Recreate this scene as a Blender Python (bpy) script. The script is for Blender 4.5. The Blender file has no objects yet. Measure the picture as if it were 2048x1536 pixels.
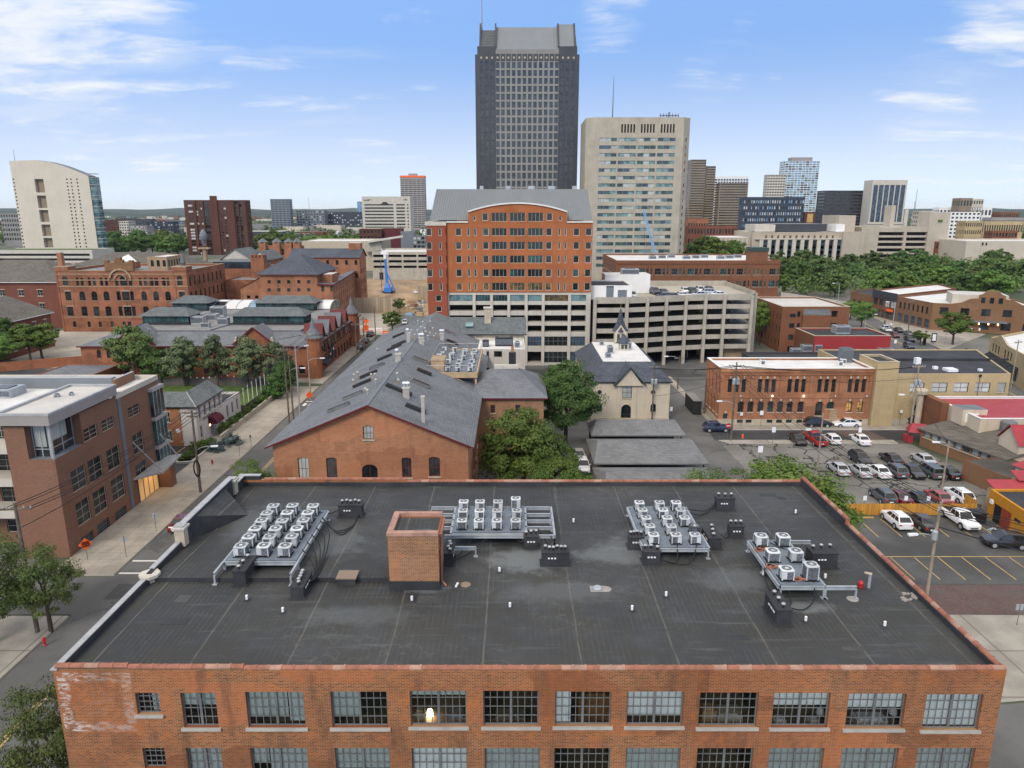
import bpy,bmesh,math,random
from mathutils import Vector,Matrix
RD=math.radians;PI=math.pi
rnd=random.Random(7)
RU=rnd.uniform
scene=bpy.context.scene;COL=scene.collection
# -- camera model (pixel <-> place)
FP=1421.0;HC=37.0;TILT=math.atan(348/FP);CT,ST=math.cos(TILT),math.sin(TILT)
def ray(u,v):
 d=v-768.0;return(u-1024.0,FP*CT-d*ST,-(FP*ST+d*CT))
def S(u,v,z=0.0):
 r=ray(u,v);t=(z-HC)/r[2];return(r[0]*t,r[1]*t)
def D(u,v,Y):
 r=ray(u,v);t=Y/r[1];return(r[0]*t,HC+r[2]*t)
# -- mesh collector
class MB:
 def __init__(s):s.v=[];s.f=[];s.m=[];s.mats=[]
 def mi(s,mat):
  if mat not in s.mats:s.mats.append(mat)
  return s.mats.index(mat)
 def poly(s,pts,mat):
  b=len(s.v);s.v.extend([tuple(p)for p in pts]);s.f.append(tuple(range(b,b+len(pts))));s.m.append(s.mi(mat))
 def box(s,x0,y0,z0,x1,y1,z1,mat,top=None,bottom=True):
  if x1<x0:x0,x1=x1,x0
  if y1<y0:y0,y1=y1,y0
  if z1<z0:z0,z1=z1,z0
  s.prism([(x0,y0),(x1,y0),(x1,y1),(x0,y1)],z0,z1,mat,top,bottom)
 def prism(s,pts,z0,z1,mat,top=None,bottom=True):
  n=len(pts)
  for i in range(n):
   a=pts[i];c=pts[(i+1)%n]
   s.poly([(a[0],a[1],z0),(c[0],c[1],z0),(c[0],c[1],z1),(a[0],a[1],z1)],mat)
  s.poly([(p[0],p[1],z1)for p in pts],top or mat)
  if bottom:s.poly([(p[0],p[1],z0)for p in reversed(pts)],mat)
 def obox(s,cx,cy,z0,sx,sy,sz,rz,mat,top=None):
  c,n=math.cos(rz),math.sin(rz)
  s.prism([(cx+x*c-y*n,cy+x*n+y*c)for x,y in((-sx/2,-sy/2),(sx/2,-sy/2),(sx/2,sy/2),(-sx/2,sy/2))],z0,z0+sz,mat,top)
 def hexa(s,bot,top,mat):
  for i in range(4):
   j=(i+1)%4;s.poly([bot[i],bot[j],top[j],top[i]],mat)
  s.poly(top,mat);s.poly(bot[::-1],mat)
 def bar(s,p,q,w,h,mat):
  p=Vector(p);q=Vector(q);d=(q-p).normalized()
  up=Vector((0,0,1))if abs(d.z)<.95 else Vector((0,1,0))
  sd=d.cross(up).normalized()*w/2;u2=sd.cross(d).normalized()*h/2
  s.hexa([p-sd-u2,p+sd-u2,p+sd+u2,p-sd+u2],[q-sd-u2,q+sd-u2,q+sd+u2,q-sd+u2],mat)
 def tube(s,p,q,r0,r1,n,mat,cap=True):
  p=Vector(p);q=Vector(q);d=(q-p).normalized()
  a=d.orthogonal().normalized();b2=d.cross(a)
  A=[p+(a*math.cos(2*PI*i/n)+b2*math.sin(2*PI*i/n))*r0 for i in range(n)]
  B=[q+(a*math.cos(2*PI*i/n)+b2*math.sin(2*PI*i/n))*r1 for i in range(n)]
  for i in range(n):
   j=(i+1)%n;s.poly([A[i],A[j],B[j],B[i]],mat)
  if cap:s.poly(B,mat);s.poly(A[::-1],mat)
 def path(s,pts,r,n,mat):
  for a,b in zip(pts,pts[1:]):s.tube(a,b,r,r,n,mat,False)
 def lathe(s,c,prof,n,mat):
  for(r0,z0),(r1,z1)in zip(prof,prof[1:]):
   for i in range(n):
    a0,a1=2*PI*i/n,2*PI*(i+1)/n
    p=[(c[0]+r0*math.cos(a0),c[1]+r0*math.sin(a0),c[2]+z0),(c[0]+r0*math.cos(a1),c[1]+r0*math.sin(a1),c[2]+z0),(c[0]+r1*math.cos(a1),c[1]+r1*math.sin(a1),c[2]+z1),(c[0]+r1*math.cos(a0),c[1]+r1*math.sin(a0),c[2]+z1)]
    if r1<1e-4:p=p[:3]
    elif r0<1e-4:p=[p[0],p[2],p[3]]
    s.poly(p,mat)
 def mesh(s,name,off=(0,0,0),smooth=False):
  me=bpy.data.meshes.new(name)
  ox,oy,oz=off
  me.from_pydata([(x-ox,y-oy,z-oz)for x,y,z in s.v],[],s.f)
  for m in s.mats:me.materials.append(m)
  me.polygons.foreach_set('material_index',s.m)
  if smooth:me.polygons.foreach_set('use_smooth',[True]*len(s.f))
  me.update();return me
 def build(s,name,parent=None,origin=None,smooth=False,local=False):
  """links the collected faces as ONE mesh object (points given in world space unless local)"""
  off=(0,0,0)
  if parent is not None and not local:off=WLOC[parent.name]
  if parent is None:off=origin or(0,0,0)
  o=bpy.data.objects.new(name,s.mesh(name,off,smooth));COL.objects.link(o)
  if parent is not None:o.parent=parent;WLOC[o.name]=off
  else:o.location=off;WLOC[o.name]=off
  return o
 def B(s,*a,**k):return s.build(*a,**k)
 def welded(s,name,parent=None,origin=None,smooth=True):
  o=s.build(name,parent,origin);bm=bmesh.new();bm.from_mesh(o.data)
  bmesh.ops.remove_doubles(bm,verts=bm.verts,dist=1e-4);bmesh.ops.recalc_face_normals(bm,faces=bm.faces);bm.to_mesh(o.data);bm.free()
  if smooth:
   for p in o.data.polygons:p.use_smooth=True
  return o
WLOC={}
def tag(o,label,cat,group=None,kind=None):
 if label:o['label']=label
 if cat:o['category']=cat
 if group:o['group']=group
 if kind:o['kind']=kind
 return o
def thing(name,label,cat,loc=(0,0,0),rz=0,group=None):
 o=bpy.data.objects.new(name,None);COL.objects.link(o);o.location=loc;o.rotation_euler=(0,0,rz)
 o.empty_display_size=.3;WLOC[o.name]=tuple(loc);tag(o,label,cat,group);return o
def struct(mb,name,smooth=False):
 o=mb.B(name,smooth=smooth);o['kind']='structure';return o
def copy_tree(o,parent=None):
 c=o.copy();COL.objects.link(c)
 if parent is not None:c.parent=parent
 for ch in list(KIDS(o)):copy_tree(ch,c)
 return c
_kids={}
def KIDS(o):return[x for x in o.children]
# -- walls with real openings, windows as parts
WINS={}
def spherepts(cx,z,r,n,a0=0,a1=PI):return[(cx+r*math.cos(a0+(a1-a0)*i/n),z+r*math.sin(a0+(a1-a0)*i/n))for i in range(n+1)]
ST_={}
def sty(name,frame,glass,nx=1,ny=1,fw=.07,arch=0,sill=None,bar=.04,part='window',depth=.18,head=None):
 ST_[name]=dict(frame=frame,glass=glass,nx=nx,ny=ny,fw=fw,arch=arch,sill=sill,bar=bar,part=part,depth=depth,head=head)
def facade(T,mb,p0,p1,z0,z1,ops,mat,reveal=None):
 """wall from p0 to p1 (outside on the right hand) with openings (u0,u1,za,zb,style); windows queued as parts of T"""
 p0=Vector((p0[0],p0[1]));p1=Vector((p1[0],p1[1]));L=(p1-p0).length;d=(p1-p0)/L;n=Vector((d.y,-d.x))
 sn=lambda x:round(x/.02)*.02
 O=[]
 for o in ops:
  u0,u1,a,b=max(.02,sn(o[0])),min(L-.02,sn(o[1])),max(z0+.02,sn(o[2])),min(z1-.02,sn(o[3]))
  if u1-u0>.05 and b-a>.05:O.append((u0,u1,a,b,o[4]))
 P=lambda u,z,k=0:(p0 .x+d.x*u-n.x*k,p0 .y+d.y*u-n.y*k,z)
 xs=sorted({0.0,L}|{o[0]for o in O}|{o[1]for o in O});zs=sorted({z0,z1}|{o[2]for o in O}|{o[3]for o in O})
 for a,b in zip(zs,zs[1:]):
  if b-a<1e-5:continue
  zc=(a+b)/2;row=[(o[0],o[1])for o in O if o[2]<zc<o[3]];st=None
  row.sort();cur=0.0
  for q in row+[(L,L)]:
   if q[0]-cur>1e-4:mb.poly([P(cur,a),P(q[0],a),P(q[0],b),P(cur,b)],mat)
   cur=max(cur,q[1])
 rv=reveal or mat
 for(u0,u1,a,b,sname)in O:
  s=ST_[sname];k=s['depth'];ar=s['arch']
  if ar:
   w=u1-u0;rise=w/2*ar;zc=b-rise;n_=8
   arc=[(u0+w/2-w/2*math.cos(PI*i/n_),zc+rise*math.sin(PI*i/n_))for i in range(n_+1)]
   mb.poly([P(u0,b)]+[P(*q)for q in arc[:n_//2+1]][::1],mat)if False else None
   mb.poly([P(u0,b)]+[P(*q)for q in reversed(arc[1:n_//2+1])]+[P(u0,zc)],mat)
   mb.poly([P(u1,b),P(u1,zc)]+[P(*q)for q in reversed(arc[n_//2:n_])],mat)
   out=[(u0,a),(u1,a)]+arc[::-1]
  else:out=[(u0,a),(u1,a),(u1,b),(u0,b)]
  for q,r in zip(out,out[1:]+out[:1]):
   mb.poly([P(q[0],q[1]),P(r[0],r[1]),P(r[0],r[1],k+.02),P(q[0],q[1],k+.02)],rv)
  ctr=P((u0+u1)/2,(a+b)/2);dist=math.hypot(ctr[0],ctr[1])
  g=s['glass'];g=rnd.choice(g)if isinstance(g,(list,tuple))else g
  WINS.setdefault(T.name,[T,[]])[1].append((-(u1-u0)*(b-a)/max(dist,1)**2,(P,u0,u1,a,b,out,s,g)))
def win_mesh(mb,P,u0,u1,a,b,out,s,g):
 k=s['depth'];fw=s['fw'];fm=s['frame']
 mb.poly([P(q[0],q[1],k)for q in out],g)
 if fw<=0:return
 def barr(x0,z0,x1,z1,pr):
  mb.poly([P(x0,z0,k-pr),P(x1,z0,k-pr),P(x1,z1,k-pr),P(x0,z1,k-pr)],fm)
  for q,r in(((x0,z0),(x1,z0)),((x1,z0),(x1,z1)),((x1,z1),(x0,z1)),((x0,z1),(x0,z0))):
   mb.poly([P(q[0],q[1],k-.002),P(r[0],r[1],k-.002),P(r[0],r[1],k-pr),P(q[0],q[1],k-pr)],fm)
 ar=s['arch'];w=u1-u0;zc=b-(w/2*ar if ar else 0)
 if ar:
  n_=8;ri=max(.05,(w/2-fw)/(w/2));cx=u0+w/2
  o2=out[2:];in2=[(cx+(x-cx)*ri,zc+(z-zc)*ri)for x,z in o2]
  for i in range(len(o2)-1):
   mb.poly([P(*o2[i],k-.05),P(*o2[i+1],k-.05),P(*in2[i+1],k-.05),P(*in2[i],k-.05)],fm)
   mb.poly([P(*in2[i],k-.05),P(*in2[i+1],k-.05),P(*in2[i+1],k),P(*in2[i],k)],fm)
 else:barr(u0+fw,b-fw,u1-fw,b,.05)
 barr(u0,a,u0+fw,zc,.05);barr(u1-fw,a,u1,zc,.05);barr(u0+fw,a,u1-fw,a+fw,.05)
 bw=s['bar']
 for i in range(1,s['nx']):
  x=u0+w*i/s['nx'];e=(abs(x-u0-w/2)/(w/2));zt=(zc+(w/2*ar)*math.sqrt(max(0,1-e*e))-.02)if ar else b-fw
  barr(x-bw/2,a+fw,x+bw/2,zt,.035)
 for i in range(1,s['ny']):
  z=a+(zc-a if ar and s['ny']<3 else b-a)*i/s['ny']
  if z<zc+.01 or not ar:barr(u0+fw,z-bw/2,u1-fw,z+bw/2,.04)
 if s['sill']is not None:
  m=s['sill'];h=.14;A=P(u0-.12,a-h,-.12);B=P(u1+.12,a-h,-.12)
  A2=P(u0-.12,a-h,.003);B2=P(u1+.12,a-h,.003)
  mb.hexa([A,B,B2,A2],[(p[0],p[1],p[2]+h-.003)for p in(A,B,B2,A2)],m)
 if s['head']is not None:
  m=s['head'];h=.22;A=P(u0-.15,b+.003,-.05);B=P(u1+.15,b+.003,-.05);A2=P(u0-.15,b+.003,.003);B2=P(u1+.15,b+.003,.003)
  mb.hexa([A,B,B2,A2],[(p[0],p[1],p[2]+h)for p in(A,B,B2,A2)],m)
def finish_windows():
 for T,lst in WINS.values():
  lst.sort(key=lambda q:q[0]);by={}
  for sc,w in lst:by.setdefault(w[6]['part'],[]).append(w)
  for nm,ws in by.items():
   for w in ws[:100]:
    mb=MB();win_mesh(mb,*w);mb.B(nm,T)
   if len(ws)>100:
    mb=MB()
    for w in ws[100:]:win_mesh(mb,*w)
    o=mb.B(nm,T);o['kind']='stuff'
def pxop(Y,Xa,u0,v0,u1,v1,style,dv=0):
 """opening on a wall facing the camera at depth Y whose u starts at Xa"""
 vm=(v0+v1)/2;x0=D(u0,vm,Y)[0];x1=D(u1,vm,Y)[0];zt=D(u0,v0,Y)[1];zb=D(u0,v1,Y)[1]
 return(x0-Xa,x1-Xa,zb,zt,style)
def grid_ops(u0,u1,z0,z1,nc,nr,fw,fh,style):
 """nc x nr openings spread over a rectangle, each filling fw x fh of its cell"""
 r=[]
 for i in range(nc):
  for j in range(nr):
   cu=u0+(u1-u0)*(i+.5)/nc;cz=z0+(z1-z0)*(j+.5)/nr;w=(u1-u0)/nc*fw;h=(z1-z0)/nr*fh
   st=style(i,j)if callable(style)else style
   if st:r.append((cu-w/2,cu+w/2,cz-h/2,cz+h/2,st))
 return r
def roof_slab(T,pts,z,mat,par=0,pm=None,w=.3,name='roof',cop=None):
 """flat roof sheet with a parapet ring of height par and a coping on it"""
 mb=MB();mb.poly([(p[0],p[1],z)for p in pts],mat);o=mb.B(name,T)
 if par:
  c=Vector((sum(p[0]for p in pts)/len(pts),sum(p[1]for p in pts)/len(pts)))
  n=len(pts);inn=[]
  for i in range(n):
   a,b,e=Vector(pts[i-1]),Vector(pts[i]),Vector(pts[(i+1)%n])
   d1=(b-a).normalized();d2=(e-b).normalized();n1=Vector((-d1 .y,d1 .x));n2=Vector((-d2 .y,d2 .x))
   m=(n1+n2);m=m/max(.3,m.dot(n1))if m.length>1e-3 else n1
   inn.append(b+m*w)
  mb=MB()
  for i in range(n):
   j=(i+1)%n;a,b=pts[i],pts[j];e,f=inn[j],inn[i]
   mb.poly([(f[0],f[1],z+par),(e[0],e[1],z+par),(e[0],e[1],z),(f[0],f[1],z)],pm)
   if cop is None:mb.poly([(a[0],a[1],z+par),(b[0],b[1],z+par),(e[0],e[1],z+par),(f[0],f[1],z+par)],pm)
  mb.B('parapet',T)
  if cop is not None:
   mb=MB();k=.06
   out=[Vector(p)-(Vector(q)-Vector(p))*(k/w)for p,q in zip(pts,inn)];inn2=[Vector(p)+(Vector(q)-Vector(p))*(1+k/w)for p,q in zip(pts,inn)]
   for i in range(n):
    j=(i+1)%n;a,b,e,f=out[i],out[j],inn2[j],inn2[i];z0=z+par;z1=z0+.1
    B=[(q[0],q[1],z0)for q in(a,b,e,f)];T4=[(q[0],q[1],z1)for q in(a,b,e,f)]
    mb.poly(T4,cop);mb.poly([B[0],B[1],T4[1],T4[0]],cop);mb.poly([B[2],B[3],T4[3],T4[2]],cop);mb.poly(B[::-1],cop)
   mb.B('coping',T)
 return o
def gable_roof(T,x0,y0,x1,y1,ze,zr,axis,mat,over=.5,thick=.18,edge=None,name='roof'):
 """two pitched slabs; axis is the ridge direction"""
 mb=MB();e=edge or mat
 if axis=='y':
  xm=(x0+x1)/2;k=(zr-ze)/((x1-x0)/2);A=[(x0-over,ze-over*k),(xm,zr),(x1+over,ze-over*k)];f=lambda q,y:(q[0],y,q[1]);a,b=y0-over,y1+over
 else:
  ym=(y0+y1)/2;k=(zr-ze)/((y1-y0)/2);A=[(y0-over,ze-over*k),(ym,zr),(y1+over,ze-over*k)];f=lambda q,x:(x,q[0],q[1]);a,b=x0-over,x1+over
 up=lambda q:(q[0],q[1]+thick)
 for q,r in((A[0],A[1]),(A[1],A[2])):
  mb.poly([f(up(q),a),f(up(r),a),f(up(r),b),f(up(q),b)],mat);mb.poly([f(q,a),f(r,a),f(r,b),f(q,b)],e)
  for t in(a,b):mb.poly([f(q,t),f(r,t),f(up(r),t),f(up(q),t)],e)
 for q in(A[0],A[2]):mb.poly([f(q,a),f(q,b),f(up(q),b),f(up(q),a)],e)
 return mb.B(name,T)
def hip_roof(T,x0,y0,x1,y1,ze,zr,rx0,ry0,rx1,ry1,mat,over=.4,edge=None,name='roof',topmat=None,soff=True):
 """hip roof whose top is the rectangle/line rx0,ry0..rx1,ry1"""
 mb=MB();e=edge or mat;o=over
 E=[(x0-o,y0-o),(x1+o,y0-o),(x1+o,y1+o),(x0-o,y1+o)];Tt=[(rx0,ry0),(rx1,ry0),(rx1,ry1),(rx0,ry1)]
 for i in range(4):
  j=(i+1)%4;pts=[(*E[i],ze+.18),(*E[j],ze+.18),(*Tt[j],zr)]
  if(Vector(Tt[i])-Vector(Tt[j])).length>.01:pts.append((*Tt[i],zr))
  mb.poly(pts,mat);mb.poly([(*E[i],ze),(*E[j],ze),(*E[j],ze+.18),(*E[i],ze+.18)],e)
 if abs(rx1-rx0)>.01 and abs(ry1-ry0)>.01:mb.poly([(*q,zr)for q in Tt],topmat or mat)
 mb.poly([(*q,ze)for q in E[::-1]],e)
 return mb.B(name,T)
# -- procedural materials
class NG:
 def __init__(s,nt):s.nt=nt
 def n(s,t,**kw):
  x=s.nt.nodes.new(t)
  for k,v in kw.items():setattr(x,k,v)
  return x
 def put(s,sock,v):
  if isinstance(v,bpy.types.NodeSocket):s.nt.links.new(v,sock)
  elif v is not None:
   if sock.type=='RGBA' and len(v)==3:v=(*v,1)
   sock.default_value=v
 def m(s,op,a,b=None,c=None,clamp=False):
  x=s.n('ShaderNodeMath',operation=op,use_clamp=clamp)
  for i,q in enumerate((a,b,c)):
   if q is not None:s.put(x.inputs[i],q)
  return x.outputs[0]
 def vm(s,op,a,b=None):
  x=s.n('ShaderNodeVectorMath',operation=op);s.put(x.inputs[0],a)
  if b is not None:s.put(x.inputs[1],b)
  return x.outputs['Value']if op in('DOT_PRODUCT','LENGTH','DISTANCE')else x.outputs[0]
 def mix(s,f,a,b,mode='MIX'):
  x=s.n('ShaderNodeMix',data_type='RGBA',blend_type=mode);s.put(x.inputs[0],f);s.put(x.inputs[6],a);s.put(x.inputs[7],b);return x.outputs[2]
 def ramp(s,f,a,b,lo=0.0,hi=1.0):
  x=s.n('ShaderNodeMapRange');x.interpolation_type='SMOOTHSTEP';s.put(x.inputs[0],f);s.put(x.inputs[1],a);s.put(x.inputs[2],b);s.put(x.inputs[3],lo);s.put(x.inputs[4],hi);return x.outputs[0]
 def noise(s,v,sc,det=3,rough=.55,col=False):
  x=s.n('ShaderNodeTexNoise');s.put(x.inputs['Vector'],v);x.inputs['Scale'].default_value=sc;x.inputs['Detail'].default_value=det;x.inputs['Roughness'].default_value=rough
  return x.outputs['Color' if col else 'Fac']
 def pos(s):return s.n('ShaderNodeNewGeometry').outputs['Position']
 def xyz(s,v):
  x=s.n('ShaderNodeSeparateXYZ');s.put(x.inputs[0],v);return x.outputs
 def comb(s,x,y,z=0.0):
  c=s.n('ShaderNodeCombineXYZ');s.put(c.inputs[0],x);s.put(c.inputs[1],y);s.put(c.inputs[2],z);return c.outputs[0]
 def wall(s):
  """(along-wall, height) in metres for any upright face"""
  g=s.n('ShaderNodeNewGeometry');t=s.vm('CROSS_PRODUCT',(0,0,1),g.outputs['True Normal']);u=s.vm('DOT_PRODUCT',g.outputs['Position'],t)
  return s.comb(u,s.xyz(g.outputs['Position'])[2])
 def bump(s,h,st=.3,d=.02):
  x=s.n('ShaderNodeBump');x.inputs['Strength'].default_value=st;x.inputs['Distance'].default_value=d;s.put(x.inputs['Height'],h);return x.outputs[0]
def newmat(name):
 m=bpy.data.materials.new(name);m.use_nodes=True;nt=m.node_tree;b=nt.nodes['Principled BSDF'];return m,NG(nt),b
def P_(b,**k):
 for n,v in k.items():
  q=b.inputs[n.replace('_',' ')];q.default_value=(*v,1)if isinstance(v,tuple)and len(v)==3 and q.type=='RGBA' else v
def plain(name,c,rough=.8,var=.15,sc=.6,metal=0,spec=.3,streak=0,bump=0,rv=0):
 """paint/stone/concrete with blotches and rain streaks"""
 m,g,b=newmat(name);p=g.pos()
 f=g.noise(p,sc,4);f2=g.noise(p,sc*7,3)
 k=g.m('ADD',g.m('MULTIPLY',f,.7),g.m('MULTIPLY',f2,.3))
 col=g.mix(g.ramp(k,.3,.7),tuple(x*(1-var)for x in c),tuple(min(1,x*(1+var))for x in c))
 if streak:
  w=g.xyz(g.wall());st=g.noise(g.comb(g.m('MULTIPLY',w[0],1.7),g.m('MULTIPLY',w[1],.12)),1.0,4)
  col=g.mix(g.ramp(st,.52,.75,0,streak),col,tuple(x*.45 for x in c))
 if rv:
  h=g.n('ShaderNodeHueSaturation');g.put(h.inputs['Color'],col);g.put(h.inputs['Value'],g.m('ADD',1-rv,g.m('MULTIPLY',g.n('ShaderNodeObjectInfo').outputs['Random'],2*rv)));col=h.outputs[0]
 g.put(b.inputs['Base Color'],col);P_(b,Roughness=rough,Metallic=metal);b.inputs['Specular IOR Level'].default_value=spec
 if bump:g.put(b.inputs['Normal'],g.bump(f2,bump,.05))
 return m
def brick(name,c1,c2,mortar,w=.23,h=.078,ms=.011,var=.3,soot=.25,fine=True,warm=None,tint=(1.07,1.02,.91)):
 m,g,b=newmat(name);v=g.wall();p=g.pos()
 if fine:
  t=g.n('ShaderNodeTexBrick');g.put(t.inputs['Vector'],v);g.put(t.inputs['Color1'],c1);g.put(t.inputs['Color2'],c2);g.put(t.inputs['Mortar'],mortar)
  t.inputs['Scale'].default_value=1;t.inputs['Mortar Size'].default_value=ms;t.inputs['Brick Width'].default_value=w;t.inputs['Row Height'].default_value=h;t.inputs['Bias'].default_value=0.0;t.inputs['Mortar Smooth'].default_value=.2
  col=t.outputs['Color']
  g.put(b.inputs['Normal'],g.bump(g.m('SUBTRACT',1.0,t.outputs['Fac']),.35,.01))
 else:
  x=g.xyz(v);f=g.noise(g.comb(g.m('MULTIPLY',x[0],4),g.m('MULTIPLY',x[1],12)),1.0,3,.7)
  col=g.mix(g.ramp(f,.35,.65),c1,c2)
  cs=g.m('SINE',g.m('MULTIPLY',x[1],2*PI/.24));col=g.mix(g.m('MULTIPLY',g.ramp(cs,.6,1.0),.35),col,mortar)
 vo=g.n('ShaderNodeTexVoronoi',distance='CHEBYCHEV');g.put(vo.inputs['Vector'],g.vm('MULTIPLY',v,(.22,.42,0)));vo.inputs['Scale'].default_value=1;rp=g.xyz(vo.outputs['Color'])
 col=g.mix(g.ramp(rp[0],.45,.95,0,.5*var*1.6),col,tuple(q*1.45 for q in c1));col=g.mix(g.ramp(rp[1],.6,.98,0,.55*var*1.6),col,tuple(q*.6 for q in c2))
 big=g.noise(p,.16,5,.6);mid=g.noise(p,1.1,4,.6)
 col=g.mix(g.ramp(big,.38,.66,0,var),col,tuple(x*.55 for x in c1))
 col=g.mix(g.ramp(mid,.55,.75,0,var),col,warm or tuple(min(1,x*1.7)for x in c2))
 w2=g.xyz(v);st=g.noise(g.comb(g.m('MULTIPLY',w2[0],.9),g.m('MULTIPLY',w2[1],.16)),1.0,5,.65)
 col=g.mix(g.ramp(st,.5,.72,0,soot),col,(.05,.04,.035))
 col=g.mix(1.0,col,tint,'MULTIPLY');g.put(b.inputs['Base Color'],col);P_(b,Roughness=.88);b.inputs['Specular IOR Level'].default_value=.25
 return m
def shingle(name,c,row=.16,axis=None,var=.28):
 m,g,b=newmat(name);p=g.pos();x=g.xyz(p);z=x[2]
 t=g.n('ShaderNodeTexBrick');g.put(t.inputs['Vector'],g.comb(g.m('ADD',x[0],x[1]),g.m('MULTIPLY',z,2.2)))
 g.put(t.inputs['Color1'],tuple(q*(1-var)for q in c));g.put(t.inputs['Color2'],tuple(q*(1+var)for q in c));g.put(t.inputs['Mortar'],tuple(q*.5 for q in c))
 t.inputs['Scale'].default_value=1;t.inputs['Mortar Size'].default_value=.018;t.inputs['Brick Width'].default_value=.5;t.inputs['Row Height'].default_value=row*1.6
 big=g.noise(p,.25,4);f=g.noise(p,3.0,3)
 col=g.mix(g.ramp(big,.35,.7,0,.35),t.outputs['Color'],tuple(q*1.5 for q in c));col=g.mix(g.ramp(f,.5,.8,0,.3),col,tuple(q*.6 for q in c))
 g.put(b.inputs['Base Color'],col);P_(b,Roughness=.9);b.inputs['Specular IOR Level'].default_value=.2
 return m
def glass(name,c,rough=.06,wav=.02,emit=None,es=0,spec=.6,var=0.0):
 m,g,b=newmat(name)
 col=c
 if var:
  f=g.noise(g.pos(),.35,2);col=g.mix(g.ramp(f,.4,.6),tuple(q*(1-var)for q in c),tuple(q*(1+var)for q in c))
 g.put(b.inputs['Base Color'],col);P_(b,Roughness=rough);b.inputs['Specular IOR Level'].default_value=spec
 f=g.noise(g.pos(),1.3,2);g.put(b.inputs['Normal'],g.bump(f,wav,.3))
 if emit:
  f=g.noise(g.pos(),1.1,3);e=g.mix(g.ramp(f,.4,.65),tuple(q*.15 for q in emit),emit)
  g.put(b.inputs['Emission Color'],e);b.inputs['Emission Strength'].default_value=es
 return m
M={}
M['brick_front']=brick('red_brick_front',(.29,.095,.040),(.115,.036,.022),(.32,.22,.13),w=.25,h=.086,ms=.014,var=.45,soot=.55,warm=(.40,.13,.035))
M['brick_red']=brick('red_brick',(.31,.122,.068),(.20,.074,.045),(.34,.24,.17),var=.4,soot=.4)
M['brick_pent']=brick('penthouse_brick',(.31,.115,.055),(.13,.045,.03),(.34,.26,.18),w=.26,h=.09,ms=.02,var=.3,soot=.3,warm=(.42,.22,.08))
M['brick_modern']=brick('modern_brick',(.205,.098,.066),(.135,.062,.045),(.22,.16,.125),var=.15,soot=.12)
M['brick_ital']=brick('italianate_brick',(.36,.145,.075),(.24,.085,.047),(.35,.25,.17),w=.4,h=.13,ms=.02,var=.4,soot=.2)
M['brick_rom']=brick('romanesque_brick',(.27,.115,.068),(.185,.075,.048),(.3,.22,.16),var=.5,soot=.55,fine=False)
M['brick_hall']=brick('hall_brick',(.30,.120,.066),(.21,.078,.047),(.3,.21,.15),var=.5,soot=.45,fine=False)
M['brick_orange']=brick('orange_brick',(.35,.125,.055),(.28,.095,.042),(.38,.17,.08),var=.22,soot=.2,fine=False)
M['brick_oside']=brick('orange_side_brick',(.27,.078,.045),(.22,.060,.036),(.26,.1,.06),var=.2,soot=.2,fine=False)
M['brick_brown']=brick('brown_brick',(.19,.085,.050),(.14,.06,.036),(.2,.11,.07),var=.2,soot=.25,fine=False)
M['brick_dark']=brick('dark_red_brick',(.095,.042,.034),(.072,.032,.027),(.12,.06,.05),var=.2,soot=.2,fine=False)
M['brick_maroon']=brick('maroon_brick',(.10,.025,.035),(.075,.02,.027),(.1,.04,.04),var=.2,soot=.2,fine=False)
M['brick_apt']=brick('apartment_brick',(.17,.064,.048),(.13,.05,.038),(.2,.1,.08),var=.2,soot=.2,fine=False)
M['brick_tan']=brick('tan_brick',(.47,.36,.20),(.38,.29,.155),(.42,.36,.25),var=.22,soot=.15,warm=(.55,.42,.24),tint=(.98,.97,.92))
M['brick_mission']=brick('mission_brick',(.20,.115,.066),(.15,.082,.05),(.26,.18,.12),var=.2,soot=.2,fine=False)
M['paint_red']=brick('red_painted_brick',(.32,.04,.05),(.28,.035,.043),(.22,.028,.035),var=.1,soot=.1)
M['paint_orange']=brick('orange_painted_brick',(.50,.235,.022),(.44,.20,.02),(.36,.16,.015),var=.15,soot=.15)
M['paint_white']=brick('white_painted_brick',(.60,.58,.55),(.54,.52,.49),(.46,.44,.42),var=.1,soot=.12,warm=(.66,.64,.6),tint=(1,1,1))
M['stucco']=plain('cream_stucco',(.50,.43,.33),.9,.08,.5,streak=.25)
M['chim']=plain('grey_rendered_chimney',(.36,.34,.31),.9,.15,1.0)
M['stone']=plain('limestone',(.42,.36,.27),.85,.15,1.0,streak=.2)
M['sandstone']=plain('sandstone_trim',(.31,.225,.145),.85,.2,1.0)
M['conc']=plain('concrete',(.36,.33,.27),.85,.14,.4,streak=.45)
M['conc_lt']=plain('pale_concrete',(.47,.44,.38),.85,.1,.4,streak=.3)
M['conc_tower']=plain('weathered_concrete',(.36,.325,.26),.85,.12,.2,streak=.35)
M['conc_miranova']=plain('pale_panel_wall',(.52,.47,.39),.8,.06,.1,streak=.15)
M['conc_fed']=plain('grey_stone_panels',(.40,.35,.28),.85,.1,.1,streak=.3)
M['white_wall']=plain('white_render',(.68,.68,.66),.8,.05,.4,streak=.12)
M['beige']=plain('beige_panels',(.47,.42,.34),.85,.08,.1,streak=.2)
M['brown_stone']=plain('brown_granite',(.22,.17,.12),.6,.1,.1)
M['grey_stone']=plain('grey_granite',(.27,.25,.235),.6,.08,.1)
M['tower_grey']=plain('tower_grey_panel',(.21,.207,.195),.6,.1,.1)
M['tower_dark']=plain('tower_black_granite',(.035,.034,.036),.35,.2,.2,spec=.5)
M['dark_panel']=plain('charcoal_panel',(.045,.047,.055),.6,.15,.2)
M['navy_panel']=plain('navy_panel',(.035,.045,.065),.5,.15,.2)
M['greyblue']=plain('blue_grey_panel',(.14,.16,.18),.6,.12,.2)
M['roof_white']=plain('white_roof_membrane',(.58,.58,.565),.75,.12,.3)
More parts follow.
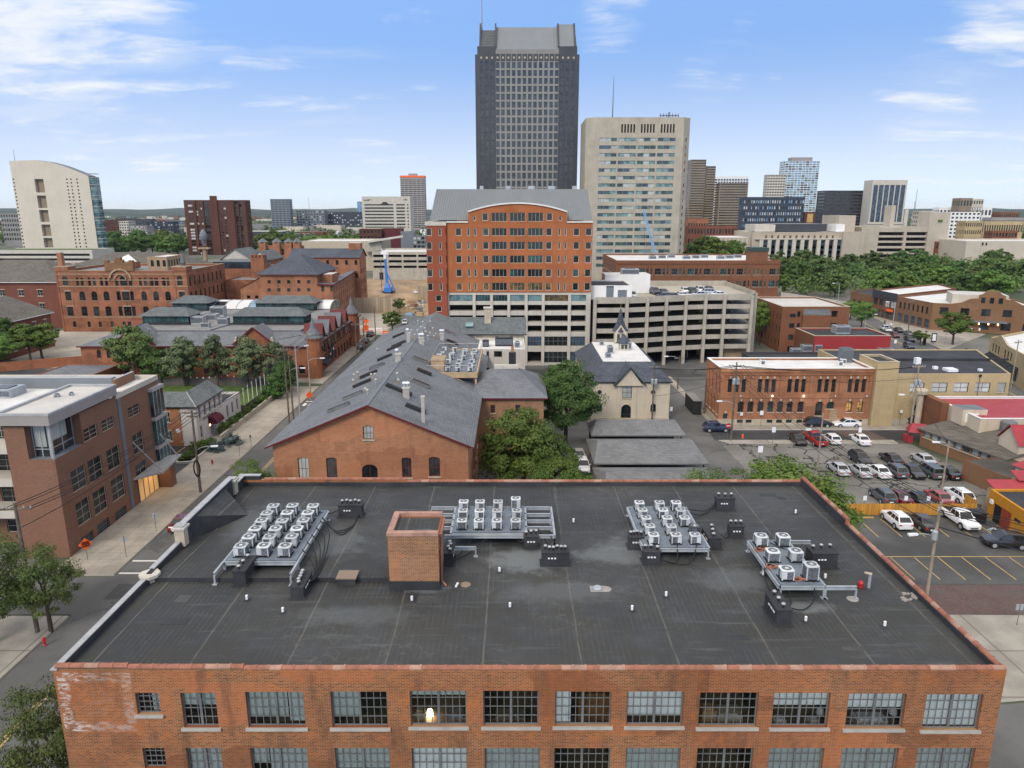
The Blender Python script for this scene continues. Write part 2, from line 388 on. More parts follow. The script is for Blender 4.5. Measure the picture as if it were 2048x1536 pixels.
M['roof_cream']=plain('cream_roof_membrane',(.47,.455,.425),.8,.1,.3)
M['roof_grey']=plain('grey_roof_membrane',(.20,.20,.195),.85,.15,.3)
M['roof_black']=plain('black_roof_membrane',(.035,.036,.04),.8,.35,.35)
M['roof_brown']=shingle('brown_shingles',(.115,.105,.09))
M['slate']=shingle('slate_shingles',(.142,.150,.163),var=.16)
M['slate_dark']=shingle('dark_slate_shingles',(.07,.078,.098))
M['slate_green']=shingle('weathered_slate',(.115,.128,.132))
M['slate_car']=shingle('carport_shingles',(.155,.16,.165),var=.15)
M['red_roof']=plain('red_metal_roof',(.30,.035,.045),.55,.15,.5)
M['trim_red']=plain('dark_red_trim',(.11,.012,.016),.6,.1,1)
M['trim_green']=plain('green_trim',(.03,.055,.05),.6,.1,1)
M['trim_white']=plain('white_trim',(.62,.61,.58),.6,.06,1)
M['trim_dark']=plain('dark_trim',(.022,.023,.025),.5,.2,1)
M['win_dark']=plain('bronze_frame',(.035,.036,.034),.5,.2,1)
M['win_grey']=plain('grey_steel_frame',(.13,.135,.135),.5,.2,1)
M['win_tan']=plain('tan_frame',(.42,.38,.31),.6,.1,1)
M['win_red']=plain('red_frame',(.14,.03,.03),.6,.1,1)
M['metal']=plain('galvanised_steel',(.36,.385,.405),.45,.15,1.5,metal=.35,spec=.5)
M['metal_roof']=plain('standing_seam_metal',(.165,.18,.19),.55,.06,.2)
M['alu']=plain('aluminium_cap',(.36,.365,.365),.5,.15,1.0,metal=.2)
M['deck_blue']=plain('blue_grey_deck',(.16,.19,.225),.55,.2,.9,metal=.2)
M['clay']=plain('clay_coping',(.27,.115,.075),.75,.28,2.2)
M['clay_lt']=plain('pale_clay_coping',(.34,.20,.15),.75,.25,1.6)
M['rubber']=plain('tyre_rubber',(.018,.018,.019),.85,.2,2)
M['black']=plain('black_metal',(.016,.016,.018),.5,.3,1.5)
M['void']=plain('dark_interior',(.012,.012,.012),.9,.3,.5)
M['white']=plain('white_plastic',(.72,.73,.74),.4,.06,2)
M['ac_white']=plain('condenser_white',(.47,.49,.50),.45,.12,3,rv=.22)
M['ac_grille']=plain('condenser_grille',(.105,.115,.13),.5,.6,9,rv=.2)
M['orange']=plain('safety_orange',(.85,.13,.02),.5,.1,1)
M['yellow']=plain('yellow_paint',(.42,.29,.10),.6,.2,1)
M['wood_pole']=plain('weathered_pole',(.115,.095,.075),.9,.4,1.5)
M['wood_grey']=plain('grey_wood_pole',(.26,.22,.17),.9,.25,1.5)
M['timber']=plain('tan_timber',(.40,.29,.17),.8,.2,1)
M['blue']=plain('blue_rig_paint',(.04,.19,.55),.45,.15,.7)
M['yellow_m']=plain('yellow_machine',(.75,.45,.02),.5,.1,1)
M['awn_maroon']=plain('maroon_canvas',(.085,.012,.022),.8,.15,2)
M['awn_black']=plain('black_canvas',(.018,.02,.022),.8,.2,2)
M['red_paint']=plain('red_enamel',(.42,.02,.03),.4,.1,2)
M['hose']=plain('black_hose',(.012,.012,.013),.5,.2,2)
M['fence_wood']=None
M['gd']=glass('dark_window_glass',(.012,.016,.018),var=.4)
M['gd2']=glass('smoky_window_glass',(.03,.036,.038),.12,var=.4)
M['gt']=glass('teal_window_glass',(.025,.062,.066),.08,var=.5)
M['gt2']=glass('pale_teal_glass',(.11,.19,.20),.12,var=.4)
M['gb']=glass('blue_window_glass',(.03,.055,.085),.08,var=.4)
M['gsky']=glass('sky_blue_curtain_glass',(.17,.30,.42),.15,var=.25)
M['gbl']=glass('blind_behind_glass',(.34,.37,.35),.25,var=.15)
M['gbl2']=glass('white_blind_behind_glass',(.50,.51,.49),.25,var=.15)
M['gl']=glass('lit_window_glass',(.05,.04,.02),.1,emit=(1.0,.55,.16),es=.38)
M['gl2']=glass('dim_lit_window_glass',(.04,.04,.03),.1,emit=(.8,.45,.12),es=.12)
M['gp']=glass('dark_tower_glass',(.022,.023,.028),.1,var=.4)
def pane_mat():
 m=bpy.data.materials.new('clear_pane');m.use_nodes=True;nt=m.node_tree;g=NG(nt);nt.nodes.remove(nt.nodes['Principled BSDF'])
 t=g.n('ShaderNodeBsdfTransparent');t.inputs[0].default_value=(.9,.93,.92,1);gl=g.n('ShaderNodeBsdfGlossy');gl.inputs['Roughness'].default_value=.05
 x=g.n('ShaderNodeMixShader');fr=g.n('ShaderNodeFresnel');fr.inputs[0].default_value=1.5
 g.put(x.inputs[0],fr.outputs[0]);nt.links.new(t.outputs[0],x.inputs[1]);nt.links.new(gl.outputs[0],x.inputs[2]);nt.links.new(x.outputs[0],nt.nodes['Material Output'].inputs[0]);return m
M['pane']=pane_mat()
def emit_mat(name,c,s):
 m,g,b=newmat(name);P_(b,Base_Color=c);b.inputs['Emission Color'].default_value=(*c,1);b.inputs['Emission Strength'].default_value=s;return m
M['lamp']=emit_mat('lamp_glow',(1.0,.62,.28),5.0)
M['lamp_w']=emit_mat('white_lamp_glow',(1.0,.9,.75),6.0)
def paint(name,c,rough=.25,metal=0.0,fl=0.0):
 m,g,b=newmat(name);P_(b,Base_Color=c,Roughness=rough,Metallic=metal);b.inputs['Coat Weight'].default_value=.6;b.inputs['Coat Roughness'].default_value=.08
 f=g.noise(g.pos(),.9,3);g.put(b.inputs['Roughness'],g.ramp(f,.3,.7,rough,rough+.15));return m
CARC={'white':paint('white_car_paint',(.70,.71,.72)),'silver':paint('silver_car_paint',(.48,.49,.50),.3,.4),'grey':paint('grey_car_paint',(.10,.105,.11),.3,.3),'black':paint('black_car_paint',(.012,.012,.014)),'red':paint('red_car_paint',(.35,.012,.015)),'maroon':paint('maroon_car_paint',(.10,.012,.018)),'navy':paint('navy_car_paint',(.018,.025,.06)),'bronze':paint('bronze_car_paint',(.06,.05,.042),.3,.3),'tan':paint('beige_car_paint',(.42,.35,.27),.3,.3),'orange':paint('orange_glow_car_paint',(.45,.09,.03)),'rose':paint('faded_red_car_paint',(.26,.06,.06),.4)}
def leafmat(name,c,c2,tr=.25):
 m,g,b=newmat(name)
 f=g.noise(g.pos(),.35,3);f2=g.noise(g.pos(),2.6,3)
 oi=g.n('ShaderNodeObjectInfo').outputs['Random']
 col=g.mix(g.ramp(f,.35,.65),c,c2);col=g.mix(g.ramp(f2,.4,.75,0,.55),col,tuple(q*.5 for q in c))
 h=g.n('ShaderNodeHueSaturation');g.put(h.inputs['Color'],col);g.put(h.inputs['Value'],g.m('ADD',.75,g.m('MULTIPLY',oi,.5)));g.put(h.inputs['Hue'],g.m('ADD',.485,g.m('MULTIPLY',oi,.03)))
 col=h.outputs[0]
 g.put(b.inputs['Base Color'],col);P_(b,Roughness=.65);b.inputs['Specular IOR Level'].default_value=.25
 t=g.n('ShaderNodeBsdfTranslucent');g.put(t.inputs[0],col);x=g.n('ShaderNodeMixShader');x.inputs[0].default_value=tr
 g.nt.links.new(b.outputs[0],x.inputs[1]);g.nt.links.new(t.outputs[0],x.inputs[2]);g.nt.links.new(x.outputs[0],g.nt.nodes['Material Output'].inputs[0]);return m
M['leaf_mid']=leafmat('leaves_green',(.085,.155,.030),(.145,.225,.048))
M['leaf_dark']=leafmat('leaves_dark_green',(.058,.115,.030),(.098,.168,.042))
M['leaf_lime']=leafmat('leaves_yellow_green',(.105,.17,.03),(.155,.215,.045))
M['leaf_loc']=leafmat('leaves_locust',(.095,.14,.040),(.15,.19,.06))
M['leaf_pine']=leafmat('needles_pine',(.082,.112,.048),(.14,.15,.075),.1)
M['leaf_blue']=leafmat('needles_blue_spruce',(.11,.16,.17),(.16,.21,.22),.1)
M['leaf_far']=leafmat('leaves_far',(.066,.118,.030),(.112,.168,.045),.1)
M['bark']=plain('bark',(.07,.052,.04),.9,.35,2)
def lotmat(name,c,crack=.5,sc=.16,var=.2,fine=True):
 m,g,b=newmat(name);p=g.pos();wob=g.noise(p,.35,4,.6,True)
 q=g.vm('ADD',p,g.vm('MULTIPLY',wob,(4.5,4.5,0)))
 big=g.noise(p,.09,5,.6);mid=g.noise(p,.8,4,.65);sm=g.noise(p,9,2,.6)
 col=g.mix(g.ramp(big,.35,.65),tuple(x*(1-var)for x in c),tuple(x*(1+var)for x in c));col=g.mix(g.ramp(mid,.5,.75,0,.35),col,tuple(x*.6 for x in c));col=g.mix(g.ramp(sm,.5,.8,0,.3),col,tuple(x*1.4 for x in c))
 if crack:
  v=g.n('ShaderNodeTexVoronoi',feature='DISTANCE_TO_EDGE');g.put(v.inputs['Vector'],q);v.inputs['Scale'].default_value=sc
  e=g.m('MULTIPLY',g.ramp(v.outputs['Distance'],.012*sc/.16,.024*sc/.16,1,0),g.ramp(g.noise(p,.05,3),.38,.55))
  col=g.mix(g.m('MULTIPLY',e,crack),col,(.022,.022,.024))
 g.put(b.inputs['Base Color'],col);P_(b,Roughness=.9);b.inputs['Specular IOR Level'].default_value=.2;return m
M['lot']=lotmat('cracked_lot_asphalt',(.165,.16,.145),.92,.19)
M['asphalt']=lotmat('road_asphalt',(.115,.115,.113),.4,.08)
M['asphalt_new']=lotmat('dark_asphalt',(.052,.053,.056),.25,.08,.3)
M['asphalt_back']=lotmat('worn_dark_asphalt',(.085,.086,.086),.6,.12,.3)
M['walk']=None
def walkmat(name,c,step=1.6):
 m,g,b=newmat(name);p=g.pos();x=g.xyz(p)
 col=g.mix(g.ramp(g.noise(p,.3,5,.6),.35,.65),tuple(q*.82 for q in c),tuple(q*1.12 for q in c));col=g.mix(g.ramp(g.noise(p,4,3),.5,.8,0,.3),col,tuple(q*.6 for q in c))
 for i in(0,1):
  f=g.m('ABSOLUTE',g.m('SUBTRACT',g.m('FRACT',g.m('DIVIDE',x[i],step)),.5));col=g.mix(g.ramp(f,.478,.49,0,.6),col,tuple(q*.35 for q in c))
 g.put(b.inputs['Base Color'],col);P_(b,Roughness=.9);return m
M['walk']=walkmat('concrete_pavement',(.31,.28,.235))
M['walk2']=walkmat('old_slabs',(.29,.27,.23),6.0)
def groundmat():
 m,g,b=newmat('ground_town');p=g.pos();x=g.xyz(p)
 n1=g.noise(p,.012,5,.65);n2=g.noise(p,.09,4)
 col=g.mix(g.ramp(n1,.4,.58),(.045,.065,.028),(.15,.145,.13));col=g.mix(g.ramp(n2,.5,.75,0,.5),col,(.035,.055,.022))
 g.put(b.inputs['Base Color'],col);P_(b,Roughness=.95);return m
M['ground']=groundmat()
M['hill']=plain('hill_woods',(.030,.048,.030),.95,.45,.012)
M['grass']=plain('lawn_grass',(.075,.12,.025),.95,.3,.8)
M['dirt']=plain('dug_earth',(.30,.215,.135),.95,.3,.15,bump=.5)
M['gravel']=plain('pale_gravel_slab',(.36,.33,.28),.95,.2,.12)
M['brickpave']=brick('x',(.09,.05,.045),(.07,.04,.037),(.05,.04,.035));M['brickpave'].name='brick_paving'
def pavemat():
 m,g,b=newmat('brick_street');p=g.pos();t=g.n('ShaderNodeTexBrick');g.put(t.inputs['Vector'],p);g.put(t.inputs['Color1'],(.13,.072,.062));g.put(t.inputs['Color2'],(.085,.052,.047));g.put(t.inputs['Mortar'],(.05,.045,.04))
 t.inputs['Scale'].default_value=1;t.inputs['Brick Width'].default_value=.35;t.inputs['Row Height'].default_value=.2;t.inputs['Mortar Size'].default_value=.02
 col=g.mix(g.ramp(g.noise(p,.4,4),.4,.7,0,.5),t.outputs['Color'],(.10,.09,.08));g.put(b.inputs['Base Color'],col);P_(b,Roughness=.9);return m
M['brickpave']=pavemat()
def fencemat(name,c,step=.16):
 m,g,b=newmat(name);w=g.xyz(g.wall());f=g.m('FRACT',g.m('DIVIDE',w[0],step));k=g.m('FLOOR',g.m('DIVIDE',w[0],step))
 wn=g.n('ShaderNodeTexWhiteNoise',noise_dimensions='1D');g.put(wn.inputs['W'],k)
 col=g.mix(wn.outputs[0],tuple(q*.8 for q in c),tuple(q*1.2 for q in c));col=g.mix(g.ramp(g.m('ABSOLUTE',g.m('SUBTRACT',f,.5)),.42,.48,0,.75),col,tuple(q*.3 for q in c))
 g.put(b.inputs['Base Color'],col);P_(b,Roughness=.75);return m
M['fence_wood']=fencemat('orange_stained_boards',(.46,.22,.03));M['fence_grey']=fencemat('grey_boards',(.11,.095,.085));M['sheetpile']=fencemat('shoring_boards',(.34,.28,.20),.9)
M['membrane']=None
def membrane():
 """old black sheet roofing of the front building: lap joints, ribs, dust and chalky wash marks"""
 m,g,b=newmat('sheet_roofing');p=g.pos();x=g.xyz(p)
 big=g.noise(p,.11,5,.6);mid=g.noise(p,.7,5,.65)
 c=g.mix(g.ramp(big,.35,.65),(.027,.029,.031),(.047,.049,.050))
 c=g.mix(g.ramp(mid,.48,.75,0,.45),c,(.055,.056,.056))
 yy=g.ramp(x[1],50.0,36.0);c=g.mix(g.m('MULTIPLY',g.m('MULTIPLY',yy,.5),g.ramp(g.noise(p,.35,4),.3,.7)),c,(.042,.041,.031))
 rib=g.m('SINE',g.m('MULTIPLY',x[0],2*PI/.3));dot=g.m('SUBTRACT',g.m('MULTIPLY',g.noise(g.vm('MULTIPLY',p,(2.0,1.1,1)),1.0,4,.7),4.0),2.1)
 rb=g.m('MULTIPLY',g.ramp(rib,.55,1.0),g.ramp(dot,-.8,.4));rb=g.m('MULTIPLY',rb,g.ramp(g.noise(p,.25,3),.38,.62,.08,.42));c=g.mix(rb,c,(.088,.088,.074))
 xw=g.m('ADD',x[0],g.m('MULTIPLY',g.m('SUBTRACT',g.noise(p,.4,3),.5),.16));f=g.m('ABSOLUTE',g.m('SUBTRACT',g.m('FRACT',g.m('DIVIDE',g.m('ADD',xw,1.45+2.475+49.5),4.95)),.5))
 c=g.mix(g.m('MULTIPLY',g.ramp(f,.006,.014,1,0),g.ramp(g.noise(p,1.2,3),.3,.65,.25,.75)),c,(.115,.108,.09))
 yw=g.m('ADD',x[1],g.m('MULTIPLY',g.m('SUBTRACT',g.noise(p,.4,3),.5),.12));f=g.m('ABSOLUTE',g.m('SUBTRACT',g.m('FRACT',g.m('DIVIDE',yw,1.02)),.5))
 c=g.mix(g.m('MULTIPLY',g.ramp(f,.012,.03,1,0),g.ramp(g.noise(p,.5,3),.45,.75,0,.3)),c,(.075,.075,.07))
 for(cx,cy,rx,ry,s)in((0.9,42.6,3.4,2.2,.55),(7.5,43.2,4.2,1.6,.42),(-2.8,45.2,2.0,2.0,.4),(-13.5,45.0,4.2,4.0,.30),(8.0,44.8,3.0,1.2,.35),(-19,48,2.0,4.5,.2),(3,38.5,5,1.6,.22),(14,40,3.5,2.0,.25),(-9,36,4.5,1.3,.2),(-5.2,39.0,1.6,.9,.5),(11,46.5,5,2.2,.2),(17,36.8,2.2,.8,.45)):
  d=g.vm('LENGTH',g.vm('MULTIPLY',g.vm('SUBTRACT',p,(cx,cy,15.0)),(1/rx,1/ry,0)))
  dd=g.m('ADD',d,g.m('MULTIPLY',g.m('SUBTRACT',g.noise(p,1.1,4,.7),.5),1.3));c=g.mix(g.ramp(dd,.35,1.0,min(.75,s*1.35),0),c,(.15,.165,.17))
 st=g.noise(g.vm('MULTIPLY',p,(.25,2.4,1)),1.0,4,.65);c=g.mix(g.ramp(st,.54,.78,0,.42),c,(.115,.13,.133))
 rg=g.noise(p,.38,3,.6);c=g.mix(g.m('MULTIPLY',g.ramp(g.m('ABSOLUTE',g.m('SUBTRACT',rg,.54)),0,.012,1,0),g.ramp(big,.45,.6,0,.35)),c,(.12,.12,.105))
 sp=g.noise(p,5.5,2,.5);c=g.mix(g.m('MULTIPLY',g.ramp(sp,.70,.78),.5),c,(.15,.145,.12))
 g.put(b.inputs['Base Color'],c);g.put(b.inputs['Roughness'],g.ramp(mid,.3,.7,.55,.85));b.inputs['Specular IOR Level'].default_value=.35
 g.put(b.inputs['Normal'],g.bump(g.m('ADD',mid,g.m('MULTIPLY',rib,.04)),.25,.06));return m
M['membrane']=membrane()
def ghost_sign():
 """brick with the worn remains of a white painted frame on the left end of the front wall"""
 m=M['brick_front'].copy();m.name='red_brick_with_faded_paint';g=NG(m.node_tree);b=m.node_tree.nodes['Principled BSDF'];col=b.inputs['Base Color'].links[0].from_socket
 w=g.xyz(g.pos());cx=(GX0+GX1)/2;cz=(GZ0+GZ1)/2
 dx=g.m('DIVIDE',g.m('ABSOLUTE',g.m('SUBTRACT',w[0],cx)),(GX1-GX0)/2);dz=g.m('DIVIDE',g.m('ABSOLUTE',g.m('SUBTRACT',w[2],cz)),(GZ1-GZ0)/2)
 e=g.m('MAXIMUM',dx,dz);en=g.m('ADD',e,g.m('MULTIPLY',g.m('SUBTRACT',g.noise(g.pos(),1.1,5,.7),.5),.42));fr=g.m('MULTIPLY',g.ramp(en,.66,.80),g.ramp(e,.98,1.02,1,0))
 left=g.ramp(w[0],cx-.2,cx-1.0);fr=g.m('MULTIPLY',fr,g.m('ADD',.38,g.m('MULTIPLY',left,.62)))
 wr=g.ramp(g.noise(g.vm('MULTIPLY',g.pos(),(2.2,1,6.0)),1.0,6,.75),.44,.58)
 col=g.mix(g.m('MULTIPLY',fr,g.m('MULTIPLY',wr,.85)),col,(.55,.50,.46))
 inn=g.m('MULTIPLY',g.ramp(e,.55,.2),g.ramp(g.noise(g.vm('MULTIPLY',g.pos(),(2.5,1,6)),1.0,5,.7),.5,.68,0,.45));col=g.mix(inn,col,(.34,.24,.25))
 g.put(b.inputs['Base Color'],col);return m
# -- camera, sky, sun
scene.render.engine='CYCLES'
cam=bpy.data.cameras.new('camera');cam.sensor_width=36;cam.lens=FP/2048*36;cam.clip_start=.5;cam.clip_end=30000
co=bpy.data.objects.new('camera',cam);COL.objects.link(co);co.location=(0,0,HC);co.rotation_euler=(PI/2-TILT,0,0);scene.camera=co
SUN_AZ,SUN_EL=RD(205),RD(38)
wd=bpy.data.worlds.new('World');scene.world=wd;wd.use_nodes=True
def make_world():
 nt=wd.node_tree;g=NG(nt);bg=nt.nodes['Background']
 sky=g.n('ShaderNodeTexSky',sky_type='NISHITA');sky.sun_disc=False;sky.sun_elevation=SUN_EL;sky.sun_rotation=SUN_AZ;sky.altitude=200;sky.air_density=1.0;sky.dust_density=1.2;sky.ozone_density=1.2
 d=g.n('ShaderNodeTexCoord').outputs['Generated'];x=g.xyz(d)
 el=x[2]
 zz=g.m('ADD',g.m('MAXIMUM',el,0.0),.12);pl=g.comb(g.m('DIVIDE',x[0],zz),g.m('DIVIDE',x[1],zz))
 up=g.comb(x[0],x[1],g.m('ADD',g.m('MULTIPLY',el,SKYZ),.02));g.put(sky.inputs['Vector'],g.vm('NORMALIZE',up))
 base=g.mix(1.0,sky.outputs[0],SKYM,'MULTIPLY')
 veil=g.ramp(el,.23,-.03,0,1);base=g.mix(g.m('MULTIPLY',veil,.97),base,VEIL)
 base=g.mix(g.ramp(el,.33,.7,0,.9),base,HIGH_FILL)  # bright cloud added overhead, above the view, for soft neutral light
 wp=g.vm('ADD',pl,g.vm('MULTIPLY',g.vm('SUBTRACT',g.noise(pl,.8,4,.6,True),(.5,.5,.5)),(.9,.5,0)))
 n1=g.noise(g.vm('MULTIPLY',wp,(1.0,1.7,1)),1.5,7,.62);n2=g.noise(g.vm('MULTIPLY',wp,(.55,2.0,1)),1.1,7,.66)
 def blob(u,v,r,soft=.5):
  q=Vector(ray(u,v)).normalized();return g.ramp(g.vm('DISTANCE',d,tuple(q)),r,r*soft*.3)
 cov=None
 for(u,v,r,s)in((90,80,.19,.72),(250,45,.17,.62),(420,120,.12,.40),(1230,10,.10,.5),(1430,135,.11,.40),(1870,205,.13,.55),(2010,40,.11,.6),(1540,110,.06,.40),(1960,400,.30,.42),(480,175,.09,.34),(640,250,.35,.34),(250,330,.22,.42),(330,230,.1,.36),(1480,75,.06,.4)):
  t=g.m('MULTIPLY',blob(u,v,r),s);cov=t if cov is None else g.m('MAXIMUM',cov,t)
 th=g.m('SUBTRACT',.80,g.m('MULTIPLY',cov,.62))
 cl=g.ramp(g.m('SUBTRACT',n1,th),-.06,.24);ci=g.m('MULTIPLY',g.ramp(g.m('SUBTRACT',n2,g.m('SUBTRACT',.80,g.m('MULTIPLY',cov,.58))),-.08,.28),.5)
 cl=g.m('MAXIMUM',cl,ci);cl=g.m('MULTIPLY',cl,g.ramp(el,-.01,.04))
 shade=g.mix(g.ramp(n1,.45,.75),(5.8,6.1,6.5),(6.7,6.7,6.7))
 col=g.mix(g.m('MULTIPLY',cl,.9),base,shade)
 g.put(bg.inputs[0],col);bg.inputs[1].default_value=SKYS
SKYM=(2.75,3.08,3.2);SKYS=.1;SKYZ=9.0;VEIL=(5.2,5.4,5.7);HIGH_FILL=(9.9,9.15,8.3)
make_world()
sl=bpy.data.lights.new('sun','SUN');sl.energy=1.55;sl.angle=RD(18);sl.color=(1,.90,.77)
so=bpy.data.objects.new('sun',sl);COL.objects.link(so)
sd=Vector((math.sin(SUN_AZ)*math.cos(SUN_EL),math.cos(SUN_AZ)*math.cos(SUN_EL),math.sin(SUN_EL)))
so.rotation_euler=(-sd).to_track_quat('-Z','Y').to_euler();so.location=(0,-50,200)
vs=scene.view_settings;vs.view_transform='Standard';vs.look='None';vs.exposure=.6;vs.gamma=1
scene.cycles.max_bounces=6;scene.cycles.diffuse_bounces=3;scene.cycles.glossy_bounces=3;scene.cycles.transparent_max_bounces=12
# -- front building
GX0,GX1,GZ0,GZ1=-22.45,-18.8,11.55,14.9
M['brick_ghost']=ghost_sign()
FX0,FX1,FY0,FY1,ZR=-22.57,24.3,30.55,55.7,14.7
FB=thing('brick_warehouse','long red brick loft building in the foreground with black flat roof full of condensers','building',(0,43,0))
sty('steel',M['win_grey'],M['pane'],8,4,.06,0,M['chim'],.035,depth=.22);sty('steel_s',M['win_grey'],M['pane'],4,4,.06,0,M['chim'],.035,depth=.22);sty('steel_m',M['win_grey'],M['pane'],5,4,.06,0,M['chim'],.035,depth=.22)
for k,m_ in(('steel',[.5]),('steel_s',[]),('steel_m',[.5])):ST_[k]['mul']=m_
_wm0=win_mesh
def win_mesh(mb,P,u0,u1,a,b,out,s,g):
 _wm0(mb,P,u0,u1,a,b,out,s,g)
 for f in s.get('mul',[]):
  x=u0+(u1-u0)*f;k=s['depth'];mb.poly([P(x-.06,a,k-.07),P(x+.06,a,k-.07),P(x+.06,b,k-.07),P(x-.06,b,k-.07)],s['frame'])
  for e in(-.06,.06):mb.poly([P(x+e,a,k-.07),P(x+e,b,k-.07),P(x+e,b,k),P(x+e,a,k)],s['frame'])
R1=[(272.5,320,1386,1429,'steel_s'),(364,434,1386,1455,'steel_m'),(493,608.6,1384,1455,'steel'),(662.6,775,1383,1455,'steel'),(820.6,932.6,1382,1453,'steel'),(967,1077,1382,1453,'steel'),(1110,1222,1383,1452,'steel'),(1254,1366,1383,1452,'steel'),(1398,1515,1385,1454,'steel'),(1546,1658,1386,1455,'steel'),(1694,1809,1387,1457,'steel'),(1849,1961,1389,1460,'steel')]
R2=[(287.5,332,'steel_s'),(375.7,444.6,'steel_m'),(503,615.7,'steel'),(670.5,779.8,'steel'),(824,934.5,'steel'),(969.6,1079,'steel'),(1108,1220,'steel'),(1251.6,1360,'steel'),(1393,1505,'steel'),(1537,1646,'steel'),(1681,1794,'steel'),(1832,1946.6,'steel')]
ops=[pxop(FY0,FX0,r[0],r[2],r[1],r[3],r[4])for r in R1];o2=[]
for(a,b,st),o in zip(R2,ops):
 x0=D(a,1525,FY0)[0]-FX0;x1=D(b,1525,FY0)[0]-FX0;zt=D(a,1496,FY0)[1];o2 .append((x0,x1,zt-(o[3]-o[2]),zt,st))
split=GX1+.05-FX0
mb=MB()
facade(FB,mb,(FX0,FY0),(FX0+split,FY0),0,15.0,[],M['brick_ghost'])
sh=lambda L:[(o[0]-split,o[1]-split,o[2],o[3],o[4])for o in L]
third=[(o[0],o[1],o[2]-3.3,o[3]-3.3,o[4])for o in o2]
facade(FB,mb,(FX0+split,FY0),(FX1,FY0),0,15.0,sh(ops+o2+third),M['brick_front'])
facade(FB,mb,(FX1,FY0),(FX1,FY1),0,15.0,[],M['brick_front']);facade(FB,mb,(FX1,FY1),(FX0,FY1),0,15.0,[],M['brick_front']);facade(FB,mb,(FX0,FY1),(FX0,FY0),0,15.0,[],M['brick_front'])
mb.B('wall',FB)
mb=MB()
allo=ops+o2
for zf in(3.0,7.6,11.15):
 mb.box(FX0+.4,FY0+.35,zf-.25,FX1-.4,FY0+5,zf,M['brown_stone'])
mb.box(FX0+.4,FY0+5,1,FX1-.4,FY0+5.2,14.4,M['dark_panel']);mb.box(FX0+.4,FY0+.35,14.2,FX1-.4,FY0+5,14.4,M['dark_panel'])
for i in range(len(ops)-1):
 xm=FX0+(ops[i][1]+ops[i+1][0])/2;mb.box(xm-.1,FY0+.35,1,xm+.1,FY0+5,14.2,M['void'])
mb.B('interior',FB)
def blind(o,f0,f1,drop,mat):
 x0=FX0+o[0]+(o[1]-o[0])*f0;x1=FX0+o[0]+(o[1]-o[0])*f1;z1=o[3];z0=z1-(o[3]-o[2])*drop
 mb=MB();mb.box(x0+.03,FY0+.29,z0+.02,x1-.03,FY0+.31,z1-.01,mat);mb.B('blind',FB)
B1,B2=plain('grey_roller_blind',(.50,.53,.49),.9,.08,1),plain('pale_roller_blind',(.80,.80,.76),.9,.06,1)
for i,specs in{0:[(.55,1,.98,B1)],1:[(0,1,.45,B1)],2:[(0,.36,.78,B1),(.36,.7,.8,B1),(.7,1,.92,B1)],3:[(0,.5,.78,B1)],4:[(0,1,.22,B1)],6:[(0,.3,1,B2)],7:[(0,.5,.8,B2),(.5,1,.8,B2)],9:[(0,1,.46,B2)],10:[(0,1,.5,B2)],11:[(0,.5,.96,B2),(.5,1,.97,B2)]}.items():
 for s_ in specs:blind(ops[i],*s_)
for i,specs in{1:[(0,1,1,B1)],2:[(0,.3,.55,B1),(.3,1,1,B1)],3:[(0,.5,.7,B1),(.5,1,.7,B1)],4:[(0,1,1,B2)],5:[(0,1,1,B1)],7:[(0,1,1,B1)],9:[(0,1,1,B1)],10:[(0,1,1,B1)],11:[(0,1,1,B1)]}.items():
 for s_ in specs:blind(o2[i],*s_)
def coping(y0,y1,x0,x1,z,axis,name='coping',mat=None,step=.62,w=.28):
 """half-round clay coping tiles with raised collars"""
 mb=MB();L=(x1-x0)if axis=='x' else(y1-y0);n=max(1,int(L/step));prof=[(-w/2,0),(-w/2,.07),(-w*.3,.15),(0,.18),(w*.3,.15),(w/2,.07),(w/2,0)]
 for i in range(n):
  mm=rnd.choice([M['clay'],M['clay'],M['clay'],M['clay_lt']])if mat is None else mat
  for(a,b,sc)in((i*L/n,(i+.86)*L/n,1),((i+.86)*L/n,(i+1)*L/n,1.14)):
   f=(lambda q,t:(x0+t,y0+q[0]*sc,z+q[1]*sc))if axis=='x' else(lambda q,t:(x0+q[0]*sc,y0+t,z+q[1]*sc))
   for q,r in zip(prof,prof[1:]):mb.poly([f(q,a),f(q,b),f(r,b),f(r,a)],mm)
   mb.poly([f(q,b)for q in prof],mm);mb.poly([f(q,a)for q in prof[::-1]],mm)
 return mb.B(name,FB)
mb=MB();mb.poly([(FX0+.3,FY0+.3,ZR),(FX1-.3,FY0+.3,ZR),(FX1-.3,FY1-.3,ZR),(FX0+.3,FY1-.3,ZR)],M['membrane'])
mb.poly([(FX0+.3,39.7,ZR+.28),(-7.4,39.7,ZR+.28),(-7.4,46.5,ZR+.012),(FX0+.3,46.5,ZR+.012)],M['membrane']);mb.poly([(FX0+.3,39.7,ZR),(-7.4,39.7,ZR),(-7.4,39.7,ZR+.28),(FX0+.3,39.7,ZR+.28)],M['roof_black']);mb.poly([(-7.4,39.7,ZR),(-7.4,46.5,ZR),(-7.4,46.5,ZR+.012),(-7.4,39.7,ZR+.28)],M['membrane'])
mb.B('roof',FB)
mb=MB()
up=M['roof_black']
mb.box(FX0,FY0,15.0,FX1,FY0+.3,15.04,M['brick_front']);mb.box(FX0+.02,FY0+.3,ZR-.1,FX1-.02,FY0+.32,15.03,up)
mb.box(FX1-.32,FY0+.33,ZR-.1,FX1-.3,FY1-.33,15.03,up);mb.box(FX1-.3,47.3,15.0,FX1,FY1,15.38,M['brick_front']);mb.box(FX1-.33,47.3,15.02,FX1-.302,FY1-.3,15.36,up)
